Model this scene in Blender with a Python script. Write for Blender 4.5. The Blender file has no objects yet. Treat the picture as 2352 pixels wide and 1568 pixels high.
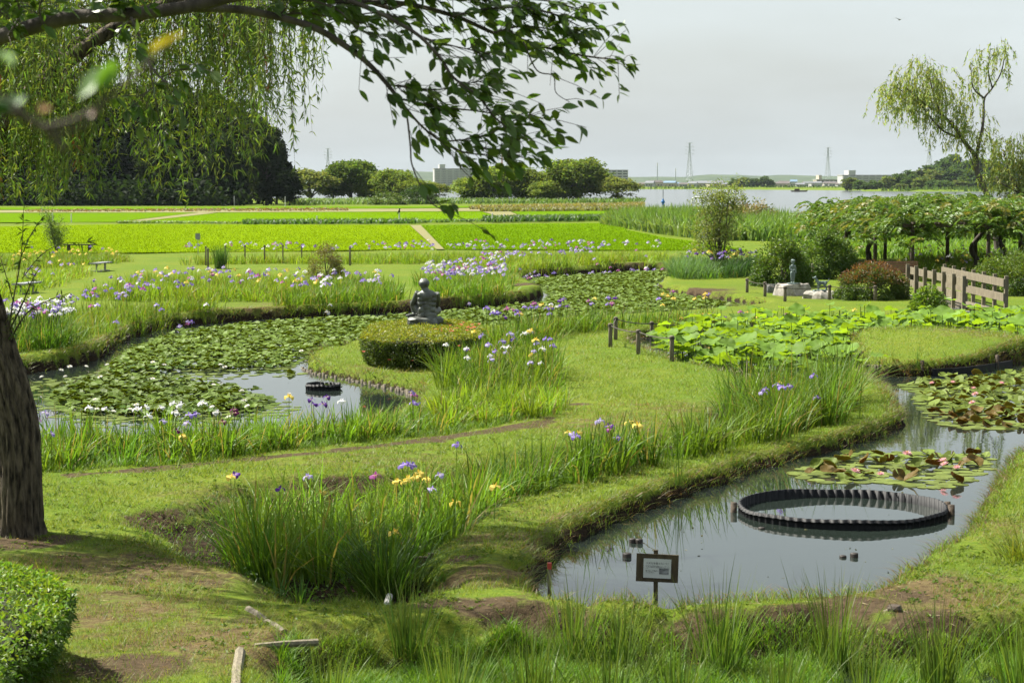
import bpy, math, random
import numpy as np
from mathutils import Vector, Matrix, Euler

# ---------------------------------------------------------------- camera, sky, sun, exposure
scene = bpy.context.scene
W_IMG, H_IMG, FPX = 1024, 682, 1991.0
CAM_Z = 4.3
HORIZON = 182.0
PITCH = math.atan((H_IMG / 2 - HORIZON) / FPX)
cam_data = bpy.data.cameras.new('camera')
cam_data.sensor_width = 36.0
cam_data.lens = FPX / W_IMG * 36.0
cam_data.clip_start = 0.1
cam_data.clip_end = 20000
cam_data.dof.use_dof = True
cam_data.dof.focus_distance = 48.0
cam_data.dof.aperture_fstop = 7.1
cam = bpy.data.objects.new('camera', cam_data)
scene.collection.objects.link(cam)
cam.location = (0, 0, CAM_Z)
cam.rotation_euler = (math.pi / 2 - PITCH, 0, 0)
scene.camera = cam

SUN_EL = math.radians(52)
SUN_AZ = math.atan2(-0.86, 0.51)            # compass-like: x = sin(az), y = cos(az): behind the scene, to the left
world = bpy.data.worlds.new('World')
scene.world = world
world.use_nodes = True
wn, wl = world.node_tree.nodes, world.node_tree.links
wn.clear()
w_out = wn.new('ShaderNodeOutputWorld')
w_bg = wn.new('ShaderNodeBackground')
w_sky = wn.new('ShaderNodeTexSky')
w_sky.sky_type = 'NISHITA'
w_sky.sun_disc = False
w_sky.sun_elevation = SUN_EL
w_sky.sun_rotation = SUN_AZ
w_sky.altitude = 0
w_sky.air_density = 1.3
w_sky.dust_density = 4.0
w_sky.ozone_density = 1.5
# a thin even veil of high cloud over the whole sky, streaked by noise
w_tc = wn.new('ShaderNodeTexCoord')
w_map = wn.new('ShaderNodeMapping')
w_map.inputs['Scale'].default_value = (1.2, 1.2, 5.0)
w_noise = wn.new('ShaderNodeTexNoise')
w_noise.inputs['Scale'].default_value = 1.8
w_noise.inputs['Detail'].default_value = 5.0
w_noise.inputs['Roughness'].default_value = 0.5
w_rmp = wn.new('ShaderNodeMapRange')
w_rmp.inputs['From Min'].default_value = 0.3
w_rmp.inputs['From Max'].default_value = 0.72
w_rmp.inputs['To Min'].default_value = 0.5
w_rmp.inputs['To Max'].default_value = 1.0
w_mix = wn.new('ShaderNodeMix')
w_mix.data_type = 'RGBA'
w_mix.inputs[7].default_value = (5.55, 6.15, 6.35, 1)
wl.new(w_tc.outputs['Generated'], w_map.inputs['Vector'])
wl.new(w_map.outputs[0], w_noise.inputs['Vector'])
wl.new(w_noise.outputs[0], w_rmp.inputs[0])
wl.new(w_rmp.outputs[0], w_mix.inputs[0])
wl.new(w_sky.outputs[0], w_mix.inputs[6])
wl.new(w_mix.outputs[2], w_bg.inputs['Color'])
w_bg.inputs['Strength'].default_value = 0.05
wl.new(w_bg.outputs[0], w_out.inputs['Surface'])

sun_data = bpy.data.lights.new('sun', 'SUN')
sun_data.energy = 5.0
sun_data.angle = math.radians(0.6)
sun_data.color = (1.0, 0.95, 0.85)
sun = bpy.data.objects.new('sun', sun_data)
scene.collection.objects.link(sun)
SUN_DIR = Vector((math.sin(SUN_AZ) * math.cos(SUN_EL), math.cos(SUN_AZ) * math.cos(SUN_EL), math.sin(SUN_EL)))
sun.rotation_euler = SUN_DIR.to_track_quat('Z', 'Y').to_euler()
sun.location = (-40, 40, 60)

scene.view_settings.view_transform = 'Standard'
scene.view_settings.look = 'None'
scene.view_settings.gamma = 1.0
scene.view_settings.exposure = 1.62
scene.view_settings.use_curve_mapping = False
scene.render.engine = 'CYCLES'
scene.cycles.use_denoising = True
scene.cycles.max_bounces = 8
scene.cycles.diffuse_bounces = 3
scene.cycles.transmission_bounces = 4
scene.cycles.glossy_bounces = 3
scene.cycles.volume_bounces = 0
scene.cycles.caustics_reflective = False
scene.cycles.caustics_refractive = False

# ---------------------------------------------------------------- helpers
rng = np.random.default_rng(11)
COL = scene.collection
DS = 2352.0 / 1024.0            # the photograph was measured on a 2352 px wide view
CP, SP = math.cos(PITCH), math.sin(PITCH)


def ray(x, y):
    a = (x / DS - W_IMG / 2) / FPX
    b = (H_IMG / 2 - y / DS) / FPX
    return a, CP + b * SP, b * CP - SP


def P(x, y, z=0.0):
    """Where the line of sight through (x, y) meets the level z."""
    a, f, u = ray(x, y)
    t = (z - CAM_Z) / u
    return np.array((a * t, f * t, z))


def PY(x, y, Y):
    """The point on the line of sight at the distance Y."""
    a, f, u = ray(x, y)
    t = Y / f
    return np.array((a * t, Y, CAM_Z + u * t))


def poly(pts, z=0.0):
    return np.array([P(p[0], p[1], p[2] if len(p) > 2 else z)[:2] for p in pts])


def inside(pl, q):
    x, y = q[:, 0], q[:, 1]
    c = np.zeros(len(q), bool)
    n = len(pl)
    for i in range(n):
        x1, y1 = pl[i]
        x2, y2 = pl[(i + 1) % n]
        if y1 == y2:
            continue
        k = ((y1 > y) != (y2 > y)) & (x < (x2 - x1) * (y - y1) / (y2 - y1) + x1)
        c ^= k
    return c


def sdf(pl, q, m=3.0):
    """signed distance to a polygon; anything farther than m from its box just gets 9"""
    lo, hi = pl.min(0) - m, pl.max(0) + m
    k = ((q > lo) & (q < hi)).all(1)
    out = np.full(len(q), 9.0)
    if k.any():
        out[k] = _sdf(pl, q[k])
    return out


def _sdf(pl, q):
    d2 = np.full(len(q), 1e18)
    n = len(pl)
    for i in range(n):
        a = pl[i]
        e = pl[(i + 1) % n] - a
        w = q - a
        t = np.clip((w @ e) / max(e @ e, 1e-9), 0, 1)
        r = w - t[:, None] * e
        d2 = np.minimum(d2, (r * r).sum(1))
    d = np.sqrt(d2)
    return np.where(inside(pl, q), -d, d)


def smooth_poly(pl, it=2):
    for _ in range(it):
        nx = np.roll(pl, -1, 0)
        pl = np.stack([pl * .75 + nx * .25, pl * .25 + nx * .75], 1).reshape(-1, 2)
    return pl


def sample(pl, n, r=rng):
    lo, hi = pl.min(0), pl.max(0)
    out = []
    got = 0
    for _ in range(60):
        q = r.uniform(lo, hi, (max(n * 2, 64), 2))
        q = q[inside(pl, q)]
        out.append(q)
        got += len(q)
        if got >= n:
            break
    return np.concatenate(out)[:n]


def area(pl):
    x, y = pl[:, 0], pl[:, 1]
    return abs((x * np.roll(y, -1) - y * np.roll(x, -1)).sum()) / 2


def _hash(ix, iy, s):
    h = (ix.astype(np.int64) * 374761393 + iy.astype(np.int64) * 668265263 + s * 974634777) & 0x7fffffff
    h = ((h ^ (h >> 13)) * 1274126177) & 0x7fffffff
    return ((h ^ (h >> 16)) & 0xffff) / 65535.0


def vnoise(x, y, sc, s=0):
    """value noise, 0..1"""
    x, y = np.asarray(x) / sc, np.asarray(y) / sc
    ix, iy = np.floor(x), np.floor(y)
    fx, fy = x - ix, y - iy
    fx, fy = fx * fx * (3 - 2 * fx), fy * fy * (3 - 2 * fy)
    ix, iy = ix.astype(np.int64), iy.astype(np.int64)
    a, b = _hash(ix, iy, s), _hash(ix + 1, iy, s)
    c, d = _hash(ix, iy + 1, s), _hash(ix + 1, iy + 1, s)
    return (a * (1 - fx) + b * fx) * (1 - fy) + (c * (1 - fx) + d * fx) * fy


def sstep(a, b, x):
    t = np.clip((x - a) / (b - a), 0, 1)
    return t * t * (3 - 2 * t)


class Geo:
    """collects triangles with a colour per vertex"""
    def __init__(self):
        self.v, self.f, self.c, self.m, self.n = [], [], [], [], 0

    def add(self, v, f, c=(1, 1, 1), m=0):
        v = np.asarray(v, float).reshape(-1, 3)
        f = np.asarray(f, int).reshape(-1, 3)
        c = np.asarray(c, float)
        if c.ndim == 1:
            c = np.tile(c, (len(v), 1))
        self.v.append(v)
        self.f.append(f + self.n)
        self.c.append(c)
        self.m.append(np.full(len(f), m, int))
        self.n += len(v)
        return self

    def mesh(self, name, mats, smooth=False):
        me = bpy.data.meshes.new(name)
        v, f, c, m = np.concatenate(self.v), np.concatenate(self.f), np.concatenate(self.c), np.concatenate(self.m)
        me.vertices.add(len(v))
        me.vertices.foreach_set('co', v.astype(np.float32).ravel())
        me.loops.add(len(f) * 3)
        me.loops.foreach_set('vertex_index', f.astype(np.int32).ravel())
        me.polygons.add(len(f))
        me.polygons.foreach_set('loop_start', np.arange(0, len(f) * 3, 3, dtype=np.int32))
        me.polygons.foreach_set('material_index', m.astype(np.int32))
        me.polygons.foreach_set('use_smooth', np.full(len(f), smooth))
        at = me.color_attributes.new('col', 'FLOAT_COLOR', 'POINT')
        at.data.foreach_set('color', np.concatenate([c, np.ones((len(c), 1))], 1).astype(np.float32).ravel())
        for x in (mats if isinstance(mats, (list, tuple)) else [mats]):
            me.materials.append(x)
        me.update(calc_edges=True)
        return me


def link(name, me, parent=None, loc=(0, 0, 0), rot=(0, 0, 0), sc=1.0):
    o = bpy.data.objects.new(name, me)
    COL.objects.link(o)
    if parent is not None:
        o.parent = parent
    o.location = loc
    o.rotation_euler = rot
    o.scale = (sc, sc, sc) if np.isscalar(sc) else sc
    return o


def tag(o, label=None, cat=None, group=None, kind=None):
    for k, v in (('label', label), ('category', cat), ('group', group), ('kind', kind)):
        if v:
            o[k] = v
    return o


def thing(name, label, cat, loc=(0, 0, 0), rz=0.0, group=None):
    return tag(link(name, None, None, loc, (0, 0, rz)), label, cat, group)


def box_arr(x0, x1, y0, y1, z0, z1):
    v = [(x, y, z) for x in (x0, x1) for y in (y0, y1) for z in (z0, z1)]
    q = [(0, 1, 3, 2), (4, 6, 7, 5), (0, 4, 5, 1), (2, 3, 7, 6), (0, 2, 6, 4), (1, 5, 7, 3)]
    f = [t for a, b, c, d in q for t in ((a, b, c), (a, c, d))]
    return np.array(v, float), np.array(f)


def tube_arr(pts, rad, n=8, cap=True, wob=0.0, r=rng):
    pts = np.asarray(pts, float)
    rad = np.broadcast_to(np.asarray(rad, float), (len(pts),))
    tan = np.gradient(pts, axis=0)
    tan /= np.linalg.norm(tan, axis=1)[:, None] + 1e-9
    up = np.array((0, 0, 1.0)) if abs(tan[0][2]) < .9 else np.array((1.0, 0, 0))
    a = np.linspace(0, 2 * math.pi, n, endpoint=False)
    V = []
    u = np.cross(tan[0], up)
    for p, t, rr in zip(pts, tan, rad):
        u = u - t * (u @ t)
        u /= np.linalg.norm(u) + 1e-9
        w = np.cross(t, u)
        k = rr * (1 + (r.uniform(-wob, wob, n) if wob else 0))
        V.append(p + (np.cos(a) * k)[:, None] * u + (np.sin(a) * k)[:, None] * w)
    V = np.concatenate(V)
    F = []
    for i in range(len(pts) - 1):
        for j in range(n):
            p, q = i * n + j, i * n + (j + 1) % n
            F += [(p, q, q + n), (p, q + n, p + n)]
    if cap:
        k = len(V)
        V = np.concatenate([V, pts[:1], pts[-1:]])
        b = (len(pts) - 1) * n
        for j in range(n):
            F.append((k, (j + 1) % n, j))
            F.append((k + 1, b + j, b + (j + 1) % n))
    return V, np.array(F)


def ellipsoid_arr(c, r, rot=None, nu=14, nv=9):
    V, F = [], []
    for i in range(nv + 1):
        th = math.pi * i / nv
        for j in range(nu):
            ph = 2 * math.pi * j / nu
            V.append((r[0] * math.sin(th) * math.cos(ph), r[1] * math.sin(th) * math.sin(ph), r[2] * math.cos(th)))
    V = np.array(V)
    if rot is not None:
        V = V @ np.array(Euler(rot).to_matrix()).T
    for i in range(nv):
        for j in range(nu):
            a, b = i * nu + j, i * nu + (j + 1) % nu
            F += [(a, a + nu, b + nu), (a, b + nu, b)]
    return V + np.asarray(c), np.array(F)


def spline(pts, n=6):
    pts = np.asarray(pts, float)
    q = np.vstack([2 * pts[0] - pts[1], pts, 2 * pts[-1] - pts[-2]])
    out = []
    for i in range(1, len(q) - 2):
        for t in np.linspace(0, 1, n, endpoint=False):
            a, b, c, d = q[i - 1], q[i], q[i + 1], q[i + 2]
            out.append(.5 * (2 * b + (c - a) * t + (2 * a - 5 * b + 4 * c - d) * t * t + (3 * b - a - 3 * c + d) * t ** 3))
    out.append(pts[-1])
    return np.array(out)


def blades(pos, h, w, az=None, lean=0.2, bend=0.3, col=(1, 1, 1), seg=3, r=rng, tip=None):
    """grass blades / sword leaves: pos (N,3); every other argument a scalar or (N,)"""
    pos = np.asarray(pos, float)
    N = len(pos)
    bc = lambda a: np.broadcast_to(np.asarray(a, float), (N,))
    h, w, lean, bend = bc(h), bc(w), bc(lean), bc(bend)
    az = r.uniform(0, 2 * math.pi, N) if az is None else bc(az)
    d = np.stack([np.cos(az), np.sin(az), np.zeros(N)], 1)
    sa = az + math.pi / 2 + r.uniform(-.9, .9, N)
    s = np.stack([np.cos(sa), np.sin(sa), np.zeros(N)], 1)
    col = np.asarray(col, float)
    if col.ndim == 1:
        col = np.tile(col, (N, 1))
    rows = []
    cols = []
    for k in range(seg + 1):
        t = k / seg
        c = pos + d * ((lean * t + bend * t * t) * h)[:, None]
        c[:, 2] += h * (t - .45 * bend * t ** 2.5)
        ww = w * (.75 + .6 * t - 1.35 * t * t) * .5
        cc = col if tip is None else col * (1 - t ** 2) + np.asarray(tip) * t ** 2
        if k < seg:
            rows += [c - s * ww[:, None], c + s * ww[:, None]]
            cols += [cc, cc]
        else:
            rows.append(c)
            cols.append(cc)
    V = np.stack(rows, 1)
    n = V.shape[1]
    F = []
    for k in range(seg - 1):
        a = 2 * k
        F += [(a, a + 1, a + 3), (a, a + 3, a + 2)]
    F.append((2 * seg - 2, 2 * seg - 1, 2 * seg))
    F = np.array(F)
    F = (np.arange(N)[:, None, None] * n + F[None]).reshape(-1, 3)
    return V.reshape(-1, 3), F, np.stack(cols, 1).reshape(-1, 3)


def unit(a):
    return a / (np.linalg.norm(a, axis=-1, keepdims=True) + 1e-9)


def leaves(pos, d, L, Wd, col=(1, 1, 1), r=rng, droop=0.15, wide=.45):
    """pointed leaves from pos along d: a folded diamond of two triangles each"""
    pos, d = np.asarray(pos, float), unit(np.asarray(d, float))
    N = len(pos)
    L, Wd = np.broadcast_to(L, (N,)), np.broadcast_to(Wd, (N,))
    s = unit(np.cross(d, r.normal(size=(N, 3)) * .7 + np.array((0, 0, 1.0))))
    up = np.cross(s, d)
    mid = pos + d * (L * wide)[:, None]
    v = np.stack([pos, mid - s * (Wd / 2)[:, None] + up * (Wd * .12)[:, None],
                  pos + d * L[:, None] - np.array((0, 0, 1.0)) * (droop * L)[:, None],
                  mid + s * (Wd / 2)[:, None] + up * (Wd * .12)[:, None]], 1)
    F = (np.arange(N)[:, None, None] * 4 + np.array([(0, 1, 2), (0, 2, 3)])[None]).reshape(-1, 3)
    col = np.asarray(col, float)
    if col.ndim == 1:
        col = np.tile(col, (N, 1))
    return v.reshape(-1, 3), F, np.repeat(col, 4, 0)


def tint(base, N, var=.25, hue=.12, r=rng):
    c = np.tile(np.asarray(base, float), (N, 1)) * (1 + r.uniform(-var, var, (N, 1)))
    c[:, 0] *= 1 + r.uniform(-hue, hue * 1.6, N)
    return c


# ---------------------------------------------------------------- materials
def new_mat(name):
    m = bpy.data.materials.new(name)
    m.use_nodes = True
    nt = m.node_tree
    nt.nodes.clear()
    out = nt.nodes.new('ShaderNodeOutputMaterial')
    return m, nt, out


def nd(nt, typ, **kw):
    n = nt.nodes.new(typ)
    for k, v in kw.items():
        if k in n.inputs:
            n.inputs[k].default_value = v
        else:
            setattr(n, k, v)
    return n


def leaf_mat(name, trans=.4, rough=.5, spec=.35, tgain=(1.25, 1.2, .6)):
    """two-sided leaf: colour from the mesh, part of the light passes through"""
    m, nt, out = new_mat(name)
    at = nd(nt, 'ShaderNodeAttribute', attribute_name='col')
    oi = nd(nt, 'ShaderNodeObjectInfo')
    hs = nd(nt, 'ShaderNodeHueSaturation')
    mr = nd(nt, 'ShaderNodeMapRange')
    mr.inputs['To Min'].default_value = .62
    mr.inputs['To Max'].default_value = .90
    nt.links.new(oi.outputs['Random'], mr.inputs[0])
    nt.links.new(mr.outputs[0], hs.inputs['Value'])
    nt.links.new(at.outputs['Color'], hs.inputs['Color'])
    pb = nd(nt, 'ShaderNodeBsdfPrincipled', Roughness=rough)
    pb.inputs['Specular IOR Level'].default_value = spec
    nt.links.new(hs.outputs[0], pb.inputs['Base Color'])
    mul = nd(nt, 'ShaderNodeMix', data_type='RGBA', blend_type='MULTIPLY')
    mul.inputs[0].default_value = 1
    mul.inputs[7].default_value = (*tgain, 1)
    nt.links.new(hs.outputs[0], mul.inputs[6])
    tr = nd(nt, 'ShaderNodeBsdfTranslucent')
    nt.links.new(mul.outputs[2], tr.inputs['Color'])
    mx = nd(nt, 'ShaderNodeMixShader', Fac=trans)
    nt.links.new(pb.outputs[0], mx.inputs[1])
    nt.links.new(tr.outputs[0], mx.inputs[2])
    nt.links.new(mx.outputs[0], out.inputs['Surface'])
    return m


def solid_mat(name, c1, c2=None, scale=6.0, rough=.7, bump=0.0, stretch=(1, 1, 1), spec=.3, metal=0.0, detail=6, contrast=(.35, .65), usecol=False, bdist=.03):
    c1, c2 = tuple(x * .76 for x in c1), tuple(x * .76 for x in (c2 or c1))
    m, nt, out = new_mat(name)
    pb = nd(nt, 'ShaderNodeBsdfPrincipled', Roughness=rough, Metallic=metal)
    pb.inputs['Specular IOR Level'].default_value = spec
    tc = nd(nt, 'ShaderNodeTexCoord')
    mp = nd(nt, 'ShaderNodeMapping')
    mp.inputs['Scale'].default_value = stretch
    nz = nd(nt, 'ShaderNodeTexNoise', Scale=scale, Detail=detail)
    nz.inputs['Roughness'].default_value = .6
    nt.links.new(tc.outputs['Object'], mp.inputs[0])
    nt.links.new(mp.outputs[0], nz.inputs['Vector'])
    cr = nd(nt, 'ShaderNodeMapRange')
    cr.inputs['From Min'].default_value, cr.inputs['From Max'].default_value = contrast
    nt.links.new(nz.outputs[0], cr.inputs[0])
    mx = nd(nt, 'ShaderNodeMix', data_type='RGBA')
    mx.inputs[6].default_value = (*c1, 1)
    mx.inputs[7].default_value = (*(c2 or c1), 1)
    nt.links.new(cr.outputs[0], mx.inputs[0])
    src = mx.outputs[2]
    if usecol:
        at = nd(nt, 'ShaderNodeAttribute', attribute_name='col')
        ml = nd(nt, 'ShaderNodeMix', data_type='RGBA', blend_type='MULTIPLY')
        ml.inputs[0].default_value = 1
        nt.links.new(src, ml.inputs[6])
        nt.links.new(at.outputs['Color'], ml.inputs[7])
        src = ml.outputs[2]
    nt.links.new(src, pb.inputs['Base Color'])
    if bump:
        bp = nd(nt, 'ShaderNodeBump', Strength=bump)
        bp.inputs['Distance'].default_value = bdist
        nt.links.new(nz.outputs[0], bp.inputs['Height'])
        nt.links.new(bp.outputs[0], pb.inputs['Normal'])
    nt.links.new(pb.outputs[0], out.inputs['Surface'])
    return m


def water_mat(name, base, scale, strength, rough=.02, stretch=(1, 1, 1)):
    m, nt, out = new_mat(name)
    pb = nd(nt, 'ShaderNodeBsdfPrincipled', Roughness=rough, IOR=1.33)
    pb.inputs['Base Color'].default_value = (*base, 1)
    pb.inputs['Specular IOR Level'].default_value = .5
    tc = nd(nt, 'ShaderNodeTexCoord')
    mp = nd(nt, 'ShaderNodeMapping')
    mp.inputs['Scale'].default_value = stretch
    nz = nd(nt, 'ShaderNodeTexNoise', Scale=scale, Detail=3.0)
    bp = nd(nt, 'ShaderNodeBump', Strength=strength)
    bp.inputs['Distance'].default_value = .02
    nt.links.new(tc.outputs['Object'], mp.inputs[0])
    nt.links.new(mp.outputs[0], nz.inputs['Vector'])
    nt.links.new(nz.outputs[0], bp.inputs['Height'])
    nt.links.new(bp.outputs[0], pb.inputs['Normal'])
    nt.links.new(pb.outputs[0], out.inputs['Surface'])
    return m


M_LEAF = leaf_mat('leaf_soft', .40)
M_LEAF_GLOSSY = leaf_mat('leaf_glossy', .42, .55, .14)
M_BLADE = leaf_mat('blade', .42, .5, .2)
M_RICE_BLADE = leaf_mat('rice_blade', .42, .9, .0, (1.2, 1.15, .4))
M_PETAL = leaf_mat('petal', .35, .6, .2, (1.1, 1.1, 1.1))
M_FAR = leaf_mat('far_foliage', .45, .7, .1)
M_BARK = solid_mat('bark_dark', (.035, .027, .02), (.10, .085, .065), 9, .9, 1.0, (1, 1, .22))
M_BARK2 = solid_mat('bark_grey', (.06, .05, .04), (.15, .13, .105), 7, .9, .8, (1, 1, .25))
M_TWIG = solid_mat('twig', (.05, .038, .028), (.10, .08, .06), 12, .85)
M_WOOD = solid_mat('weathered_wood', (.115, .098, .066), (.265, .228, .155), 5, .8, .3, (6, 6, .7))
M_WOOD_D = solid_mat('dark_wood', (.035, .026, .018), (.09, .065, .042), 8, .8, .4, (3, 1, 3))
M_POST = solid_mat('post_wood', (.11, .09, .06), (.22, .19, .14), 10, .85, .4, (3, 3, .6))
M_ROPE = solid_mat('rope', (.05, .042, .035), (.10, .085, .07), 60, .9)
M_BRONZE = solid_mat('bronze_patina', (.050, .052, .043), (.135, .152, .13), 5, .5, .25, (1, 1, .6), .5, .25)
M_BRONZE_L = solid_mat('bronze_verdigris', (.10, .14, .13), (.17, .23, .215), 7, .6, .2, (1, 1, .6), .4, .1)
M_ROCK = solid_mat('pale_rock', (.22, .20, .165), (.46, .43, .38), 4, .85, .8)
M_ROCK_D = solid_mat('dark_rock', (.10, .105, .10), (.19, .19, .18), 6, .85, .7)
M_PLASTIC = solid_mat('black_plastic', (.006, .0065, .008), (.013, .014, .016), 8, .6, 0, (1, 1, 1), .2)
M_WHITE = solid_mat('white_paint', (.62, .62, .60), (.75, .75, .73), 8, .6)
M_GREY = solid_mat('grey_metal', (.22, .23, .24), (.30, .31, .32), 8, .5)
M_CONC = solid_mat('concrete', (.30, .29, .27), (.42, .41, .39), 9, .85, .2)
M_STEEL = solid_mat('galvanised_steel', (.42, .45, .48), (.5, .53, .56), 2, .6)
M_POND = water_mat('pond_water', (.012, .017, .014), 2.2, .05)
M_LAKE = water_mat('lake_water', (.07, .08, .08), .25, .5, .12, (1, .4, 1))

# ---------------------------------------------------------------- the lie of the land
WATER_Z = -0.22
RING_Z = -0.20
POND_LILY = smooth_poly(poly([(-260, 900), (-60, 872), (60, 860), (130, 850), (215, 830), (262, 806), (310, 778), (380, 755), (480, 741), (600, 733),
    (760, 725), (840, 721), (930, 717), (1030, 711), (1150, 700), (1240, 688), (1252, 676), (1235, 664), (1205, 648), (1200, 638), (1250, 633),
    (1340, 630), (1400, 624), (1460, 620), (1532, 618), (1552, 628), (1515, 645), (1505, 662), (1560, 674), (1640, 684), (1700, 694), (1750, 703),
    (1690, 712), (1560, 722), (1400, 734), (1260, 746), (1180, 758), (1080, 765), (960, 776), (840, 792), (760, 808), (695, 828),
    (692, 842), (715, 857), (800, 872), (860, 884), (930, 899), (952, 912), (930, 926, -.1), (870, 944, -.05), (760, 966, -.05), (640, 980, -.05), (500, 990, -.05),
    (300, 998, -.05), (100, 1004, -.05), (-80, 1008, -.05), (-260, 1008, -.05)], -.22), 1)
FAR_BANK = poly([(-260, 900), (-60, 872), (60, 860), (130, 850), (215, 830), (262, 806), (310, 778), (380, 755), (480, 741), (600, 733), (760, 725), (930, 717), (1150, 700), (1240, 688), (1252, 676), (1205, 648), (1250, 633), (1400, 624), (1532, 618)], -.22)
POND_RING = smooth_poly(poly([(1262, 1345), (1268, 1300), (1300, 1255), (1370, 1225), (1450, 1190), (1560, 1150), (1660, 1115), (1760, 1082), (1850, 1057),
    (1940, 1032), (2020, 1010), (2072, 990), (2087, 965), (2080, 940), (2062, 920), (2040, 900), (2005, 880), (1975, 868), (1990, 858), (2060, 864), (2150, 864),
    (2250, 855), (2300, 847), (2352, 832), (2480, 800), (2700, 800), (2700, 960), (2420, 1030), (2330, 1045), (2292, 1062), (2280, 1110), (2262, 1135), (2225, 1190),
    (2200, 1230), (2120, 1262, -.12), (2050, 1312, -.1), (1985, 1350, -.05), (1950, 1370, -.05), (1800, 1388, -.05), (1650, 1395, -.05), (1500, 1395, -.05), (1380, 1390, -.05), (1275, 1378, -.08)], -.2), 1)
POND_LOTUS = smooth_poly(poly([(1452, 782), (1520, 770), (1640, 752), (1800, 748), (1900, 742), (2100, 734), (2352, 728), (2600, 726), (2600, 800), (2420, 800),
    (2330, 792), (2260, 780), (2100, 770), (2010, 778), (1935, 802), (1950, 835), (1985, 858), (1960, 872), (1880, 890), (1790, 896), (1650, 868), (1550, 840), (1480, 812)], -.2), 1)
DITCH_IRIS = smooth_poly(poly([(290, 1190), (450, 1165), (530, 1120), (640, 1112), (850, 1105), (1050, 1095), (1150, 1062), (1250, 1040), (1380, 1030), (1500, 1005),
    (1600, 975), (1690, 915), (1760, 895), (1900, 875), (1965, 885), (1975, 920), (1950, 965), (1870, 995), (1750, 1025), (1600, 1052), (1450, 1078), (1300, 1125),
    (1180, 1165), (1090, 1225), (1000, 1290), (1035, 1335), (1000, 1380), (850, 1408), (700, 1400), (600, 1362), (430, 1292), (300, 1232)], -.1), 1)
DITCH_FRONT = smooth_poly(poly([(600, 1520), (660, 1482), (800, 1470), (960, 1470), (1100, 1465), (1240, 1440), (1400, 1432), (1600, 1440), (1780, 1445), (1880, 1430), (1960, 1442),
    (2100, 1465), (2260, 1440), (2500, 1440), (2700, 1800), (620, 1800)], -.15), 1)
DITCH_STRIP = smooth_poly(poly([(-150, 1085), (130, 1077), (400, 1062), (600, 1038), (740, 1018), (1000, 990), (1200, 958), (1300, 930), (1310, 890), (1260, 850), (1100, 872), (1020, 905),
    (960, 930), (850, 960), (700, 985), (500, 1010), (100, 1028), (-150, 1030)], 0), 1)
LAKE = np.array([(-3000, 560), (-60, 545), (10, 500), (26, 400), (27, 280), (26, 235), (27, 200), (30, 168), (40, 160), (70, 155), (160, 150), (3000, 140), (3000, 1120), (700, 1060), (215, 1040), (190, 1085), (215, 1150), (120, 1400), (-3000, 1380)], float)
PATH_POLY = poly([(130, 1086), (300, 1070), (600, 1046), (900, 1014), (1120, 980), (1260, 952), (1300, 955), (1130, 992), (900, 1026), (600, 1058), (300, 1088), (140, 1098)])
ISLE = [(2130, 800, 2.6, .38), (2230, 800, 2.2, .16)]          # low mound between lotus and red lilies
SOIL = [(330, 1320, 1.0, .5), (470, 1340, .9, .5), (250, 1265, .8, .42), (200, 1330, .8, .42), (400, 1400, .8, .36), (560, 1360, .6, .35), (300, 1540, .8, 1.0), (120, 1230, .55, .9), (40, 1235, .8, .9), (560, 1430, .7, .55), (1000, 1340, .55, 1.0), (1060, 1290, .4, .75),
        (1130, 1400, .7, .85), (1220, 1405, .6, .8), (1010, 1390, .5, .7), (1320, 1410, .5, .9), (1650, 1425, .7, .9), (1800, 1425, .6, .9), (1960, 1395, .6, .9), (2080, 1375, .6, .75), (2230, 1430, .5, .6), (2180, 1330, .7, .4), (2300, 1260, .6, .35), (350, 1175, .5, 1.0), (1400, 1425, .6, 1.0), (1500, 1428, .6, 1.0), (1580, 1425, .6, 1.0), (1720, 1432, .6, 1.0), (1880, 1418, .6, 1.0), (1270, 1420, .6, .9), (2150, 1425, .7, .9), (700, 1470, .5, .8), (850, 1455, .6, .5), (1640, 1436, .5, 1.0), (1800, 1440, .5, 1.0), (1960, 1432, .5, 1.0), (2050, 1440, .5, 1.0), (470, 1170, .5, .9),
        (1490, 985, .7, .6), (1330, 925, .5, .7), (960, 905, 1.2, .3), (1500, 1000, .8, .4), (2280, 780, 1.6, .45), (2060, 845, .9, .7), (1180, 660, 2.2, .85), (1240, 690, 2.0, .9), (1010, 700, 2.5, .8), (870, 712, 2.5, .7),
        (1600, 665, 2.2, .9), (1660, 672, 1.5, .6), (1290, 622, 3.0, .6), (1480, 612, 3.5, .7), (2150, 722, 1.5, .6), (2000, 720, 2.5, .5), (2100, 725, 2.0, .6), (750, 580, 5, .3), (290, 575, 3, .9), (150, 620, 2, .6), (2260, 712, .9, .9), (2250, 722, .9, 1.0)]
DRY = [(400, 1300, 2.2, .75), (250, 1400, 1.6, .7), (480, 1480, 1.5, .8), (150, 1290, 1.3, .8), (700, 1120, 1.6, .6), (1150, 1250, .9, .8), (1120, 1330, .8, .9), (1700, 1110, 1.2, .5), (2150, 1360, 1.4, .9), (2300, 1200, 1.2, .6), (500, 1130, 1.5, .5), (1150, 1110, 2, .5), (1400, 970, 2.5, .55), (1600, 935, 2.5, .5), (850, 1060, 2.5, .5), (2200, 1300, 1.5, .3), (1250, 1200, 1.5, .4), (2230, 800, 2.0, .6), (870, 845, 2.5, .5), (560, 715, 3, .6), (640, 700, 3, .5), (1300, 800, 3, .25), (1900, 680, 4, .4), (1750, 660, 4, .4), (850, 600, 6, .4)]


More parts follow.
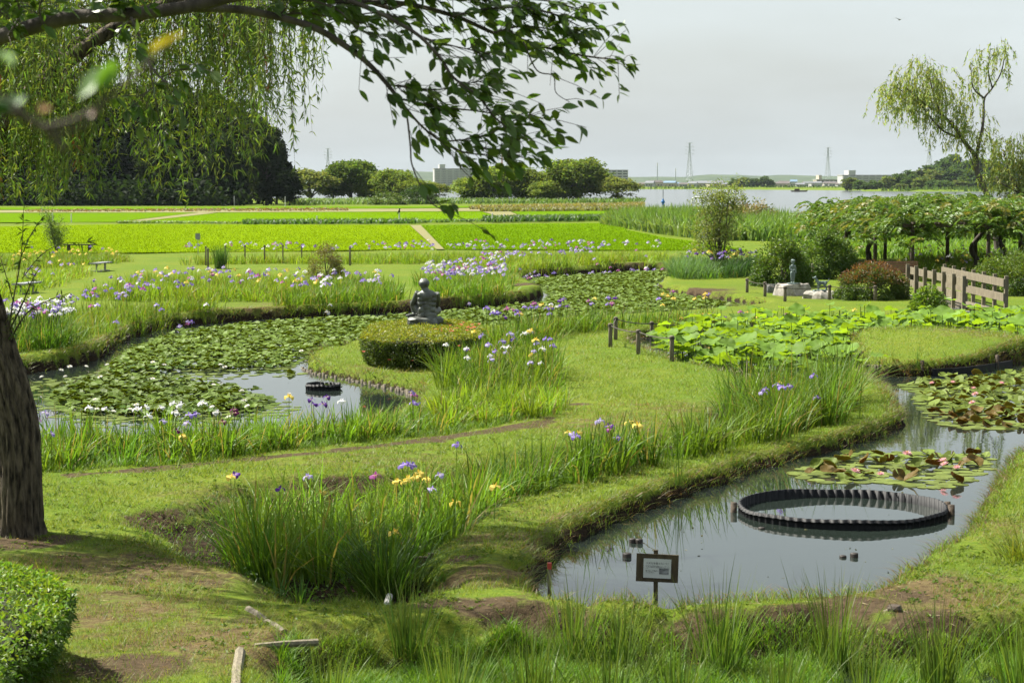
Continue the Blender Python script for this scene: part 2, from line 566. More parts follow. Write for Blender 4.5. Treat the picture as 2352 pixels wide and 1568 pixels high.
def terrain(x, y, masks=False):
    q = np.stack([x, y], 1)
    n1 = vnoise(x, y, 2.3, 1)
    n2 = vnoise(x, y, .55, 2)
    n3 = vnoise(x, y, .2, 3)
    near = y < 130
    z = .10 * (vnoise(x, y, 6.0, 5) - .5) + .04 * (n1 - .5) + .014 * (n2 - .5)
    soil = np.zeros(len(x))
    dry = np.zeros(len(x))
    dark = np.zeros(len(x))
    # embankment on which the photographer stands
    z = z + np.clip((13.2 - y) * .245, 0, 2.7)
    for mx, my, r, hh in ISLE:
        c = P(mx, my)[:2]
        z = z + hh * np.exp(-((q - c) ** 2 / np.array((r * r * 1.2, r * r * 3))).sum(1))
    qi = np.where(near)[0]
    if len(qi):
        a_, b_ = FAR_BANK[:-1], FAR_BANK[1:]
        d2 = np.full(len(qi), 1e9)
        for u_, v_ in zip(a_, b_):
            e_ = v_ - u_
            w_ = q[qi] - u_
            t_ = np.clip((w_ @ e_) / (e_ @ e_), 0, 1)
            d2 = np.minimum(d2, ((w_ - t_[:, None] * e_) ** 2).sum(1))
        z[qi] += .13 * np.exp(-d2 / 5.0)
    qn = q[qi]
    jit = (n1[qi] - .5) * .22 + (n2[qi] - .5) * .24 + (n3[qi] - .5) * .12
    for k, (pl, depth, wid) in enumerate(((POND_LILY, .95, .34), (POND_RING, .62, .30), (POND_LOTUS, .55, .34), (DITCH_IRIS, .34, .55), (DITCH_FRONT, .42, .5), (DITCH_STRIP, .16, .6))):
        d = sdf(pl, qn) + jit * (1 if k < 3 else 1.3)
        t = sstep(.30, -.14, d) if k < 3 else sstep(wid * .35, -wid, d)
        z[qi] = z[qi] * (1 - t) + t * (-depth)
        if k < 3:
            z[qi] += .03 * np.exp(-((d - .6) / .3) ** 2)
            dark[qi] = np.maximum(dark[qi], sstep(.27, .12, d))
            dry[qi] = np.maximum(dry[qi], .38 * np.exp(-((d - .35) / .25) ** 2))
        else:
            dark[qi] = np.maximum(dark[qi], sstep(0, -.5, d) * (.8 if k < 5 else .5))
            soil[qi] = np.maximum(soil[qi], .9 * np.exp(-((d + .1) / .22) ** 2) * (k < 5) * sstep(.45, .75, n1[qi]))
    z[qi] += (n3[qi] - .5) * .05 * dark[qi]
    lk = sdf(LAKE, q, 30.0)
    z = z * sstep(-1, 3, lk) - 2.0 * sstep(2.0, -4, lk)
    z = np.where((y > 900) & (lk > 0), .3 + .3 * vnoise(x, y, 160, 9), z)
    if not masks:
        return z
    d = sdf(PATH_POLY, q)
    soil = np.maximum(soil, .64 * sstep(.15, -.2, d + (n2 - .5) * .4 + (n1 - .5) * .5))
    for mx, my, r, s in SOIL:
        c = P(mx, my)[:2]
        e = ((q - c) ** 2).sum(1) / (r * r)
        soil = np.maximum(soil, s * np.exp(-e * 1.2))
    for mx, my, r, s in DRY:
        c = P(mx, my)[:2]
        dry = np.maximum(dry, s * np.exp(-((q - c) ** 2).sum(1) / (r * r)))
    return z, soil, dry, dark


def Z(x, y):
    x, y = np.atleast_1d(np.asarray(x, float)), np.atleast_1d(np.asarray(y, float))
    return terrain(x, y)


def Z1(x, y):
    return float(Z(x, y)[0])


def on_ground(q):
    return np.column_stack([q, Z(q[:, 0], q[:, 1])])


def ground_mat():
    m, nt, out = new_mat('turf_and_soil')
    L = nt.links.new
    at = nd(nt, 'ShaderNodeAttribute', attribute_name='col')
    sp = nd(nt, 'ShaderNodeSeparateColor')
    L(at.outputs['Color'], sp.inputs[0])
    tc = nd(nt, 'ShaderNodeTexCoord')

    def noise(s, det=5, ro=.6):
        n = nd(nt, 'ShaderNodeTexNoise', Scale=s, Detail=det)
        n.inputs['Roughness'].default_value = ro
        L(tc.outputs['Object'], n.inputs['Vector'])
        return n.outputs[0]

    def mix(fac, a, b):
        x = nd(nt, 'ShaderNodeMix', data_type='RGBA')
        for k, v in ((6, a), (7, b)):
            if isinstance(v, tuple):
                x.inputs[k].default_value = (*v, 1)
            else:
                L(v, x.inputs[k])
        L(fac, x.inputs[0])
        return x.outputs[2]

    def math_(op, a, b=None):
        x = nd(nt, 'ShaderNodeMath', operation=op)
        for k, v in ((0, a), (1, b)):
            if v is None:
                continue
            if isinstance(v, (int, float)):
                x.inputs[k].default_value = v
            else:
                L(v, x.inputs[k])
        return x.outputs[0]

    def ramp(v, a, b):
        x = nd(nt, 'ShaderNodeMapRange')
        x.interpolation_type = 'SMOOTHSTEP'
        x.inputs['From Min'].default_value, x.inputs['From Max'].default_value = a, b
        L(v, x.inputs[0])
        return x.outputs[0]

    nA, nB, nC, nD = noise(.35), noise(2.6, 6), noise(14, 4), noise(60, 3)
    green = mix(ramp(nA, .35, .65), (.118, .178, .018), (.165, .200, .024))
    green = mix(ramp(nC, .4, .7), green, (.085, .150, .015))
    thatch = mix(ramp(nC, .35, .65), (.165, .125, .060), (.105, .075, .036))
    soil = mix(ramp(nC, .3, .7), (.105, .076, .044), (.062, .044, .026))
    f_dry = ramp(math_('ADD', math_('ADD', math_('MULTIPLY', sp.outputs[1], .62), math_('MULTIPLY', nB, .75)), math_('MULTIPLY', nC, .3)), .68, 1.02)
    c = mix(f_dry, green, thatch)
    f_soil = ramp(math_('ADD', math_('MULTIPLY', sp.outputs[0], .8), math_('ADD', math_('MULTIPLY', nB, .55), math_('MULTIPLY', nD, .25))), .72, .92)
    c = mix(f_soil, c, soil)
    darks = mix(ramp(nC, .35, .65), (.050, .033, .020), (.022, .016, .010))
    f_dark = ramp(math_('ADD', sp.outputs[2], math_('MULTIPLY', math_('SUBTRACT', nC, .5), .7)), .3, .6)
    c = mix(f_dark, c, darks)
    pb = nd(nt, 'ShaderNodeBsdfPrincipled', Roughness=.9)
    pb.inputs['Specular IOR Level'].default_value = .04
    hv = nd(nt, 'ShaderNodeHueSaturation', Value=.69)
    L(c, hv.inputs['Color'])
    L(hv.outputs[0], pb.inputs['Base Color'])
    bp = nd(nt, 'ShaderNodeBump', Strength=.8)
    bp.inputs['Distance'].default_value = .04
    L(math_('ADD', nC, math_('MULTIPLY', nD, .6)), bp.inputs['Height'])
    L(bp.outputs[0], pb.inputs['Normal'])
    L(pb.outputs[0], out.inputs['Surface'])
    return m


def build_ground():
    ys = list(np.linspace(-14, 13, 28))
    y = 13.1
    while y < 5600:
        ys.append(y)
        y += max(.06, y * .0040) if y < 118 else y * .03
    ys = np.array(ys)
    nx = 251
    t = np.linspace(-1, 1, nx)
    t = .75 * t + .25 * t ** 3
    hw = np.where(ys < 118, .50 * np.maximum(ys, 0) + 7, .5 * 118 + 7 + (ys - 118) * 1.5)
    X = t[None] * hw[:, None]
    Y = np.repeat(ys[:, None], nx, 1)
    x, yy = X.ravel(), Y.ravel()
    z, soil, dry, dark = terrain(x, yy, True)
    i = np.arange(len(ys) - 1)[:, None] * nx + np.arange(nx - 1)[None]
    i = i.ravel()
    F = np.concatenate([np.stack([i, i + 1, i + nx + 1], 1), np.stack([i, i + nx + 1, i + nx], 1)])
    g = Geo().add(np.column_stack([x, yy, z]), F, np.column_stack([soil, dry, dark]))
    tag(link('ground', g.mesh('ground', ground_mat(), True)), 'rolling lawn and bare soil banks of the water garden', 'lawn', None, 'structure')


build_ground()


def sheet(name, pl, z, mat, label, cat, col=(1, 1, 1)):
    from mathutils.geometry import tessellate_polygon
    v = [Vector((a, b, 0)) for a, b in pl]
    f = tessellate_polygon([v])
    vv = np.column_stack([pl, np.full(len(pl), z)])
    f = np.array(f)
    a, b, c = vv[f[:, 0]], vv[f[:, 1]], vv[f[:, 2]]
    flip = np.cross(b - a, c - a)[:, 2] < 0
    f[flip] = f[flip][:, ::-1]
    g = Geo().add(vv, f, col)
    return tag(link(name, g.mesh(name, mat)), label, cat, None, 'structure')


def grow(pl, k):
    """widen a basin outline so that its water runs in under the bank"""
    n = len(pl)
    e = np.roll(pl, -1, 0) - np.roll(pl, 1, 0)
    nrm = unit(np.stack([e[:, 1], -e[:, 0]], 1))
    sgn = 1 if ((pl[:, 0] * np.roll(pl[:, 1], -1) - pl[:, 1] * np.roll(pl[:, 0], -1)).sum() > 0) else -1
    return pl + nrm * k * sgn


sheet('lily_pond_water', grow(POND_LILY, .2), WATER_Z, M_POND, 'still pond water under the white water lilies', 'pond')
sheet('ring_pond_water', grow(POND_RING, .2), RING_Z, M_POND, 'still pond water around the black corrugated ring', 'pond')
sheet('lotus_pond_water', grow(POND_LOTUS, .2), RING_Z - .006, M_POND, 'dark shallow water under the lotus leaves', 'pond')
pw = poly([(1880, 990), (1900, 940), (1980, 905), (1990, 930), (1960, 975)])
sheet('marsh_water', poly([(500, 1800), (560, 1440), (2500, 1425), (2800, 1800)]), -.405, M_POND, 'shallow marsh water between the bulrushes', 'water')
sheet('iris_ditch_water', poly([(1800, 1010), (1850, 900), (1985, 880), (2000, 930), (1960, 985)]), -.27, M_POND, 'small patch of water beside the tall iris clump', 'water')
tag(sheet('lake', LAKE, -.5, M_LAKE, 'wide grey lake behind the reeds', 'lake'))

# ---------------------------------------------------------------- paddies
def paddy_mat():
    m, nt, out = new_mat('rice')
    L = nt.links.new
    tc = nd(nt, 'ShaderNodeTexCoord')
    mp = nd(nt, 'ShaderNodeMapping')
    mp.inputs['Scale'].default_value = (1, .25, 1)
    L(tc.outputs['Object'], mp.inputs[0])
    n1 = nd(nt, 'ShaderNodeTexNoise', Scale=.06, Detail=4.0)
    n2 = nd(nt, 'ShaderNodeTexNoise', Scale=1.2, Detail=6.0)
    L(mp.outputs[0], n1.inputs['Vector'])
    L(mp.outputs[0], n2.inputs['Vector'])
    at = nd(nt, 'ShaderNodeAttribute', attribute_name='col')
    a = nd(nt, 'ShaderNodeMath', operation='MULTIPLY_ADD')
    a.inputs[1].default_value = .6
    L(n2.outputs[0], a.inputs[0])
    L(n1.outputs[0], a.inputs[2])
    r = nd(nt, 'ShaderNodeMapRange')
    r.inputs['From Min'].default_value, r.inputs['From Max'].default_value = .55, 1.05
    r.inputs['To Min'].default_value, r.inputs['To Max'].default_value = .68, .82
    L(a.outputs[0], r.inputs[0])
    h = nd(nt, 'ShaderNodeHueSaturation')
    L(at.outputs['Color'], h.inputs['Color'])
    L(r.outputs[0], h.inputs['Value'])
    pb = nd(nt, 'ShaderNodeBsdfPrincipled', Roughness=.95)
    pb.inputs['Specular IOR Level'].default_value = .0
    L(h.outputs[0], pb.inputs['Base Color'])
    bp = nd(nt, 'ShaderNodeBump', Strength=.25)
    bp.inputs['Distance'].default_value = .1
    L(n2.outputs[0], bp.inputs['Height'])
    L(bp.outputs[0], pb.inputs['Normal'])
    L(pb.outputs[0], out.inputs['Surface'])
    return m


M_RICE = paddy_mat()
RICE_Y, RICE_G, RICE_D = (.138, .215, .0045), (.108, .198, .0045), (.096, .178, .006)
PADDIES = [
    ('near paddy of young rice on the right of the slanting grass path', [(968, 516), (1200, 513), (1425, 511), (1440, 527), (1530, 545), (1640, 558), (1720, 574), (1500, 573), (1022, 571)], RICE_G),
    ('near paddy of yellow-green young rice on the left of the slanting grass path', [(-300, 525), (280, 514), (600, 515), (940, 516), (1000, 571), (600, 576), (300, 579), (-300, 580)], RICE_Y),
    ('middle paddy of young rice behind the row of dark weeds', [(500, 488), (800, 486), (1105, 485), (1170, 504), (960, 509), (290, 511)], RICE_G),
    ('middle paddy of young rice beside the dark wood', [(-300, 489), (200, 488), (455, 487), (265, 509), (-300, 512)], RICE_D),
    ('middle paddy of young rice before the round shore trees', [(1175, 485), (1450, 483), (1428, 502), (1215, 503)], RICE_D),
    ('far strip of rice at the foot of the dark wood', [(-300, 478), (-100, 476), (600, 474), (1000, 473), (1250, 471), (1250, 474), (1000, 477), (500, 480), (60, 481)], RICE_D),
]
for lab, pts, c in PADDIES:
    pl = poly(pts, .06)
    g = Geo()
    vv = pl
    sheet('paddy_field', pl, .06, M_RICE, lab, 'rice paddy', c)
# rice standing in the two near paddies: tufts thick enough to give the field its grain
g = Geo()
for (lab, pts, c), n in ((PADDIES[0], 34000), (PADDIES[1], 42000), (PADDIES[2], 12000)):
    q = sample(poly(pts, .12), n * 3)
    q = q[np.abs(q[:, 0]) < .29 * q[:, 1] + 2]
    k = rng.random(len(q)) < (125.0 / q[:, 1]) ** 2
    q = q[k][:n]
    N = len(q)
    pos = np.column_stack([q, np.full(N, .05)])
    g.add(*blades(pos, rng.uniform(.06, .14, N), .06, None, .25, .25, tint(np.array(c) * 1.0, N, .06, .05), 1))
tag(link('rice_plants', g.mesh('rice_plants', M_RICE_BLADE)), 'young rice standing in the near paddies', 'rice', None, 'stuff')

# levees: low weedy strips between the paddies
M_LEVEE = solid_mat('levee_straw', (.20, .155, .065), (.14, .165, .04), .8, .95, .5)
LEV = [('straw-coloured levee beyond the middle paddies', [(-300, 482), (60, 482), (500, 481), (1000, 478), (1250, 475), (1480, 470), (1480, 482), (1110, 484), (500, 487), (-300, 488)], .09),
       ('dry grass path slanting between the two near paddies', [(942, 516), (966, 516), (1020, 571), (1002, 571)], .08),
       ('pale grass path slanting between the middle paddies on the left', [(458, 487), (498, 488), (290, 511), (264, 510)], .09),
       ('dry grass path between the middle paddies on the right', [(1108, 485), (1172, 485), (1212, 503), (1172, 504)], .09)]
for lab, pts, z in LEV:
    sheet('levee', poly(pts, .09), z, M_LEVEE, lab, 'levee')
g = Geo()
for pts, n, h, c in (([(1110, 506), (1425, 502), (1430, 508), (1112, 512)], 2600, .75, (.05, .11, .02)), ([(560, 512), (960, 510), (960, 515), (560, 517)], 1800, .55, (.06, .13, .02)),
                     ([(960, 510), (1110, 508), (1110, 511), (960, 514)], 400, .4, (.09, .17, .03)), ([(1100, 484), (1480, 478), (1480, 484), (1110, 487)], 2600, .7, (.14, .15, .04)),
                     ([(1080, 478), (1480, 470), (1480, 476), (1080, 482)], 2500, .8, (.18, .17, .05)), ([(60, 483), (800, 479), (800, 485), (60, 488)], 1600, .3, (.17, .13, .05)),
                     ([(800, 462), (1480, 462), (1480, 468), (800, 470)], 4200, 1.3, (.09, .16, .035)), ([(660, 462), (1000, 462), (1000, 469), (660, 472)], 3000, 1.1, (.11, .19, .04)),
                     ([(270, 512), (560, 514), (560, 516), (270, 514)], 700, .3, (.12, .2, .03))):
    q = sample(poly(pts), n)
    N = len(q)
    g.add(*blades(np.column_stack([q, np.full(N, .1)]), rng.uniform(.5, 1.1, N) * h, .30, None, .3, .4, tint(c, N, .3), 2))
tag(link('levee_weeds', g.mesh('levee_weeds', M_BLADE)), 'rough weeds along the paddy levees', 'weeds', None, 'stuff')

# ---------------------------------------------------------------- far background
def crown_geo(H, R, seed, ncl=60, per=120, leaf=.5, col=(.06, .1, .02), low=.12, shape='round', flat=1.0, var=.3):
    """a crown of leaf clumps spread through an uneven volume, and the limbs that carry it"""
    r = np.random.default_rng(seed)
    lim = Geo()
    crown = Geo()
    zc = H * (low + 1) / 2
    hz = H * (1 - low) / 2
    d = unit(r.normal(size=(ncl, 3)))
    d[:, 2] = np.where(r.random(ncl) < (.85 if low < 0 else .3), d[:, 2], np.abs(d[:, 2]) * 1.0 - .25)
    rad = r.uniform(.45, 1.0, ncl) ** .6
    c = d * rad[:, None] * np.array((R * .82, R * .82, hz * .85)) + np.array((0, 0, zc))
    if shape == 'cone':
        t = np.clip((c[:, 2] - H * low) / (H * (1 - low)), 0, 1)
        c[:, :2] *= (1.15 - .8 * t)[:, None]
    if shape == 'column':
        c[:, :2] *= .8
    c[:, 2] = np.maximum(c[:, 2], H * low * .6 + .3)
    cr = r.uniform(.16, .34, ncl) * R
    for p, s in zip(c, cr):
        n = max(12, int(per * (s / (.25 * R)) ** 2))
        e = unit(r.normal(size=(n, 3)))
        e[:, 2] = np.where(e[:, 2] < -.3, -e[:, 2], e[:, 2])
        pos = p + e * (s * r.uniform(.55, 1.1, (n, 1))) * np.array((1.15, 1.15, .75 * flat))
        dr = unit(e * .35 + r.normal(size=(n, 3)) + np.array((0, 0, -.1)))
        k = tint(col, n, var, .14, r) * r.uniform(.8, 1.2)
        crown.add(*leaves(pos, dr, leaf * r.uniform(.6, 1.3, n), leaf * .62, k, r))
    tr = R * .055 + .05
    top = np.array((r.uniform(-.1, .1) * R, r.uniform(-.1, .1) * R, H * .6))
    trunk = spline([(0, 0, -.3), (r.uniform(-.04, .04) * R, 0, H * .2), top * .7, top], 4)
    lim.add(*tube_arr(trunk, np.linspace(tr * 1.2, tr * .4, len(trunk)), 7))
    for i in r.choice(ncl, min(ncl, 14), replace=False):
        k = r.integers(2, len(trunk) - 2)
        a = trunk[k]
        b = c[i]
        m = (a + b) / 2 + np.array((0, 0, -.05 * R)) + r.normal(size=3) * .06 * R
        s = spline([a, m, b], 4)
        lim.add(*tube_arr(s, np.linspace(tr * .5, tr * .12, len(s)), 5))
    return lim, crown


def tree_meshes(key, *a, bark=None, leafm=None, **k):
    lim, crown = crown_geo(*a, **k)
    return lim.mesh(key + '_trunk', bark or M_BARK2, True), crown.mesh(key + '_crown', leafm or M_FAR)


def put_tree(name, label, cat, mm, loc, rz, sc=1.0, group=None):
    t = thing(name, label, cat, loc, rz, group)
    t.scale = (sc, sc, sc) if np.isscalar(sc) else sc
    link('trunk', mm[0], t)
    link('crown', mm[1], t)
    return t


def far_at(x, ytop, Y, zbase=0.0):
    """base point and height of something at the distance Y whose top shows at (x, ytop)"""
    p = PY(x, ytop, Y)
    return (p[0], Y, zbase), p[2] - zbase


# the dark wood on the left
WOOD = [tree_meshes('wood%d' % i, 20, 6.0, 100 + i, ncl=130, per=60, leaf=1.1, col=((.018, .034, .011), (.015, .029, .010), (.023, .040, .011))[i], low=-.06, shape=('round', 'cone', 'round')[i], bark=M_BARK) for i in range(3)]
LABW = ['rightmost low tree where the dark wood meets the paddies', 'tree with rounded shoulder next to the end of the dark wood', 'tall dark tree of the wood just left of its sloping end']
WL = [(664, 385, 372, .8), (634, 308, 385, .9), (592, 262, 395, 1), (545, 222, 400, 1.05), (488, 205, 405, 1.1), (425, 185, 400, 1.1), (360, 178, 405, 1.1), (295, 185, 398, 1.1), (230, 175, 402, 1.1), (165, 190, 398, 1.1), (95, 180, 404, 1.1), (25, 185, 400, 1.1), (-50, 180, 404, 1.1), (-130, 190, 400, 1.1),
      (610, 300, 375, .8), (515, 300, 372, .9), (440, 320, 378, .9), (350, 300, 374, .9), (260, 310, 378, .9), (180, 305, 376, .9), (90, 300, 378, .9), (10, 310, 374, .9), (-80, 300, 376, .9)]
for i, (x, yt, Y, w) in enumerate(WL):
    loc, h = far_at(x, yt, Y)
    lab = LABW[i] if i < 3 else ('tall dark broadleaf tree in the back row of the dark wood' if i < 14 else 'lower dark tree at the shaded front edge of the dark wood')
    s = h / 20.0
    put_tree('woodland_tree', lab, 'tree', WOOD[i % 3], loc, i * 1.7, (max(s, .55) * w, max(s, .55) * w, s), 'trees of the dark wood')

# undergrowth that closes the foot of the wood
g = Geo()
ru = np.random.default_rng(70)
n = 16000
ux = ru.uniform(-110, -52, n) + ru.normal(size=n) * 2
up_ = np.column_stack([ux, ru.uniform(362, 408, n), np.abs(ru.normal(size=n)) * 2.4])
up_ = up_[up_[:, 0] < -.135 * up_[:, 1] + 1.5]
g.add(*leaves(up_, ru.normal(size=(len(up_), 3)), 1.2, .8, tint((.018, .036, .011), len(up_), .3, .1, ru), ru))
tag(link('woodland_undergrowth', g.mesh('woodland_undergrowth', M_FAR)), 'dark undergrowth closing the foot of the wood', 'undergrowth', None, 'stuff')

# round trees along the lake shore
SHORE = [tree_meshes('shore%d' % i, 9, (5.4, 5.0, 5.8, 4.8)[i], 200 + i, ncl=(120, 105, 125, 80)[i], per=(70, 70, 70, 50)[i], leaf=.6, col=((.165, .235, .042), (.115, .19, .034), (.145, .215, .038), (.19, .24, .06))[i], low=(-.04, -.02, -.02, .02)[i]) for i in range(4)]
SL = [(712, 383, 455, 3, 1.25, 'pale open-crowned shore tree nearest the dark wood'), (765, 400, 462, 1, .9, 'short dense shore tree below the first pylon'), (805, 362, 465, 1, 1.05, 'pointed dark green shore tree right of the first pylon'),
      (858, 398, 462, 0, .9, 'low rounded shore tree between the pointed tree and the hanging twigs'), (905, 384, 458, 2, 1.0, 'broad domed shore tree behind the hanging twig'), (955, 408, 452, 0, .8, 'low shore tree just left of the apartment block'), (1003, 416, 470, 3, .7, 'thin leafy shore tree in front of the apartment block'),
      (1090, 398, 445, 0, 1.0, 'wide spreading shore tree right of the apartment block'), (1160, 374, 442, 2, 1.15, 'large domed shore tree below the red and white mast'), (1222, 384, 438, 0, .95, 'shore tree filling the gap left of the tallest round tree'), (1262, 408, 432, 0, .95, 'low leafy shore tree at the foot of the tallest round tree'),
      (1325, 358, 434, 2, 1.05, 'tallest round shore tree with dark limbs showing'), (1420, 402, 428, 3, .95, 'low sparse shore tree at the right end of the row')]
for i, (x, yt, Y, k, w, lab) in enumerate(SL):
    loc, h = far_at(x, yt, Y)
    s = h / 9.0
    put_tree('shore_tree', lab, 'tree', SHORE[k], loc, i * 2.1, (max(s, .85) * w * 1.32, max(s, .85) * w * 1.15, s), 'round trees along the near lake shore')

# far shore: reed belt, wooded hill, distant ridge
g = Geo()
for pl, n in ((np.array([(-1500, 1384), (90, 1398), (420, 1402), (420, 1430), (-1500, 1420)]), 5200), (np.array([(196, 1072), (230, 1042), (700, 1062), (1200, 1080), (1200, 1110), (300, 1100)]), 6500)):
    q = sample(pl, n)
    N = len(q)
    g.add(*blades(np.column_stack([q, np.full(N, -.3)]), rng.uniform(1.8, 3.2, N), 2.2, None, .1, .1, tint((.10, .17, .045), N, .15), 1))
tag(link('far_reed_belt', g.mesh('far_reed_belt', M_FAR)), 'belt of reeds along the far lake shore', 'reeds', None, 'stuff')
M_HILL = solid_mat('wooded_ridge', (.03, .055, .025), (.055, .085, .035), .02, .95)


def ridge(name, label, x0, x1, y0, dep, hfun, n=160):
    xs = np.linspace(x0, x1, n)
    h = hfun(xs)
    prof = [(0, 0), (.18, .55), (.4, 1.0), (.6, .9), (.85, .4), (1, 0)]
    V = np.concatenate([np.column_stack([xs, np.full(n, y0 + a * dep), h * b - .3]) for a, b in prof])
    F = []
    for k in range(len(prof) - 1):
        i = np.arange(n - 1) + k * n
        F += [np.stack([i, i + 1, i + n + 1], 1), np.stack([i, i + n + 1, i + n], 1)]
    tag(link(name, Geo().add(V, np.concatenate(F)).mesh(name, M_HILL, True)), label, 'hills', None, 'structure')


ridge('distant_hills', 'low blue ridge on the horizon across the lake', -1600, 3200, 4300, 600, lambda x: 13 + 12 * vnoise(x, x * 0, 260, 3) + 7 * vnoise(x, x * 0, 40, 4))
ridge('shore_hill', 'wooded hill rising on the far right shore', 255, 620, 1240, 160, lambda x: 15 * sstep(255, 345, x) * (1 + .15 * vnoise(x, x * 0, 30, 6)))
FARM = [tree_meshes('fart%d' % i, 10, 5.2, 300 + i, ncl=34, per=34, leaf=1.6, col=((.075, .135, .038), (.12, .17, .042), (.065, .12, .036))[i], low=-.05, leafm=M_FAR) for i in range(3)]
FL = [('low dark tree of the grove across the lake', [(1686, 409, 1600, 1), (1712, 405, 1610, 1), (1736, 408, 1605, 1), (1757, 404, 1600, 1), (1700, 408, 1595, .9), (1725, 409, 1590, .9), (1770, 412, 1600, .7)], 'grove across the lake'),
      ('tree at the low left foot of the wooded far shore hill', [(1952, 406, 1150, 1.0), (1975, 412, 1140, 1), (2008, 414, 1135, 1), (2040, 402, 1160, 1.1), (2065, 396, 1165, 1), (2090, 402, 1150, 1.1), (2115, 404, 1140, 1.2), (2145, 412, 1130, 1.1)], 'trees at the foot of the shore hill'),
      ('dark tree on the slope of the wooded far shore hill', [(2088, 392, 1200, 1), (2118, 385, 1230, 1), (2140, 376, 1260, 1.1), (2170, 366, 1280, 1.1), (2150, 386, 1215, 1), (2190, 352, 1310, 1), (2212, 372, 1260, 1.1), (2240, 360, 1300, 1.1), (2190, 384, 1210, 1), (2230, 388, 1200, 1.1), (2270, 364, 1300, 1.2), (2310, 366, 1290, 1.2), (2350, 368, 1290, 1.2), (2400, 370, 1290, 1.2), (2280, 388, 1205, 1.2), (2330, 388, 1205, 1.2), (2390, 390, 1205, 1.2)], 'trees on the shore hill'),
      ('pale bushy tree on the flat below the wooded far shore hill', [(2170, 414, 1120, 1.2), (2205, 412, 1120, 1.2), (2240, 414, 1118, 1.2), (2275, 412, 1120, 1.3), (2320, 414, 1118, 1.3), (2370, 414, 1120, 1.2), (1990, 420, 1110, .8), (2070, 420, 1110, .9)], 'bushes below the shore hill'),
      ('small dark tree on the far shore behind the gap left of the apartment block', [(940, 424, 1500, 1), (965, 426, 1500, 1), (1010, 424, 1500, 1), (1045, 422, 1490, 1), (1068, 424, 1500, 1)], 'far trees below the apartment block')]
gi = 0
for lab, L_, grp in FL:
    for (x, yt, Y, w) in L_:
        zb = 0.0
        loc, h = far_at(x, yt, Y, 0)
        hh = min(h, 13.0)
        loc = (loc[0], loc[1], h - hh)
        s = hh / 10
        put_tree('far_shore_tree', lab, 'tree', FARM[(gi + (1 if 'pale' in lab else 0)) % 3], loc, gi * 1.3, (max(s, .8) * w * 1.15, max(s, .8) * w * 1.15, s), grp)
        gi += 1

# houses across the lake
M_ROOFS = [solid_mat('roof_grey', (.13, .14, .16), (.2, .21, .23), 1), solid_mat('roof_brown', (.10, .085, .08), (.13, .11, .105), 1), solid_mat('roof_blue', (.12, .2, .3), (.16, .24, .33), 1)]
M_WALLS = [solid_mat('wall_white', (.42, .42, .42), (.5, .5, .5), 1), solid_mat('wall_cream', (.42, .37, .30), (.5, .45, .37), 1)]
M_GLASS = solid_mat('window_dark', (.05, .06, .08), (.07, .08, .1), 1, .15)
house_me = []
for i in range(4):
    w, d, h = ((10, 8, 4.2), (14, 9, 5.0), (8, 8, 5.6), (18, 10, 4.4))[i]
    wl_ = Geo().add(*box_arr(-w / 2, w / 2, -d / 2, d / 2, -.5, h)).mesh('house_wall', M_WALLS[i % 2])
    a, b, c = w / 2 + .6, d / 2 + .6, 2.2
    V = np.array([(-a, -b, h), (a, -b, h), (a, b, h), (-a, b, h), (-a * .9, 0, h + c), (a * .9, 0, h + c)])
    rf = Geo().add(V, [(0, 1, 5), (0, 5, 4), (2, 3, 4), (2, 4, 5), (0, 4, 3), (1, 2, 5), (0, 2, 1), (0, 3, 2)])
    rf = [rf.mesh('house_roof', m) for m in M_ROOFS]
    wn_ = Geo().add(*box_arr(-.9, .9, -d / 2 - .04, -d / 2 + .04, 1.2, 2.6)).mesh('house_window', M_GLASS)
    house_me.append((w, wl_, rf, wn_))
hr = np.random.default_rng(5)
xs = list(np.linspace(1478, 1700, 15)) + list(np.linspace(1772, 1962, 13)) + [1500, 1530, 1602, 1640, 1800, 1850, 1905]
RC = ('grey', 'brown', 'blue')
for i, x in enumerate(xs):
    Y = hr.uniform(1640, 1750) if i < 28 else hr.uniform(1850, 2050)
    p = PY(x + hr.uniform(-4, 4), 422, Y)
    k = int(hr.integers(0, 4))
    rc = int(hr.choice([0, 0, 1, 1, 2]))
    grp = '%s-roofed houses of the town across the lake' % RC[rc]
    zone = ('left of the far grove' if x < 1705 else 'right of the far grove')
    t = thing('house', 'small %s-roofed house across the lake %s' % (RC[rc], zone), 'house', (p[0], Y, .4), hr.uniform(-.4, .4), grp)
    t.scale = (.72, .72, hr.uniform(.5, .8))
    link('wall', house_me[k][1], t)
    link('roof', house_me[k][2][rc], t)
    for dx in (-.28, .05, .3):
        link('window', house_me[k][3], t, (dx * house_me[k][0], 0, 0))


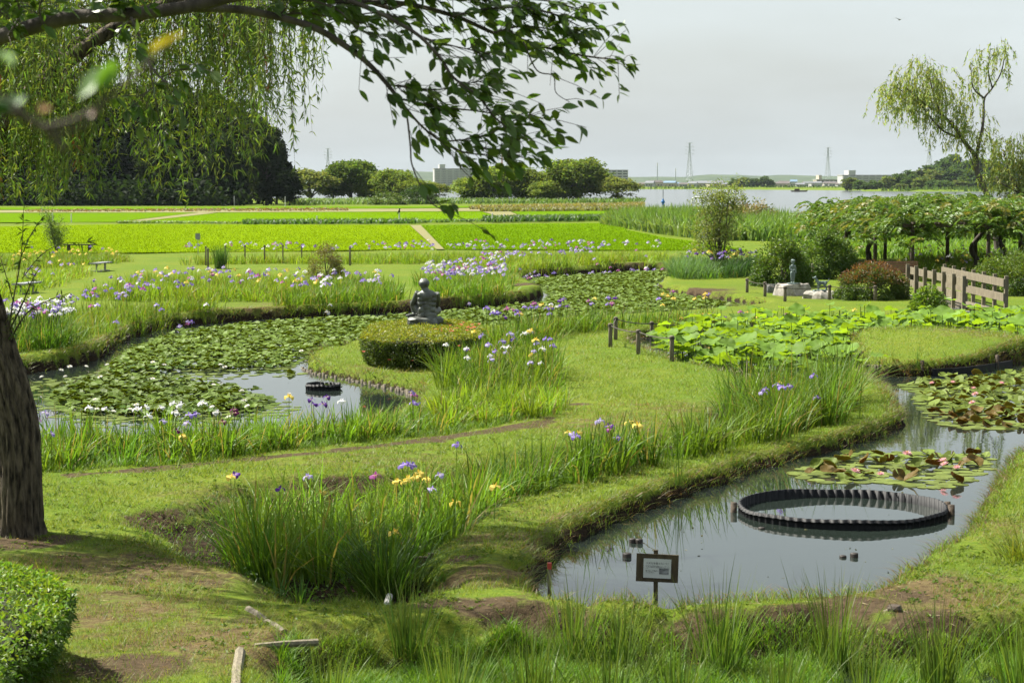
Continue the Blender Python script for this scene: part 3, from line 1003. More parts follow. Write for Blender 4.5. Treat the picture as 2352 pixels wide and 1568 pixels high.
def block(name, label, x, ytop, Y, w, d, nfl, cols, mw=M_WALLS[0]):
    """a slab of flats: each storey a recessed wall band behind a balcony"""
    loc, h = far_at(x, ytop, Y)
    t = thing(name, label, 'building', loc, .15)
    link('wall', Geo().add(*box_arr(-w / 2, w / 2, -d / 2, d / 2, -1, h)).mesh('block_wall', mw), t)
    link('roof', Geo().add(*box_arr(-w / 2 - .3, w / 2 + .3, -d / 2 - .3, d / 2 + .3, h, h + .8)).mesh('block_roof', M_CONC), t)
    link('stair_tower', Geo().add(*box_arr(-w * .38, -w * .25, -d / 2 + 1, d / 2 - 1, h + .8, h + 5)).mesh('block_tower', mw), t)
    fh = h / nfl
    bm = Geo().add(*box_arr(-w / 2 + .4, w / 2 - .4, -d / 2 - 1.4, -d / 2, 0, 1.2)).mesh('block_balcony', mw)
    wm = Geo().add(*box_arr(-w / cols * .36, w / cols * .36, -d / 2 - .06, -d / 2 + .02, 0, fh * .55)).mesh('block_window', M_GLASS)
    for f in range(nfl):
        link('balcony', bm, t, (0, 0, f * fh + .2))
        for c in range(cols):
            link('window', wm, t, ((c + .5) / cols * w - w / 2, 0, f * fh + fh * .32))
    return t


block('apartment_block', 'white apartment block behind the hanging twigs across the lake', 1046, 388, 2100, 46, 14, 9, 7)
block('long_building', 'long white building showing behind the tallest round shore tree', 1388, 391, 2300, 52, 18, 6, 8)
block('hospital_building', 'long pale building left of the wooded far shore hill', 1990, 403, 1900, 52, 16, 5, 8)
block('low_hall', 'low cream hall at the foot of the middle right pylon', 1896, 413, 2000, 22, 12, 2, 5, M_WALLS[1])


def pylon(label, x, ytop, Y, name='pylon', mats=None, arms=True):
    loc, h = far_at(x, ytop, Y)
    t = thing(name, label, 'pylon' if arms else 'mast', loc, .3, 'pylons across the lake' if arms else None)
    g = Geo()
    bw, tw = h * .085, h * .012
    nl = 11
    zs = h * (np.linspace(0, 1, nl) ** .85)
    half = lambda z: bw + (tw - bw) * min(1, (z / h) * 1.18) ** .75
    rr = .22
    cor = lambda z: [np.array((sx * half(z), sy * half(z), z)) for sx, sy in ((-1, -1), (1, -1), (1, 1), (-1, 1))]
    for a, b in zip(zs[:-1], zs[1:]):
        A, B = cor(a), cor(b)
        for k in range(4):
            g.add(*tube_arr([A[k], B[k]], rr, 4, False), m=0)
            g.add(*tube_arr([A[k], B[(k + 1) % 4]], rr * .6, 3, False))
            g.add(*tube_arr([A[(k + 1) % 4], B[k]], rr * .6, 3, False))
            g.add(*tube_arr([B[k], B[(k + 1) % 4]], rr * .6, 3, False))
    link('lattice', g.mesh('pylon_lattice', mats or M_STEEL), t)
    if arms:
        for f, w in ((.98, .085), (.90, .11), (.82, .12), (.74, .11)):
            z, a = h * f, h * w
            ga = Geo()
            for s in (-1, 1):
                ga.add(*tube_arr([(s * half(z), 0, z), (s * a, 0, z + .3)], rr * .9, 4))
                ga.add(*tube_arr([(s * half(z), 0, z + h * .03), (s * a, 0, z + .3)], rr * .6, 4))
            link('cross_arm', ga.mesh('pylon_arm', M_STEEL), t)
    return t


pylon('steel pylon rising behind the shore trees nearest the dark wood', 753, 340, 2500)
pylon('steel pylon standing alone above the houses left of the pale shrub tree', 1584, 327, 2450)
pylon('steel pylon rising above the low cream hall across the lake', 1902, 338, 2600)
pylon('steel pylon rising beside the wooded far shore hill', 2135, 318, 2400)
pylon('red and white lattice mast behind the large domed shore tree', 1153, 353, 2300, 'lattice_mast', solid_mat('mast_red_white', (.45, .12, .09), (.6, .5, .46), .35, .6, 0, (.01, .01, 1)), False)
for x, yt, lab in ((1510, 380, 'thin grey mast above the town across the lake'), (1552, 393, 'short thin mast left of the lone pylon across the lake')):
    loc, h = far_at(x, yt, 1900)
    t = thing('mast', lab, 'mast', loc)
    link('pole', Geo().add(*tube_arr([(0, 0, 0), (0, 0, h)], [.6, .35], 6)).mesh('mast_pole', M_STEEL), t)
    link('antenna', Geo().add(*tube_arr([(0, 0, h), (0, 0, h + 3)], [.5, .3], 6)).mesh('mast_antenna', M_WHITE), t)

# little fishing boat by the far reeds and a bird in the sky
bp_ = P(1718, 434.6, -.5)
g = Geo()
V = np.array([(-4, -1, .7), (-4, 1, .7), (3, 1, .7), (5, 0, .9), (3, -1, .7), (-3.6, -.7, 0), (-3.6, .7, 0), (2.6, .6, 0), (4.2, 0, 0), (2.6, -.6, 0)], float)
F = []
for i in range(5):
    j = (i + 1) % 5
    F += [(i, j, j + 5), (i, j + 5, i + 5)]
F += [(5, 6, 7), (5, 7, 9), (7, 8, 9)]
bt = thing('fishing_boat', 'small brown boat moored at the tip of the far reed belt', 'boat', (P(1722, 436, -.5)[0] * 1.0, 1020, -.55))
link('hull', Geo().add(V, F).mesh('boat_hull', M_WOOD), bt)
link('cabin', Geo().add(*box_arr(-2, .5, -.6, .6, .5, 1.6)).mesh('boat_cabin', M_WOOD_D), bt)
b0 = PY(2066, 45, 140)
bird = thing('bird', 'small dark bird gliding high over the lake', 'bird', b0, .2)
g = Geo()
g.add(*ellipsoid_arr((0, 0, 0), (.16, .06, .05), None, 8, 6))
for s in (-1, 1):
    g.add([(-.08, 0, .02), (.09, 0, .02), (.05, s * .32, .14), (-.05, s * .3, .13), (-.04, s * .62, .05)], [(0, 1, 2), (0, 2, 3), (3, 2, 4)])
g.add([(-.12, .03, 0), (-.12, -.03, 0), (-.3, .07, 0), (-.3, -.07, 0)], [(0, 1, 3), (0, 3, 2)])
link('body', g.mesh('bird_body', M_ROCK_D), bird, (0, 0, 0), (0, 0, 1.6))

# ---------------------------------------------------------------- reeds and rough grass on the right
def reed_geo(pl, n, h, w, c, seg=2, zb=None, lean=.15, bend=.35, hv=(.6, 1.15)):
    q = sample(pl, n)
    N = len(q)
    z = Z(q[:, 0], q[:, 1]) if zb is None else np.full(N, zb)
    return blades(np.column_stack([q, np.maximum(z, -.5)]), rng.uniform(*hv, N) * h, w, None, rng.uniform(0, lean * 2, N), rng.uniform(0, bend * 2, N), tint(c, N, .25), seg)


g = Geo()
REED = np.array([(9.5, 205), (12.5, 170), (15.5, 148), (21, 142), (30, 140), (44, 138), (44, 152), (33, 158), (26, 172), (25, 215), (20, 228)], float)
g.add(*reed_geo(REED, 18000, 2.1, .13, (.12, .215, .034), 2, 0))
g.add(*reed_geo(REED, 10000, 1.6, .22, (.11, .20, .045), 2, 0))
g.add(*reed_geo(np.array([(9, 205), (12, 168), (15, 146), (18, 146), (15, 172), (13, 208)], float), 4000, 1.5, .2, (.14, .22, .055), 2, 0))
tag(link('reed_bed', g.mesh('reed_bed', M_BLADE)), 'tall green reed bed between the paddies and the lake', 'reeds', None, 'stuff')
g = Geo()
g.add(*reed_geo(np.array([(18, 113), (34, 111), (60, 112), (60, 140), (44, 138), (30, 136), (20, 138)], float), 15000, .7, .12, (.14, .26, .03), 2, 0))
g.add(*reed_geo(np.array([(26, 96), (40, 96), (50, 112), (30, 112)], float), 5000, 1.3, .08, (.17, .24, .06), 2, 0))
tag(link('rough_meadow_grass', g.mesh('rough_meadow_grass', M_BLADE)), 'rough bright grass behind the pergola', 'grass', None, 'stuff')
g = Geo()
g.add(*reed_geo(poly([(1535, 634), (1560, 616), (1640, 620), (1650, 640), (1560, 642)]), 2200, 1.0, .03, (.09, .18, .05), 3, 0, .25, .5))
g.add(*reed_geo(poly([(1660, 624), (1742, 618), (1745, 634), (1660, 640)]), 1800, .95, .03, (.045, .105, .03), 3, 0, .15, .3))
tag(link('waterside_reeds', g.mesh('waterside_reeds', M_BLADE)), 'clump of tall reeds around the foot of the pale shrub tree', 'reeds', None, 'stuff')


# ---------------------------------------------------------------- bushes and hedges
def bush(name, label, cat, base, top, halfw, depth, col, n=4000, leaf=.09, seed=0, group=None, col2=None, loose=.1, tipc=None, mat=None, ncl=70):
    """a leafy dome: twigs inside, leaves in clumps over an uneven shell"""
    r = np.random.default_rng(seed + 900)
    base = np.array((base[0], base[1], Z1(base[0], base[1])))
    t = thing(name, label, cat, base, 0, group)
    d = unit(r.normal(size=(ncl, 3)))
    d[:, 2] = np.abs(d[:, 2]) * 1.2 - .25
    d = unit(d)
    R = np.array((halfw, depth, top))
    g = Geo()
    for e in d:
        c = e * R * r.uniform(.78, 1.0)
        c[2] = max(c[2], .08 * top)
        k = n // ncl
        o = unit(r.normal(size=(k, 3))) * r.uniform(.4, 1.0, (k, 1)) * np.array((halfw, depth, top * .7)) * .27
        pos = c + o
        pos[:, 2] = np.maximum(pos[:, 2], .03)
        dr = unit(e * .4 + r.normal(size=(k, 3)))
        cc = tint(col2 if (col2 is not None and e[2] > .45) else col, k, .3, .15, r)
        g.add(*leaves(pos, dr, leaf * r.uniform(.6, 1.4, k), leaf * .5, cc, r))
    k = int(n * loose)
    e = unit(r.normal(size=(k, 3)))
    e[:, 2] = np.abs(e[:, 2]) + (.55 if tipc is not None else 0)
    e = unit(e)
    pos = e * R * r.uniform(.95, 1.18, (k, 1))
    g.add(*leaves(pos, unit(e + r.normal(size=(k, 3)) * .5), leaf * 1.2, leaf * .45, tint(tipc if tipc is not None else col, k, .3, .15, r), r))
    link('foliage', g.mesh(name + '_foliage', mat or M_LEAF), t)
    s = Geo()
    for i in range(12):
        e = d[i] * R * .8
        e[2] = abs(e[2])
        p = spline([(r.uniform(-.08, .08), r.uniform(-.08, .08), -.05), e * .4 + np.array((0, 0, .15 * top)), e], 4)
        s.add(*tube_arr(p, np.linspace(.022, .006, len(p)), 5))
    link('stems', s.mesh(name + '_stems', M_TWIG, True), t)
    return t


p = P(1795, 655)
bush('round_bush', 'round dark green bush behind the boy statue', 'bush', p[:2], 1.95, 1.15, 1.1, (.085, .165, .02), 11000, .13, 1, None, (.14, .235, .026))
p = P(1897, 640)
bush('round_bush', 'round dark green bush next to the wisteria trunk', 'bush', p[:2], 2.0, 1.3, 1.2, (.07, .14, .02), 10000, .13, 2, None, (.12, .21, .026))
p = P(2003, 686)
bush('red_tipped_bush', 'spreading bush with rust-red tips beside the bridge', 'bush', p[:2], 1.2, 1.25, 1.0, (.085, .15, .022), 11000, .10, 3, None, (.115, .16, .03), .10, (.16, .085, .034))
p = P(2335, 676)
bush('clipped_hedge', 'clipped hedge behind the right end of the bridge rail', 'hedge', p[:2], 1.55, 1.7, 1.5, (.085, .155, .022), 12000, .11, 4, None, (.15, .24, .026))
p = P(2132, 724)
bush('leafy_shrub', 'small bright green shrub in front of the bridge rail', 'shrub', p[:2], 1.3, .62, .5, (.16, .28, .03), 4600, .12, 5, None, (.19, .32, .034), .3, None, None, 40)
p = P(748, 642)
bush('olive_bush', 'olive brown twiggy bush between the rope fence and the irises', 'bush', p[:2], 1.45, .72, .7, (.125, .13, .035), 4200, .08, 6, None, (.16, .15, .045), .3)
p = P(507, 617)
tuft = thing('grass_tuft', 'dark upright grass tuft beside the far rope fence', 'grass', (p[0], p[1], 0))
q = rng.normal(size=(260, 2)) * .14
link('foliage', Geo().add(*blades(np.column_stack([q, np.zeros(260)]), rng.uniform(.9, 1.6, 260), .02, None, .15, .2, tint((.05, .12, .025), 260), 2)).mesh('grass_tuft', M_BLADE), tuft)
loc, h = far_at(1714, 441, 172)
bush('flowering_bush', 'olive bush with pale flower spikes at the lake edge', 'bush', loc[:2], 2.6, 2.9, 2.0, (.085, .12, .03), 3000, .25, 7, None, (.22, .19, .08))
p = P(958, 469)
bush('field_bush', 'small dark bush on the far straw levee beyond the crow post', 'bush', p[:2], 3.2, 3.6, 2.5, (.045, .09, .02), 1500, .5, 8)
p = P(887, 470)
bush('field_bush', 'small pale bush on the far straw levee nearer the dark wood', 'bush', p[:2], 2.2, 3.6, 2.5, (.10, .16, .035), 1200, .5, 9)

# clipped azalea hedge that carries the crouching bronze
def clipped(name, label, cx, cy, rx, ry, H, n, leaf, col, ctop, seed, flowers=0, box=2.6):
    r = np.random.default_rng(seed)
    z0 = Z1(cx, cy)
    t = thing(name, label, 'hedge', (cx, cy, z0))
    th = r.uniform(0, 2 * math.pi, n)
    m = r.random(n) < .55
    e = 2.0 / box
    c_, s_ = np.cos(th), np.sin(th)
    ex, ey = np.sign(c_) * np.abs(c_) ** e, np.sign(s_) * np.abs(s_) ** e
    k = np.where(m, np.sqrt(r.random(n)), 1.0)
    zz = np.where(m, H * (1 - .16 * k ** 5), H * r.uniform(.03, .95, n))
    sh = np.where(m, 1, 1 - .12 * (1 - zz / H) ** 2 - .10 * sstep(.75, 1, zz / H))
    lump = 1 + .05 * (vnoise(ex * 6 + zz, ey * 6 + zz, 1.0, seed) - .5) * 2
    pos = np.stack([ex * rx * k * sh * lump, ey * ry * k * sh * lump, zz * (1 + .06 * (vnoise(ex * k * 5, ey * k * 5, 1.0, seed + 1) - .5) * 2)], 1)
    nrm = np.where(m[:, None], np.array((0, 0, 1.0)), np.stack([ex, ey, zz * 0 + .15], 1))
    pos += r.normal(size=(n, 3)) * .018
    dr = unit(nrm * .45 + r.normal(size=(n, 3)))
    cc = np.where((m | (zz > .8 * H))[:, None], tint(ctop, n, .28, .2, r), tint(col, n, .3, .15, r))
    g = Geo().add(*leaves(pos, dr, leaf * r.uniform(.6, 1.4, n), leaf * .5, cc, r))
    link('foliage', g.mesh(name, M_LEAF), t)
    # twiggy dark inside
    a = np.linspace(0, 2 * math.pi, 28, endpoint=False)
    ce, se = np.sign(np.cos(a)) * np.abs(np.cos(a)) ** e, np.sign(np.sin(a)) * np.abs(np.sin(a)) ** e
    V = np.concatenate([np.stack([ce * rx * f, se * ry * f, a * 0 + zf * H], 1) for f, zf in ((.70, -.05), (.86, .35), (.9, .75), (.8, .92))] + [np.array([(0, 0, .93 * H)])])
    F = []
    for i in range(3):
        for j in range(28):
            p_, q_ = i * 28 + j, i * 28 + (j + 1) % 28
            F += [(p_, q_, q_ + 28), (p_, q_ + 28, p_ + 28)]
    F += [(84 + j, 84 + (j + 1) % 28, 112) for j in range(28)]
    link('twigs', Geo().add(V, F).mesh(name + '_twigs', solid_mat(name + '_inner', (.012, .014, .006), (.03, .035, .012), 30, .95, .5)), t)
    return t, z0


HX, HY = P(965, 838)[0] - .05, 48.6
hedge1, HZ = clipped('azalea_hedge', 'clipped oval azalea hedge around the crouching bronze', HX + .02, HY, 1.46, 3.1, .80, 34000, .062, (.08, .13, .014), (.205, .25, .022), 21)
rf_ = np.random.default_rng(8)
fl = Geo()
az = (.75, .16, .12)
for i in range(42):
    if i < 34:
        a, k = rf_.uniform(-1.2, .5), rf_.uniform(.4, .95)
        pp = (math.cos(a) * 1.5 * k, math.sin(a) * 2.9 * k, .82)
    else:
        pp = (rf_.uniform(-1.4, 1.4), -3.0 + rf_.uniform(0, .2), rf_.uniform(.2, .7))
    for j in range(5):
        b = j * 1.2566 + i
        fl.add([pp, (pp[0] + .03 * math.cos(b - .5), pp[1] + .03 * math.sin(b - .5), pp[2] + .02), (pp[0] + .05 * math.cos(b), pp[1] + .05 * math.sin(b), pp[2] + .02), (pp[0] + .03 * math.cos(b + .5), pp[1] + .03 * math.sin(b + .5), pp[2] + .02)], [(0, 1, 2), (0, 2, 3)], np.array(az) * rf_.uniform(.8, 1.15))
o = link('blossoms', fl.mesh('azalea_blossoms', M_PETAL), hedge1)
o['kind'] = 'stuff'
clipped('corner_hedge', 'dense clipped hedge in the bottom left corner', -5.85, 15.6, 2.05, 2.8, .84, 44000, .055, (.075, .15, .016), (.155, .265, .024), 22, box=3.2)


# ---------------------------------------------------------------- bronzes
def remesh(name, parts, vox, mat, smooth=4):
    """fuse overlapping solids into one continuous skin"""
    g = Geo()
    for v, f in parts:
        g.add(v, f)
    me = g.mesh(name + '_src', mat)
    o = bpy.data.objects.new(name + '_src', me)
    COL.objects.link(o)
    m = o.modifiers.new('r', 'REMESH')
    m.mode = 'VOXEL'
    m.voxel_size = vox
    s = o.modifiers.new('s', 'SMOOTH')
    s.iterations = smooth
    dg = bpy.context.evaluated_depsgraph_get()
    ev = o.evaluated_get(dg)
    out = bpy.data.meshes.new_from_object(ev)
    out.name = name
    out.materials.clear()
    out.materials.append(mat)
    out.polygons.foreach_set('use_smooth', np.ones(len(out.polygons), bool))
    bpy.data.objects.remove(o)
    return out


E = ellipsoid_arr


def limb(pts, rad, n=10):
    s = spline(pts, 4)
    rr = np.interp(np.linspace(0, 1, len(s)), np.linspace(0, 1, len(rad)), rad)
    return tube_arr(s, rr, n)


def rock(name, rx, ry, h, seed, mat, flat=.75, nn=26):
    r = np.random.default_rng(seed)
    V, F = E((0, 0, 0), (1, 1, 1), None, nn, 12)
    d = V.copy()
    ang = np.arctan2(d[:, 1], d[:, 0])
    k = 1 + .16 * np.sin(ang * 2 + r.uniform(0, 6)) + .1 * np.sin(ang * 5 + r.uniform(0, 6)) + .12 * (vnoise(d[:, 0] * 3 + 9, d[:, 2] * 3 + d[:, 1] * 2, 1, seed) - .5)
    V = np.column_stack([d[:, 0] * rx * k, d[:, 1] * ry * k, np.clip(d[:, 2] * 1.5, -.3, flat) / flat * h * (1 + .05 * (vnoise(d[:, 0] * 4, d[:, 1] * 4, 1, seed + 3) - .5))])
    V += r.normal(size=V.shape) * .035 * rx * np.array((1, 1, .8))
    return Geo().add(V, F).mesh(name, mat)


SX, SY = P(980, 735, .88)[0], 49.2
st = thing('crouching_bronze', 'dark green bronze of a seated muscular man seen from behind on the azalea hedge', 'statue', (SX + .02, SY, HZ + .985))
st.scale = (1.02, 1.0, .93)
body = [E((0, -.015, .27), (.215, .15, .2)), E((-.0, -.02, .55), (.255, .15, .19)), E((0, -.01, .36), (.225, .145, .22)), E((0, .0, .14), (.235, .165, .17)), E((.0, .02, .05), (.24, .19, .09)),
        E((-.07, .05, .885), (.118, .135, .145)), E((-.065, .02, .84), (.10, .11, .10)), limb([(-.03, 0, .66), (-.06, .02, .80)], [.10, .085]),
        limb([(-.2, 0, .66), (-.27, .06, .52), (-.345, .14, .36)], [.10, .085, .068]), limb([(-.345, .14, .36), (-.37, .26, .33)], [.065, .055]),
        limb([(-.13, .08, .12), (-.27, .25, .3), (-.36, .33, .41)], [.13, .12, .09]), limb([(-.36, .33, .41), (-.345, .30, .22), (-.33, .26, .05)], [.085, .075, .05]),
        limb([(-.31, .24, .045), (-.43, .16, .035), (-.52, .12, .025)], [.055, .05, .03]),
        limb([(.21, 0, .64), (.245, .08, .45), (.235, .2, .28)], [.095, .08, .065]), limb([(.235, .2, .28), (.1, .38, .3)], [.06, .05]),
        limb([(.13, .08, .12), (.22, .35, .16), (.2, .5, .14)], [.13, .12, .09]), limb([(.2, .5, .14), (-.02, .5, .08), (-.2, .45, .05)], [.085, .07, .05]),
        limb([(-.2, .45, .05), (-.3, .42, .04)], [.05, .035])]
# carved bulges of the back, two columns beside the spine, and hair
for i, z in enumerate((.64, .56, .47, .38, .29)):
    body.append(E((-.055, -.108 + .02 * (i == 0), z), (.06, .05, .056)))
    body.append(E((.06, -.108 + .02 * (i == 0), z - .02), (.06, .05, .056)))
for x, z in ((-.16, .6), (.165, .59), (-.16, .48), (.165, .47), (-.15, .36), (.155, .35), (-.14, .2), (.14, .2), (-.1, .06), (.1, .06)):
    body.append(E((x, -.095 if z > .25 else -.12, z), (.075, .06, .07 if z > .25 else .09)))
for i in range(9):
    a = -1.2 + i * .3
    body.append(limb([(-.07 + .05 * math.sin(a), .02, 1.03), (-.07 + .12 * math.sin(a), .03 - .13 * math.cos(a), .93), (-.07 + .115 * math.sin(a), .02 - .12 * math.cos(a), .83)], [.02, .022, .016], 6))
link('figure', remesh('seated_figure', body, .012, M_BRONZE, 3), st)
pl_ = rock('bronze_plinth', .47, .40, .17, 31, M_BRONZE, .55)
link('plinth', pl_, st, (-.07, .08, -.165))
link('cloth', remesh('statue_cloth', [E((.08, -.16, .06), (.17, .05, .09)), E((.1, -.17, .015), (.12, .06, .03))], .012, M_BRONZE, 2), st)

# boy and dog
bx, by = P(1819, 676)[0], P(1819, 676)[1]
bz = Z1(bx, by)
rk = thing('pale_boulder', 'large pale boulder under the boy statue', 'rock', (bx + .02, by, bz - .02))
link('boulder', rock('boulder_mesh', .74, .55, .44, 41, M_ROCK, .7), rk)
boy = thing('boy_statue', 'small verdigris bronze of a boy in a cap standing on a pale boulder', 'statue', (bx + .02, by, bz + .42))
b_ = [E((.0, 0, .82), (.065, .075, .075)), limb([(0, .0, .70), (.0, .0, .78)], [.04, .04]), E((0, 0, .635), (.085, .062, .09)), E((0, .005, .52), (.075, .058, .10)), E((0, .008, .42), (.082, .065, .07)),
      limb([(-.085, 0, .68), (-.115, -.01, .58), (-.11, -.04, .50)], [.034, .029, .025]), limb([(-.11, -.04, .50), (-.05, -.1, .49), (-.0, -.125, .515)], [.025, .021, .017]), E((.01, -.13, .52), (.026, .018, .022)),
      limb([(.085, 0, .68), (.125, .01, .56), (.135, -.01, .42)], [.033, .028, .02]), E((.137, -.015, .395), (.017, .022, .032)),
      limb([(-.045, 0, .42), (-.05, -.01, .23), (-.045, .01, .05)], [.056, .042, .026]), limb([(.045, 0, .42), (.042, -.015, .23), (.04, .01, .05)], [.056, .042, .026]),
      limb([(-.045, .02, .03), (-.05, -.08, .022)], [.03, .024]), limb([(.04, .02, .03), (.05, -.085, .022)], [.03, .024]),
      E((0, -.075, .81), (.014, .016, .014)), E((-.065, 0, .815), (.012, .018, .024)), E((.065, 0, .815), (.012, .018, .024)), E((-.025, -.066, .83), (.012, .008, .008)), E((.025, -.066, .83), (.012, .008, .008)), E((0, -.068, .782), (.02, .008, .006))]
link('figure', remesh('boy_figure', b_, .0085, M_BRONZE_L, 2), boy, (0, 0, .04), (0, 0, .35))
cap = [E((0, 0, .885), (.08, .088, .035)), E((0, -.075, .872), (.07, .055, .010))]
link('cap', remesh('boy_cap', cap, .007, M_BRONZE_L, 1), boy, (0, 0, .04), (0, 0, .35))
link('base', rock('boy_base', .24, .2, .045, 44, M_BRONZE_L, .5), boy, (.02, -.02, 0))
dx, dy = P(1886, 682)[0], P(1886, 682)[1]
dz = Z1(dx, dy)
rk = thing('flat_boulder', 'low pale boulder under the dog statue', 'rock', (dx, dy, dz - .02))
link('boulder', rock('boulder_mesh', .80, .55, .27, 42, M_ROCK, .6), rk)
dog = thing('dog_statue', 'small verdigris bronze of a dog looking up at the boy', 'statue', (dx, dy, dz + .285))
dg_ = [E((-.07, 0, .24), (.095, .065, .085)), E((.05, 0, .25), (.11, .055, .065)), E((.15, 0, .25), (.07, .055, .07)), limb([(-.13, 0, .28), (-.18, 0, .36), (-.21, 0, .405)], [.062, .05, .045]),
       E((-.225, 0, .42), (.058, .048, .048)), limb([(-.25, 0, .42), (-.31, 0, .425)], [.036, .025]), E((-.318, 0, .432), (.012, .014, .01)),
       limb([(-.205, -.035, .45), (-.2, -.045, .50)], [.022, .006]), limb([(-.205, .035, .45), (-.2, .045, .50)], [.022, .006]),
       limb([(.2, 0, .29), (.26, 0, .32), (.285, 0, .40)], [.024, .018, .01])]
for s in (-1, 1):
    dg_ += [limb([(-.1, s * .042, .22), (-.095, s * .045, .12), (-.105, s * .045, .015)], [.036, .024, .018]), limb([(-.1, s * .045, .015), (-.13, s * .045, .01)], [.02, .014]),
            limb([(.15, s * .04, .25), (.125, s * .046, .16), (.185, s * .046, .10), (.17, s * .046, .015)], [.05, .035, .021, .018]), limb([(.17, s * .046, .015), (.14, s * .046, .01)], [.02, .014])]
link('figure', remesh('dog_figure', dg_, .0085, M_BRONZE_L, 2), dog, (0, 0, .02), (0, 0, .15), 1.08)
link('base', rock('dog_base', .34, .16, .04, 45, M_BRONZE_L, .5), dog, (0, 0, -.015))
p = P(1771, 671)
rk = thing('small_boulder', 'small pointed reddish rock left of the boy statue', 'rock', (p[0], p[1], Z1(p[0], p[1]) - .03))
link('boulder', rock('boulder_mesh', .26, .2, .36, 43, M_ROCK_D, .95), rk)

# ---------------------------------------------------------------- pergola with wisteria
PX0, PX1, PY0, PY1 = 17.1, 27.6, 86.2, 112.5
pg = thing('pergola', 'long wooden pergola carrying the wisteria', 'pergola', ((PX0 + PX1) / 2, (PY0 + PY1) / 2, 0))
ox, oy = -(PX0 + PX1) / 2, -(PY0 + PY1) / 2
posts = []
for xx in (17.5, 20.9, 24.3):
    for yy in (87, 95.5, 104, 111.5):
        posts.append((xx + rng.uniform(-.1, .1), yy))
pm = Geo().add(*tube_arr([(0, 0, -.3), (0, 0, 2.35)], [.10, .085], 8)).mesh('pergola_post', M_WOOD_D, True)
for a, b in posts:
    link('post', pm, pg, (a + ox, b + oy, 0))
for yy in (87, 95.5, 104, 111.5):
    link('beam', Geo().add(*box_arr(-5.3, 5.3, -.07, .07, 2.35, 2.5)).mesh('pergola_beam', M_WOOD_D), pg, (0, yy + oy, 0))
rm = Geo().add(*box_arr(-.04, .04, -13.2, 13.2, 2.502, 2.58)).mesh('pergola_rafter', M_WOOD_D)
for xx in np.arange(PX0 + .3, PX1, 1.1):
    link('rafter', rm, pg, (xx + ox, 0, 0))
ws = thing('wisteria', 'wisteria with twisted trunks spread over the pergola roof', 'wisteria', ((PX0 + PX1) / 2, (PY0 + PY1) / 2, 0))
rw = np.random.default_rng(77)
g = Geo()
ncl = 700
c = np.column_stack([rw.uniform(PX0 - .6, PX1 + .5, ncl), rw.uniform(PY0 - .4, PY1 + .8, ncl), rw.uniform(2.45, 3.25, ncl)])
edge = np.minimum(np.minimum(c[:, 0] - PX0, PX1 - c[:, 0]), np.minimum(c[:, 1] - PY0, PY1 - c[:, 1])) < .8
c[:, 2] += .75 * (vnoise(c[:, 0], c[:, 1], 2.6, 7) - .35) * sstep(.0, 1.2, np.minimum(c[:, 1] - PY0 + 1, 9))
c[edge, 2] -= rw.uniform(0, 1.25, edge.sum()) * (.35 + vnoise(c[edge, 0] * 1.3, c[edge, 1] * .5, 1.0, 17))
for i, p in enumerate(c):
    for _ in range(8):
        # a pinnate spray: leaflets in pairs along a drooping stalk
        m = 11
        az = rw.uniform(0, 6.283)
        dd = np.array((math.cos(az), math.sin(az), 0))
        b = p + rw.normal(size=3) * np.array((.5, .6, .16))
        tt = np.linspace(.1, 1, m)
        st_ = b + dd * (tt * .62)[:, None] + np.array((0, 0, 1)) * (.34 * tt - .55 * tt ** 2)[:, None]
        sd = np.array((-dd[1], dd[0], 0))
        col = tint((.135, .245, .028) if rw.random() < .85 else (.24, .26, .05), m, .2, .15, rw)
        for s in (-1, 1):
            g.add(*leaves(st_, np.tile(sd * s + dd * .5 + np.array((0, 0, -.25)), (m, 1)), .22, .10, col, rw))
for i in range(60):                       # long whippy shoots above the roof
    b = np.array((rw.uniform(PX0, PX1), rw.uniform(PY0, PY1), 3.0))
    m = 12
    k = np.linspace(0, 1, m)
    a = rw.uniform(0, 6.28)
    s = b + np.stack([math.cos(a) * k * .5, math.sin(a) * k * .5, k * rw.uniform(.3, .9)], 1)
    g.add(*leaves(s, rw.normal(size=(m, 3)), .16, .07, tint((.16, .25, .04), m, .2, .1, rw), rw))
lf = link('leaves', g.mesh('wisteria_leaves', M_LEAF), ws, (ox, oy, 0))
for (a, b, s) in ((18.6, 110.5, 1), (19.8, 110.0, -1), (26.2, 106.5, 1), (27.4, 105.0, -1), (21.8, 94, 1)):
    tp = spline([(a, b, -.2), (a + .15 * s, b, .6), (a - .1 * s, b + .1, 1.2), (a + .35 * s, b, 1.9), (a + .8 * s, b + .3, 2.5)], 5)
    link('trunk', Geo().add(*tube_arr(tp, np.linspace(.16, .08, len(tp)), 8, wob=.15)).mesh('wisteria_trunk', M_BARK, True), ws, (ox, oy, 0))

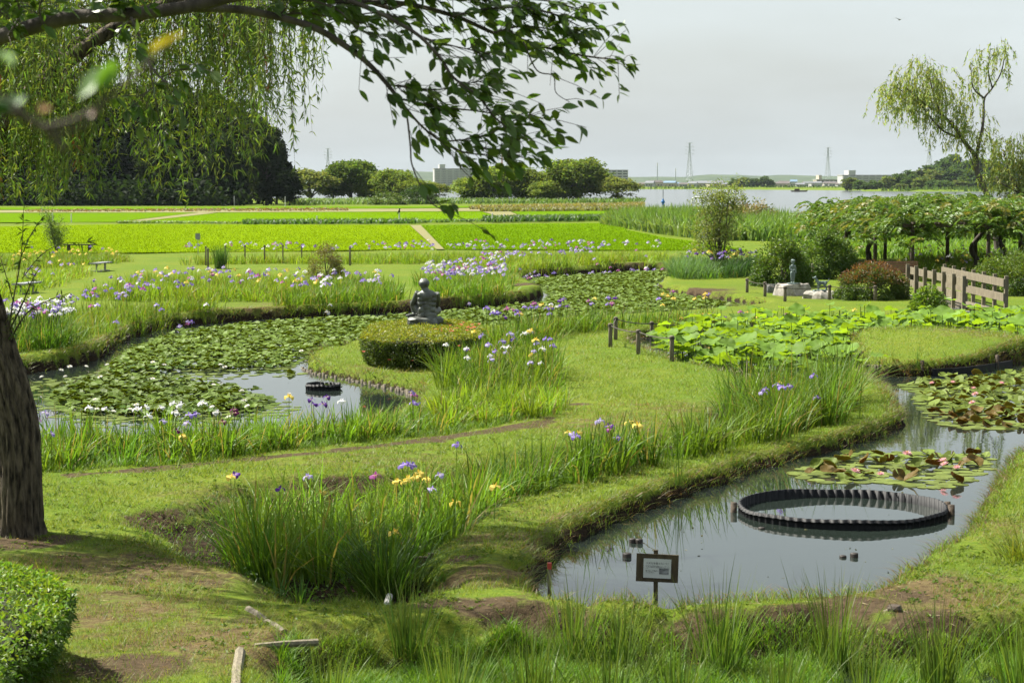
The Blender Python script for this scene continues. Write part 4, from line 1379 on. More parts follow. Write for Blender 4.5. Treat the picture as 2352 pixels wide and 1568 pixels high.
# ---------------------------------------------------------------- bridge
br = thing('wooden_bridge', 'weathered wooden footbridge with board rails beside the pergola', 'bridge', (15.65, 70.5, 0))
gp = Geo().add(*box_arr(-.06, .06, -.06, .06, -.3, 1.22)).mesh('bridge_post', M_WOOD)
ft = Geo().add(*box_arr(-.22, .22, -.16, .16, -.2, .045)).mesh('bridge_footing', M_CONC)
for x, off in ((-.70, .09), (.70, -.09)):
    for i in range(7):
        yy = -4.7 + i * 9.4 / 6
        link('post', gp, br, (x, yy, 0))
        link('footing', ft, br, (x, yy, 0))
    for z0 in (.86, .38):
        for k, (a, b) in enumerate(((-4.78, .02), (.028, 4.78))):
            link('rail_board', Geo().add(*box_arr(-.022, .022, a, b, z0, z0 + .26)).mesh('bridge_rail', M_WOOD), br, (x + off, 0, .0))
for i in range(19):
    link('plank', Geo().add(*box_arr(-.6, .6, 0, .27, .02 + .004 * (i % 3), .075 + .004 * (i % 3))).mesh('bridge_plank', M_WOOD), br, (0, -2.9 + i * .285, 0))

# ---------------------------------------------------------------- benches
def grey_bench(label, x, y):
    p = P(x, y)
    t = thing('grey_bench', label, 'bench', (p[0], p[1], Z1(p[0], p[1])), -.16)
    for i in range(4):
        link('slat', Geo().add(*box_arr(-.225 + i * .117, -.225 + i * .117 + .10, -.85, .85, .385, .43)).mesh('bench_slat', M_GREY), t)
    for yy in (-.55, .55):
        link('leg', Geo().add(*box_arr(-.04, .04, -.05, .05, .04, .36)).mesh('bench_leg', M_CONC), t, (0, yy, 0))
        link('foot', Geo().add(*box_arr(-.24, .24, -.05, .05, -.05, .04)).mesh('bench_foot', M_CONC), t, (0, yy, 0))
        link('bracket', Geo().add(*box_arr(-.21, .21, -.045, .045, .362, .384)).mesh('bench_bracket', M_CONC), t, (0, yy, 0))
    link('end_cap', Geo().add(*box_arr(-.24, .24, -.90, -.852, .37, .44)).mesh('bench_end', M_CONC), t)
    link('end_cap', Geo().add(*box_arr(-.24, .24, .852, .90, .37, .44)).mesh('bench_end', M_CONC), t)


grey_bench('grey slatted bench on the lawn nearest the willow trunk', 62, 673)
grey_bench('grey slatted bench on the lawn farther from the willow trunk', 232, 622)
p = P(183, 577)
t = thing('plank_bench', 'dark plank bench at the paddy edge among yellow irises', 'bench', (p[0], p[1], 0))
link('seat', Geo().add(*box_arr(-1.0, 1.0, -.2, .2, .40, .46)).mesh('plank_seat', M_WOOD_D), t)
for s in (-.68, .62):
    link('leg', Geo().add(*box_arr(-.08, .08, -.16, .16, -.2, .40)).mesh('plank_leg', M_WOOD_D), t, (s, 0, 0))
p = P(2064, 652)
t = thing('slatted_bench', 'red-brown slatted bench under the pergola behind the bridge', 'bench', (p[0], p[1], 0), .1)
M_RED = solid_mat('stained_wood', (.17, .085, .055), (.26, .14, .09), 8, .7, .2, (1, 4, 4))
for i in range(5):
    link('back_slat', Geo().add(*box_arr(-.9, .9, .22 - i * .02, .255 - i * .02, .88 - i * .1, .96 - i * .1)).mesh('slat', M_RED), t)
for i in range(4):
    link('seat_slat', Geo().add(*box_arr(-.9, .9, -.3 + i * .125, -.2 + i * .125, .42, .45)).mesh('slat', M_RED), t)
for s in (-.75, .75):
    link('leg', Geo().add(*box_arr(-.04, .04, -.28, .24, -.1, .42)).mesh('bench_leg', M_WOOD_D), t, (s, 0, 0))

# ---------------------------------------------------------------- rope fences
def post_mesh(r, h):
    return Geo().add(*tube_arr([(0, 0, -.3), (0, 0, h - .02), (0, 0, h)], [r, r, r * .8], 10)).mesh('fence_post', M_POST, True)


def rope_fence(name, label, bases, h, r, sag=.07, skip=(), collar=True, drop=.06):
    pts = []
    for x, y in bases:
        p = P(x, y)
        pts.append(np.array((p[0], p[1], Z1(p[0], p[1]))))
    c = np.mean(pts, 0)
    c[2] = 0
    t = thing(name, label, 'fence', c)
    me = post_mesh(r, h)
    cm = Geo().add(*tube_arr([(0, 0, h - drop - .03), (0, 0, h - drop + .03)], r * 1.25, 10)).mesh('rope_binding', M_ROPE)
    for p in pts:
        po = link('post', me, t, p - c)
        if collar:
            link('rope_binding', cm, po)
    for i in range(len(pts) - 1):
        if i in skip:
            continue
        a, b = pts[i] + (0, 0, h - drop), pts[i + 1] + (0, 0, h - drop)
        k = np.linspace(0, 1, 9)
        s = a + (b - a) * k[:, None] - np.array((0, 0, 1)) * (sag * 4 * k * (1 - k))[:, None]
        link('rope', Geo().add(*tube_arr(s - c, .014, 5)).mesh('fence_rope', M_ROPE, True), t)
    return t


rope_fence('rope_fence', 'rope fence of round posts along the lotus pond', [(1543, 834), (1466, 817), (1402, 800), (1414, 784), (1497, 757), (1645, 745), (1830, 741), (2028, 737), (2240, 735), (2400, 733)], .62, .055, .05)
rope_fence('rope_fence', 'low rope fence around the boy and dog statues', [(1716, 671), (1757, 679), (1803, 690), (1905, 686), (2010, 690)], .56, .06, .06)
rope_fence('rope_fence', 'thin rope fence behind the iris bed left of the olive bush', [(473, 609), (518, 606), (563, 606), (608, 606), (650, 604), (693, 602)], 1.0, .038, .22)
for x, y, h, lab in ((478, 614, .98, 'single post standing just in front of the thin rope fence'), (804, 610, 1.0, 'single post right of the olive bush'), (1866, 650, .85, 'pale bamboo stake behind the dog statue')):
    p = P(x, y)
    t = thing('single_post', lab, 'post', (p[0], p[1], Z1(p[0], p[1])))
    link('shaft', post_mesh(.05, h), t)
    link('top_band', Geo().add(*tube_arr([(0, 0, h - .14), (0, 0, h - .09)], .056, 10)).mesh('band', M_ROPE), t)

# ---------------------------------------------------------------- signs and markers
def text_mesh(txt, size, mat, name):
    cu = bpy.data.curves.new(name, 'FONT')
    cu.body = txt
    cu.size = size
    cu.align_x = 'LEFT'
    cu.space_line = 1.05
    o = bpy.data.objects.new(name, cu)
    COL.objects.link(o)
    dg = bpy.context.evaluated_depsgraph_get()
    me = bpy.data.meshes.new_from_object(o.evaluated_get(dg))
    bpy.data.objects.remove(o)
    me.materials.clear()
    me.materials.append(mat)
    return me


sp = P(1506, 1372, RING_Z)
sg = thing('pond_sign', 'brown wooden notice board on a post standing in the ring pond', 'sign', (sp[0], sp[1], RING_Z - .245), -.10)
M_SIGN = solid_mat('sign_board', (.045, .032, .018), (.10, .075, .038), 7, .7, .3, (3, 3, .7))
M_PAPER = solid_mat('paper', (.60, .62, .60), (.74, .75, .73), 5, .35)
M_INK = solid_mat('ink', (.02, .02, .025), (.03, .03, .035), 5, .6)
link('post', Geo().add(*box_arr(-.024, .024, -.02, .02, -.5, .775)).mesh('sign_post', M_SIGN), sg)
bo = link('board', Geo().add(*box_arr(-.228, .228, -.042, -.022, .43, .735)).mesh('sign_board', M_SIGN), sg, (0, 0, 0), (0, .028, 0))
pp = link('notice', Geo().add(*box_arr(-.149, .149, -.05, -.044, .475, .685)).mesh('sign_paper', M_PAPER), sg, (0, 0, 0), (0, .028, 0))
for txt, size, x, z in (('メダカを獲らないで！', .0262, -.124, .628), ('2001年1月に環境省が発表したレッドデータ\nブックに記載され、絶滅危惧種に指定されま\nした。', .0128, -.126, .602), ('獲らないで見守っ\nてください。', .0178, -.126, .547)):
    link('lettering', text_mesh(txt, size, M_INK, 'notice_text'), pp, (x, -.0525, z), (math.pi / 2, 0, 0))
pic = solid_mat('notice_picture', (.03, .03, .035), (.4, .41, .42), 14, .5, 0, (1, 1, 2.4))
link('picture', Geo().add(*box_arr(.022, .125, -.0535, -.051, .518, .585)).mesh('sign_picture', pic), pp)


def small_sign(label, x, yb, h, w, bh, lean=0.0, mat=None):
    p = P(x, yb)
    t = thing('lawn_sign', label, 'sign', (p[0], p[1], 0))
    link('pole', Geo().add(*tube_arr([(0, 0, -.1), (0, 0, h)], .022, 6)).mesh('sign_pole', M_GREY), t, (0, 0, 0), (0, lean, 0))
    link('board', Geo().add(*box_arr(-w / 2, w / 2, -.04, -.024, h - bh, h)).mesh('sign_plate', mat or M_GREY), t, (0, 0, 0), (0, lean, 0))


small_sign('small grey notice plate at the paddy edge near the far iris row', 455, 586, 1.3, .28, .36)
small_sign('small leaning grey notice plate left of the pale shrub tree', 1612, 583, 1.35, .3, .4, .12)
small_sign('narrow white sign at the end of the dark wood', 648, 462, 2.6, 1.0, 2.0, 0, M_WHITE)
small_sign('tall white sign beside the narrow one at the end of the dark wood', 654, 460, 2.9, 1.2, 2.2, 0, M_WHITE)
M_YEL = solid_mat('yellow_paint', (.6, .5, .12), (.66, .56, .15), 5, .6)
small_sign('small yellow sign in front of the dark wood', 591, 461, 2.0, 1.7, 1.0, 0, M_YEL)


def marker(label, x, yb, h, r=.06, cap=None):
    p = P(x, yb)
    t = thing('marker_post', label, 'post', (p[0], p[1], .1), 0, 'white paddy posts')
    link('shaft', Geo().add(*tube_arr([(0, 0, -.2), (0, 0, h)], r, 8)).mesh('marker', M_WHITE), t)
    link('cap', Geo().add(*tube_arr([(0, 0, h), (0, 0, h + .12)], [r * 1.1, r * .6], 8)).mesh('marker_cap', cap or M_WHITE), t)


for x, yb, h, lab in ((917, 512, .9, 'white paddy post with a crow-black top'), (1131, 511, .85, 'white paddy post beside the row of dark weeds'), (121, 510, .8, 'white paddy post farthest left before the middle paddy'), (164, 511, .75, 'short white paddy post right of the farthest left one'), (1158, 510, .7, 'short white paddy post at the start of the dark weeds'), (728, 512, .6, 'short white paddy post in the middle levee left of the crow post'), (538, 472, 1.6, 'white stake at the foot of the dark wood'), (655, 474, 1.6, 'white stake below the white signs')):
    marker(lab, x, yb, h)
p = P(917, 512)
crow = thing('crow', 'black crow perched on the white paddy post', 'bird', (p[0], p[1], 1.12))
link('body', remesh('crow_body', [E((0, 0, .14), (.11, .10, .17)), E((.04, -.02, .36), (.08, .07, .08)), limb([(.08, -.02, .36), (.18, -.03, .34)], [.04, .012]), limb([(-.04, .02, .1), (-.2, .06, -.12)], [.07, .04])], .02, M_PLASTIC, 1), crow)
# blue pump and white hut at the edge of the reeds
loc, h = far_at(1523, 448, 205)
t = thing('blue_pump', 'blue valve on a thin standpipe at the lake edge of the reeds', 'pump', (loc[0], 205, 0))
M_BLUE = solid_mat('blue_paint', (.04, .18, .5), (.05, .22, .56), 3, .5)
link('standpipe', Geo().add(*tube_arr([(0, 0, -.2), (0, 0, 3.6)], .04, 6)).mesh('pump_pipe', M_GREY), t)
link('valve', remesh('pump_valve', [E((0, 0, 2.3), (.2, .16, .18)), limb([(0, 0, 2.0), (0, 0, 2.6)], [.1, .1])], .04, M_BLUE, 1), t)
loc, h = far_at(1606, 453, 236)
t = thing('white_gate', 'white tubular gate frame at the lake edge behind the pale shrub tree', 'gate', (loc[0], 236, 0))
arch = spline([(-.9, 0, -.2), (-.9, 0, 1.5), (-.8, 0, h - .25), (-.5, 0, h), (.5, 0, h), (.8, 0, h - .25), (.9, 0, 1.5), (.9, 0, -.2)], 5)
link('frame', Geo().add(*tube_arr(arch, .09, 7)).mesh('gate_frame', M_WHITE, True), t)
for zz in (h * .75, h * .5):
    link('bar', Geo().add(*tube_arr([(-.88, 0, zz), (.88, 0, zz)], .06, 6)).mesh('gate_bar', M_WHITE, True), t)

# ---------------------------------------------------------------- rings, stubs, timbers in and around the ponds
def ring(name, wz, label, cx, cy, R, h, waves, amp, zbot, stakes):
    t = thing(name, label, 'pond ring', (cx, cy, wz))
    n = waves * 8
    a = np.linspace(0, 2 * math.pi, n, endpoint=False)
    w = np.sin(a * waves)
    w = np.sign(w) * np.abs(w) ** .7
    V, F = [], []
    rows = ((R, zbot, .9), (R, h * .3, 1), (R, h * .62, 1), (R + .012, h * .64, 1), (R + .012, h * .70, 1), (R, h * .72, 1), (R, h, 1), (R - .02, h, 1), (R - .02, zbot, .9))
    for rr, z, k in rows:
        er = (rr + w * amp * k) * (1 + .010 * np.sin(2 * a + 1) + .006 * np.sin(5 * a + 2) + .004 * np.sin(11 * a))
        V.append(np.stack([np.cos(a) * er, np.sin(a) * er, a * 0 + z + (.010 * np.sin(3 * a + .7) + .006 * np.sin(7 * a)) * (z > 0)], 1))
    for i in range(len(rows) - 1):
        for j in range(n):
            p_, q_ = i * n + j, i * n + (j + 1) % n
            F += [(p_, q_, q_ + n), (p_, q_ + n, p_ + n)]
    link('wall', Geo().add(np.concatenate(V), F).mesh('ring_wall', M_PLASTIC, True), t)
    for b in stakes:
        link('stake', Geo().add(*tube_arr([(math.cos(b) * (R + .10), math.sin(b) * (R + .10), -.5), (math.cos(b) * (R + .08), math.sin(b) * (R + .08), h + .01)], .045, 10)).mesh('ring_stake', M_WOOD_D, True), t)
    return t


c1 = P(1938, 1164, RING_Z + .1)
ring('large_pond_ring', RING_Z, 'large black corrugated plastic ring floating in the ring pond', c1[0], c1[1] + .15, 1.39, .125, 72, .013, -.25, (3.1, .08, -.1))
c2 = P(742, 893, WATER_Z)
ring('small_pond_ring', WATER_Z, 'small black corrugated plastic ring in the lily pond', c2[0], c2[1], .37, .13, 24, .010, -.2, ())
M_STUB = solid_mat('wet_wood', (.012, .010, .008), (.035, .027, .02), 8, .6, .3)
for i, (x, y, r, h, lab) in enumerate(((1453, 1245, .055, .09, 'left stub of the close pair of log stubs in the ring pond'), (1468, 1246, .055, .09, 'right stub of the close pair of log stubs in the ring pond'), (1440, 1278, .065, .085, 'single log stub nearest the notice board'), (1749, 1213, .055, .035, 'low log stub in front of the large black ring'),
                                (1936, 1279, .05, .045, 'smaller of the two log stubs near the right bank'), (1962, 1278, .06, .085, 'taller of the two log stubs near the right bank'))):
    p = P(x, y, RING_Z)
    t = thing('log_stub', lab, 'log', (p[0], p[1], RING_Z), 0, 'log stubs in the ring pond')
    link('stub', Geo().add(*tube_arr([(0, 0, -.4), (0, 0, h * .6 - .012), (0, 0, h * .6)], [r * .85, r * .85, r * .75], 10, wob=.06)).mesh('log_stub', M_STUB, True), t)
# stakes that hold the peninsula bank
stk = spline([np.append(P(x, y, WATER_Z)[:2], 0) for x, y in ((695, 846), (720, 858), (800, 873), (870, 887), (930, 901), (950, 911))], 12)
t = thing('stake_edging', 'row of small wooden stakes along the bank below the azalea hedge', 'edging', (stk[30][0], stk[30][1], WATER_Z))
for s in stk[::1]:
    hh = rng.uniform(.0, .09)
    link('stake', Geo().add(*tube_arr([(0, 0, -.3), (0, 0, hh)], .035, 7)).mesh('bank_stake', M_POST, True), t, s - np.array((stk[30][0], stk[30][1], 0)) + rng.normal(size=3) * np.array((.02, .02, 0)))
# black board edging and stakes below the mound
bd = [P(x, y, RING_Z) for x, y in ((2140, 863), (2190, 861), (2240, 856), (2285, 849), (2325, 842))]
t = thing('board_edging', 'black board edging along the water below the grassy mound', 'edging', bd[2])
for a, b in zip(bd[:-1], bd[1:]):
    d_ = b - a
    L_ = np.linalg.norm(d_[:2])
    link('board', Geo().add(*box_arr(0, L_ - .02, -.02, .02, -.2, .17)).mesh('edge_board', M_PLASTIC), t, a - bd[2], (0, 0, math.atan2(d_[1], d_[0])))
for x, y in ((2118, 862), (2290, 848)):
    p = P(x, y, RING_Z)
    link('stake', Geo().add(*tube_arr([(0, 0, -.3), (0, 0, .36)], .045, 8)).mesh('edge_stake', M_WOOD_D, True), t, p - bd[2])
stk2 = [P(x, 858 + .25 * (x - 1985) ** 0, RING_Z) for x in range(1988, 2040, 7)]
t = thing('mound_stakes', 'short row of stakes where the lotus meets the mound', 'edging', stk2[3])
for s in stk2:
    link('stake', Geo().add(*tube_arr([(0, 0, -.3), (0, 0, .22)], .05, 7)).mesh('mound_stake', M_POST, True), t, s - stk2[3])
# timber frame in the bottom foreground
t0 = P(552, 1500, .05)


def timber(name, label, a, b, za, zb, w, mat):
    pa, pb_ = P(*a, za), P(*b, zb)
    d_ = pb_ - pa
    L_ = np.linalg.norm(d_)
    t = thing(name, label, 'timber', pa)
    t.rotation_euler = (0, -math.asin(d_[2] / L_), math.atan2(d_[1], d_[0]))
    link('beam', Geo().add(*tube_arr(np.array([(0, 0, 0), (L_ * .5, .01, .004), (L_, 0, 0)]), [w, w * .95, w], 7, wob=.08)).mesh('timber', mat), t)


timber('edging_timber', 'grey log edging running to the bottom of the picture', (542, 1600), (552, 1495), .05, .06, .05, M_WOOD)
timber('edging_timber', 'grey log edging along the back of the foreground marsh', (585, 1484), (730, 1474), .03, .02, .035, M_WOOD)
timber('flat_plank', 'pale plank lying flat in the lawn', (570, 1398), (612, 1426), .015, .015, .04, M_POST)
timber('flat_plank', 'pale plank lying in the lawn nearer the marsh', (612, 1428), (652, 1452), .015, .015, .04, M_POST)
for x, y, lab in ((565, 1515, 'upper short stake beside the log edging'), (562, 1552, 'lower short stake beside the log edging')):
    p = P(x, y, -.1)
    t = thing('edging_stake', lab, 'stake', p)
    link('shaft', Geo().add(*tube_arr([(0, 0, -.3), (0, 0, .12)], .055, 9)).mesh('stake', M_WOOD_D, True), t)
timber('broken_board', 'broken board at the mud edge near the right bank', (2018, 1412), (2062, 1396), -.02, .05, .03, M_WOOD)
p = P(2050, 1418, -.05)
t = thing('mud_stump', 'weathered stump in the mud beside the broken board', 'stump', p)
link('stump', Geo().add(*tube_arr([(0, 0, -.2), (.02, 0, .1), (.02, 0, .13)], [.09, .075, .06], 9, wob=.15)).mesh('stump', M_WOOD_D), t)
p = P(980, 1312, -.2)
t = thing('ditch_sluice', 'dark board and stake at the end of the iris ditch', 'sluice', p)
link('board', Geo().add(*box_arr(-.16, .02, -.02, .02, -.2, .18)).mesh('sluice_board', M_WOOD_D), t)
link('stake', Geo().add(*tube_arr([(.05, 0, -.3), (.05, 0, .22)], .035, 8)).mesh('sluice_stake', M_WOOD_D), t)
p = P(888, 1397, -.2)
t = thing('drain_pipe', 'pale end of a drain pipe in the ditch grass', 'pipe', p)
a = np.linspace(0, 2 * math.pi, 14, endpoint=False)
link('pipe', Geo().add(*tube_arr([(0, -.1, .03), (0, .5, .03)], .038, 12, False)).mesh('pipe', M_CONC, True), t)
p = P(1262, 1330, -.05)
t = thing('red_peg', 'red-topped survey peg at the corner of the ring pond', 'peg', p)
link('shaft', Geo().add(*box_arr(-.02, .02, -.02, .02, -.2, .12)).mesh('peg', M_WOOD), t)
link('head', Geo().add(*box_arr(-.023, .023, -.023, .023, .12, .19)).mesh('peg_head', solid_mat('red_paint', (.5, .06, .04), (.55, .09, .06), 5, .6)), t)

# ---------------------------------------------------------------- near trees
def hang(start, length, out, r, n=None, step=.045):
    """path of a hanging willow shoot"""
    n = max(5, int(length / .22))
    k = np.linspace(0, 1, n)
    sway = r.normal(size=2) * .05 * length
    x = start[0] + out[0] * (1 - np.exp(-k * 3)) * .35 * length + sway[0] * k ** 2
    y = start[1] + out[1] * (1 - np.exp(-k * 3)) * .35 * length + sway[1] * k ** 2
    z = start[2] + length * (.10 * np.sin(k * 2.2) - k ** 1.15)
    return np.stack([x, y, z], 1)


def strand_geo(path, r, gl, gt, col, step=.05, L=.10, W=.017, rad=.004, spread=.55):
    seg = np.linalg.norm(np.diff(path, axis=0), axis=1)
    s = np.concatenate([[0], np.cumsum(seg)])
    m = max(4, int(s[-1] / step))
    t = np.sort(r.uniform(.03, 1, m)) * s[-1]
    pos = np.stack([np.interp(t, s, path[:, k]) for k in range(3)], 1)
    tan = np.stack([np.interp(t, s, np.gradient(path[:, k], s)) for k in range(3)], 1)
    d = unit(unit(tan) * .8 + r.normal(size=(m, 3)) * spread + np.array((0, 0, -.25)))
    gl.add(*leaves(pos, d, L * r.uniform(.6, 1.25, m), W, tint(col, m, .25, .2, r), r, .15, .38))
    gt.add(*tube_arr(path, np.linspace(rad, rad * .4, len(path)), 3, False))


# --- the willow on the left
rw = np.random.default_rng(3)
TB = P(48, 1212, 0.02)
TY = TB[1]
wl_t = thing('willow_tree', 'weeping willow with thick rough trunk on the left lawn', 'tree', (TB[0], TB[1], 0))
O = np.array((TB[0], TB[1], 0))
ctr = [(50, 1235, 0), (49, 1205, 0), (47, 1110, .0), (44, 1000, .05), (24, 900, .1), (-8, 800, .15), (-42, 690, .15), (-70, 600, .1), (-85, 500, .0), (-80, 400, -.1)]
tp = spline([PY(x, y, TY + d) for x, y, d in ctr], 14)
tw = np.interp(np.linspace(0, 1, len(tp)), np.linspace(0, 1, 10), [.33, .27, .245, .24, .235, .23, .225, .22, .20, .17])
V, F = tube_arr(tp, tw, 84)
# ridged bark
rel = V - O
ang = np.arctan2(V[:, 1] - np.interp(V[:, 2], tp[:, 2], tp[:, 1]), V[:, 0] - np.interp(V[:, 2], tp[:, 2], tp[:, 0]))
rid = np.sin(ang * 17 + 3 * vnoise(V[:, 2], V[:, 2] * 0, .35, 5) + vnoise(ang * 3, V[:, 2], .3, 6) * 4)
nr = np.stack([np.cos(ang), np.sin(ang), ang * 0], 1)
V = V + nr * (np.sign(rid) * np.abs(rid) ** .6 * .02 + .02 * (vnoise(ang * 4, V[:, 2] * 2, .5, 8) - .5))[:, None]
M_WBARK = solid_mat('willow_bark', (.014, .011, .008), (.165, .132, .092), 17, .92, 1.0, (1, 1, .22), .2, bdist=.06)
link('trunk', Geo().add(V - O, F).mesh('willow_trunk', M_WBARK, True), wl_t)
top = tp[-1]
gl, gt, gb = Geo(), Geo(), Geo()
LIMBS = [[(0, 0, 0), (1.0, -.6, 1.0), (2.4, -.8, 1.9), (4.0, -.4, 2.3), (5.2, 0, 2.0)], [(0, 0, 0), (.8, .8, 1.3), (2.0, 1.6, 2.2), (3.5, 2.0, 2.5), (4.6, 2.2, 2.2)], [(0, 0, 0), (-.4, 0, 1.4), (.2, -1.0, 2.4), (1.2, -1.8, 2.7)],
         [(0, 0, 0), (-.8, .8, 1.2), (-1.6, 1.0, 2.2), (-2.4, .4, 2.4)], [(0, 0, 0), (.2, .2, 1.4), (.9, .4, 2.6), (1.9, .2, 3.2), (3.2, .6, 3.2), (4.2, .8, 2.8)]]
anchors = []
for l in LIMBS:
    s = spline(np.array(l) + top, 6)
    gb.add(*tube_arr(s - O, np.linspace(.13, .025, len(s)), 8))
    anchors += list(s[4:])
    for _ in range(9):
        k = rw.integers(5, len(s))
        e = s[k] + rw.normal(size=3) * np.array((.8, .8, .25))
        q = spline([s[k], (s[k] + e) / 2 + (0, 0, .15), e], 4)
        gb.add(*tube_arr(q - O, np.linspace(.022, .006, len(q)), 5))
        anchors += list(q[3:])
anchors = np.array(anchors)
# how low the shoots reach, read along the crown
BX = np.array([-60, 0, 80, 160, 250, 330, 420, 500, 580, 640, 690, 725])
BYv = np.array([470, 460, 470, 420, 440, 410, 465, 470, 445, 420, 340, 290])
cl_a = anchors[rw.integers(len(anchors), size=210)] + rw.normal(size=(210, 3)) * np.array((.25, .3, .1))
cl_l = rw.uniform(.3, 1.08, 210)
for i in range(1900):
    ci = i % 210
    a = cl_a[ci] + rw.normal(size=3) * np.array((.13, .13, .06))
    u = ((a[0] / a[1]) * FPX + 512) * DS
    if u > 735:
        continue
    yb = np.interp(u, BX, BYv)
    zb = PY(u, yb, a[1])[2]
    full = a[2] - zb
    if full < .3:
        continue
    L_ = full * min(1.08, cl_l[ci] * rw.uniform(.6, 1.15))
    az_ = rw.uniform(0, 6.28)
    p_ = hang(a, L_, (math.cos(az_) * .4, math.sin(az_) * .4), rw)
    strand_geo(p_ - O, rw, gl, gt, (.155, .245, .040) if rw.random() < .985 else (.24, .12, .04), .042, .11, .021, .004, .8)
# young shoots from the trunk at the picture edge
for a, b, c_, e in (((14, 800), (30, 690), (48, 590), (55, 470)), ((50, 640), (90, 590), (140, 560), (212, 556)), ((18, 790), (60, 720), (110, 690), (160, 672)), ((30, 690), (10, 620), (-10, 560), (-30, 520)), ((48, 590), (70, 540), (90, 510), (100, 500)), ((20, 760), (50, 700), (75, 640), (95, 610))):
    s = spline([PY(*a, TY + .1), PY(*b, TY - .1), PY(*c_, TY - .2), PY(*e, TY - .25)], 6)
    gb.add(*tube_arr(s - O, np.linspace(.013 if a[1] > 750 else .006, .003, len(s)), 5))
    strand_geo(s - O, rw, gl, gt, (.10, .16, .03), .03, .11, .022, .003, 1.0)
link('branches', gb.mesh('willow_limbs', M_WBARK, True), wl_t)
link('twigs', gt.mesh('willow_twigs', M_TWIG), wl_t)
link('leaves', gl.mesh('willow_leaves', M_LEAF), wl_t)

# --- the cherry bough overhead
rc = np.random.default_rng(19)
CY = 11.0
ch = thing('cherry_tree', 'cherry tree whose dark leafy bough hangs across the top', 'tree', (-5.2, 10.4, Z1(-5.2, 10.4)))
CO = np.array((-5.2, 10.4, Z1(-5.2, 10.4)))
BR = [  # (points in the picture, depth shift, start radius, end radius, leaf rate)
    ([(-560, 420), (-300, 190), (-60, 108), (0, 84), (150, 42), (300, 32), (440, 14), (560, -12), (760, -30)], 0, .056, .027, .0),
    ([(430, 17), (530, 20), (600, 30), (718, 62), (800, 110), (850, 150), (890, 194), (922, 236)], 0, .026, .010, .3),
    ([(922, 236), (966, 287), (1014, 325), (1066, 349), (1134, 359), (1190, 378)], .1, .008, .003, .7),
    ([(932, 245), (938, 290), (943, 340), (946, 376), (966, 427), (994, 468), (1024, 484)], -.1, .006, .003, .25),
    ([(560, -10), (700, -4), (800, 4), (929, 8), (1048, 38), (1134, 75), (1202, 92), (1270, 113), (1356, 130), (1436, 138)], .3, .020, .004, .8),
    ([(800, 0), (860, 25), (912, 51), (966, 85), (1014, 137), (1042, 178), (1100, 222), (1130, 262), (1168, 297), (1190, 322)], -.2, .013, .003, .75),
    ([(926, 228), (970, 238), (1014, 246), (1083, 253), (1151, 263), (1232, 272)], .15, .007, .003, 1.0),
    ([(1202, 95), (1233, 161), (1271, 174), (1277, 212), (1308, 234)], .2, .005, .002, .15),
    ([(987, 300), (1030, 345), (1066, 393), (1117, 440)], -.15, .004, .002, .2),
    ([(1042, 36), (1120, 20), (1200, 18), (1280, 35), (1330, 60)], .25, .008, .003, 1.4),
    ([(860, -10), (960, -8), (1060, -2), (1160, -4), (1260, 2), (1340, 25)], .35, .010, .004, 1.2),
    ([(1134, 75), (1190, 60), (1260, 66), (1320, 85)], .3, .006, .003, 1.4),
    ([(966, 85), (1040, 105), (1100, 118), (1140, 128)], -.1, .005, .002, 1.2),
    ([(890, 194), (940, 200), (1010, 205), (1080, 190), (1110, 186)], .05, .006, .003, 1.2),
    ([(1014, 325), (1080, 318), (1140, 300), (1200, 268), (1240, 272)], .0, .005, .002, 1.1),
    ([(1066, 349), (1110, 340), (1160, 345), (1205, 362)], .05, .004, .002, 1.0),
    ([(620, 36), (700, 30), (780, 40), (850, 30), (900, 34)], .2, .008, .003, 1.2),
    ([(700, -5), (770, 20), (820, 60), (860, 90)], -.2, .007, .003, 1.0),
    ([(301, 40), (335, 120), (345, 150), (369, 178), (385, 190)], -.3, .009, .004, .5),
    ([(345, 150), (355, 219), (368, 280), (376, 301)], -.3, .005, .002, .3),
    ([(369, 178), (410, 160), (440, 158)], -.3, .004, .002, .8), ([(320, 90), (290, 75), (262, 72)], -.3, .004, .002, .8), ([(350, 200), (320, 230), (280, 262)], -.3, .004, .002, .8),
    ([(20, 82), (45, 30), (30, -20)], -.2, .008, .004, 1.2), ([(100, 55), (90, 20), (110, -30)], -.2, .008, .004, 1.2), ([(200, 40), (240, 15), (270, -20)], -.2, .006, .003, 1.2), ([(0, 84), (-5, 40), (20, 0)], .1, .006, .003, 1.2), ([(640, 38), (660, 10), (650, -20)], 0, .006, .003, 1.0),
]
gb, gl = Geo(), Geo()


def cherry_leaf(pos, d, L, r, col):
    """a broad pointed leaf with a folded midrib, six facets to a side"""
    d = d / np.linalg.norm(d)
    s = np.cross(d, np.array((0, 0, 1.0)) + r.normal(size=3) * .5)
    s /= np.linalg.norm(s) + 1e-9
    up = np.cross(s, d)
    V = [pos]
    curl = r.uniform(-.05, .22)
    prof = ((.0, .0), (.12, .12), (.3, .235), (.52, .25), (.75, .16), (1.0, 0))
    mid = [pos + d * (t * L) - up * (curl * t * t * L) for t, _ in prof]
    V = []
    for (t, w), m in zip(prof, mid):
        V += [m - s * w * L + up * w * L * .25, m, m + s * w * L + up * w * L * .25]
    F = []
    for i in range(5):
        a = i * 3
        F += [(a, a + 1, a + 4), (a, a + 4, a + 3), (a + 1, a + 2, a + 5), (a + 1, a + 5, a + 4)]
    return V, F, np.tile(col, (18, 1))


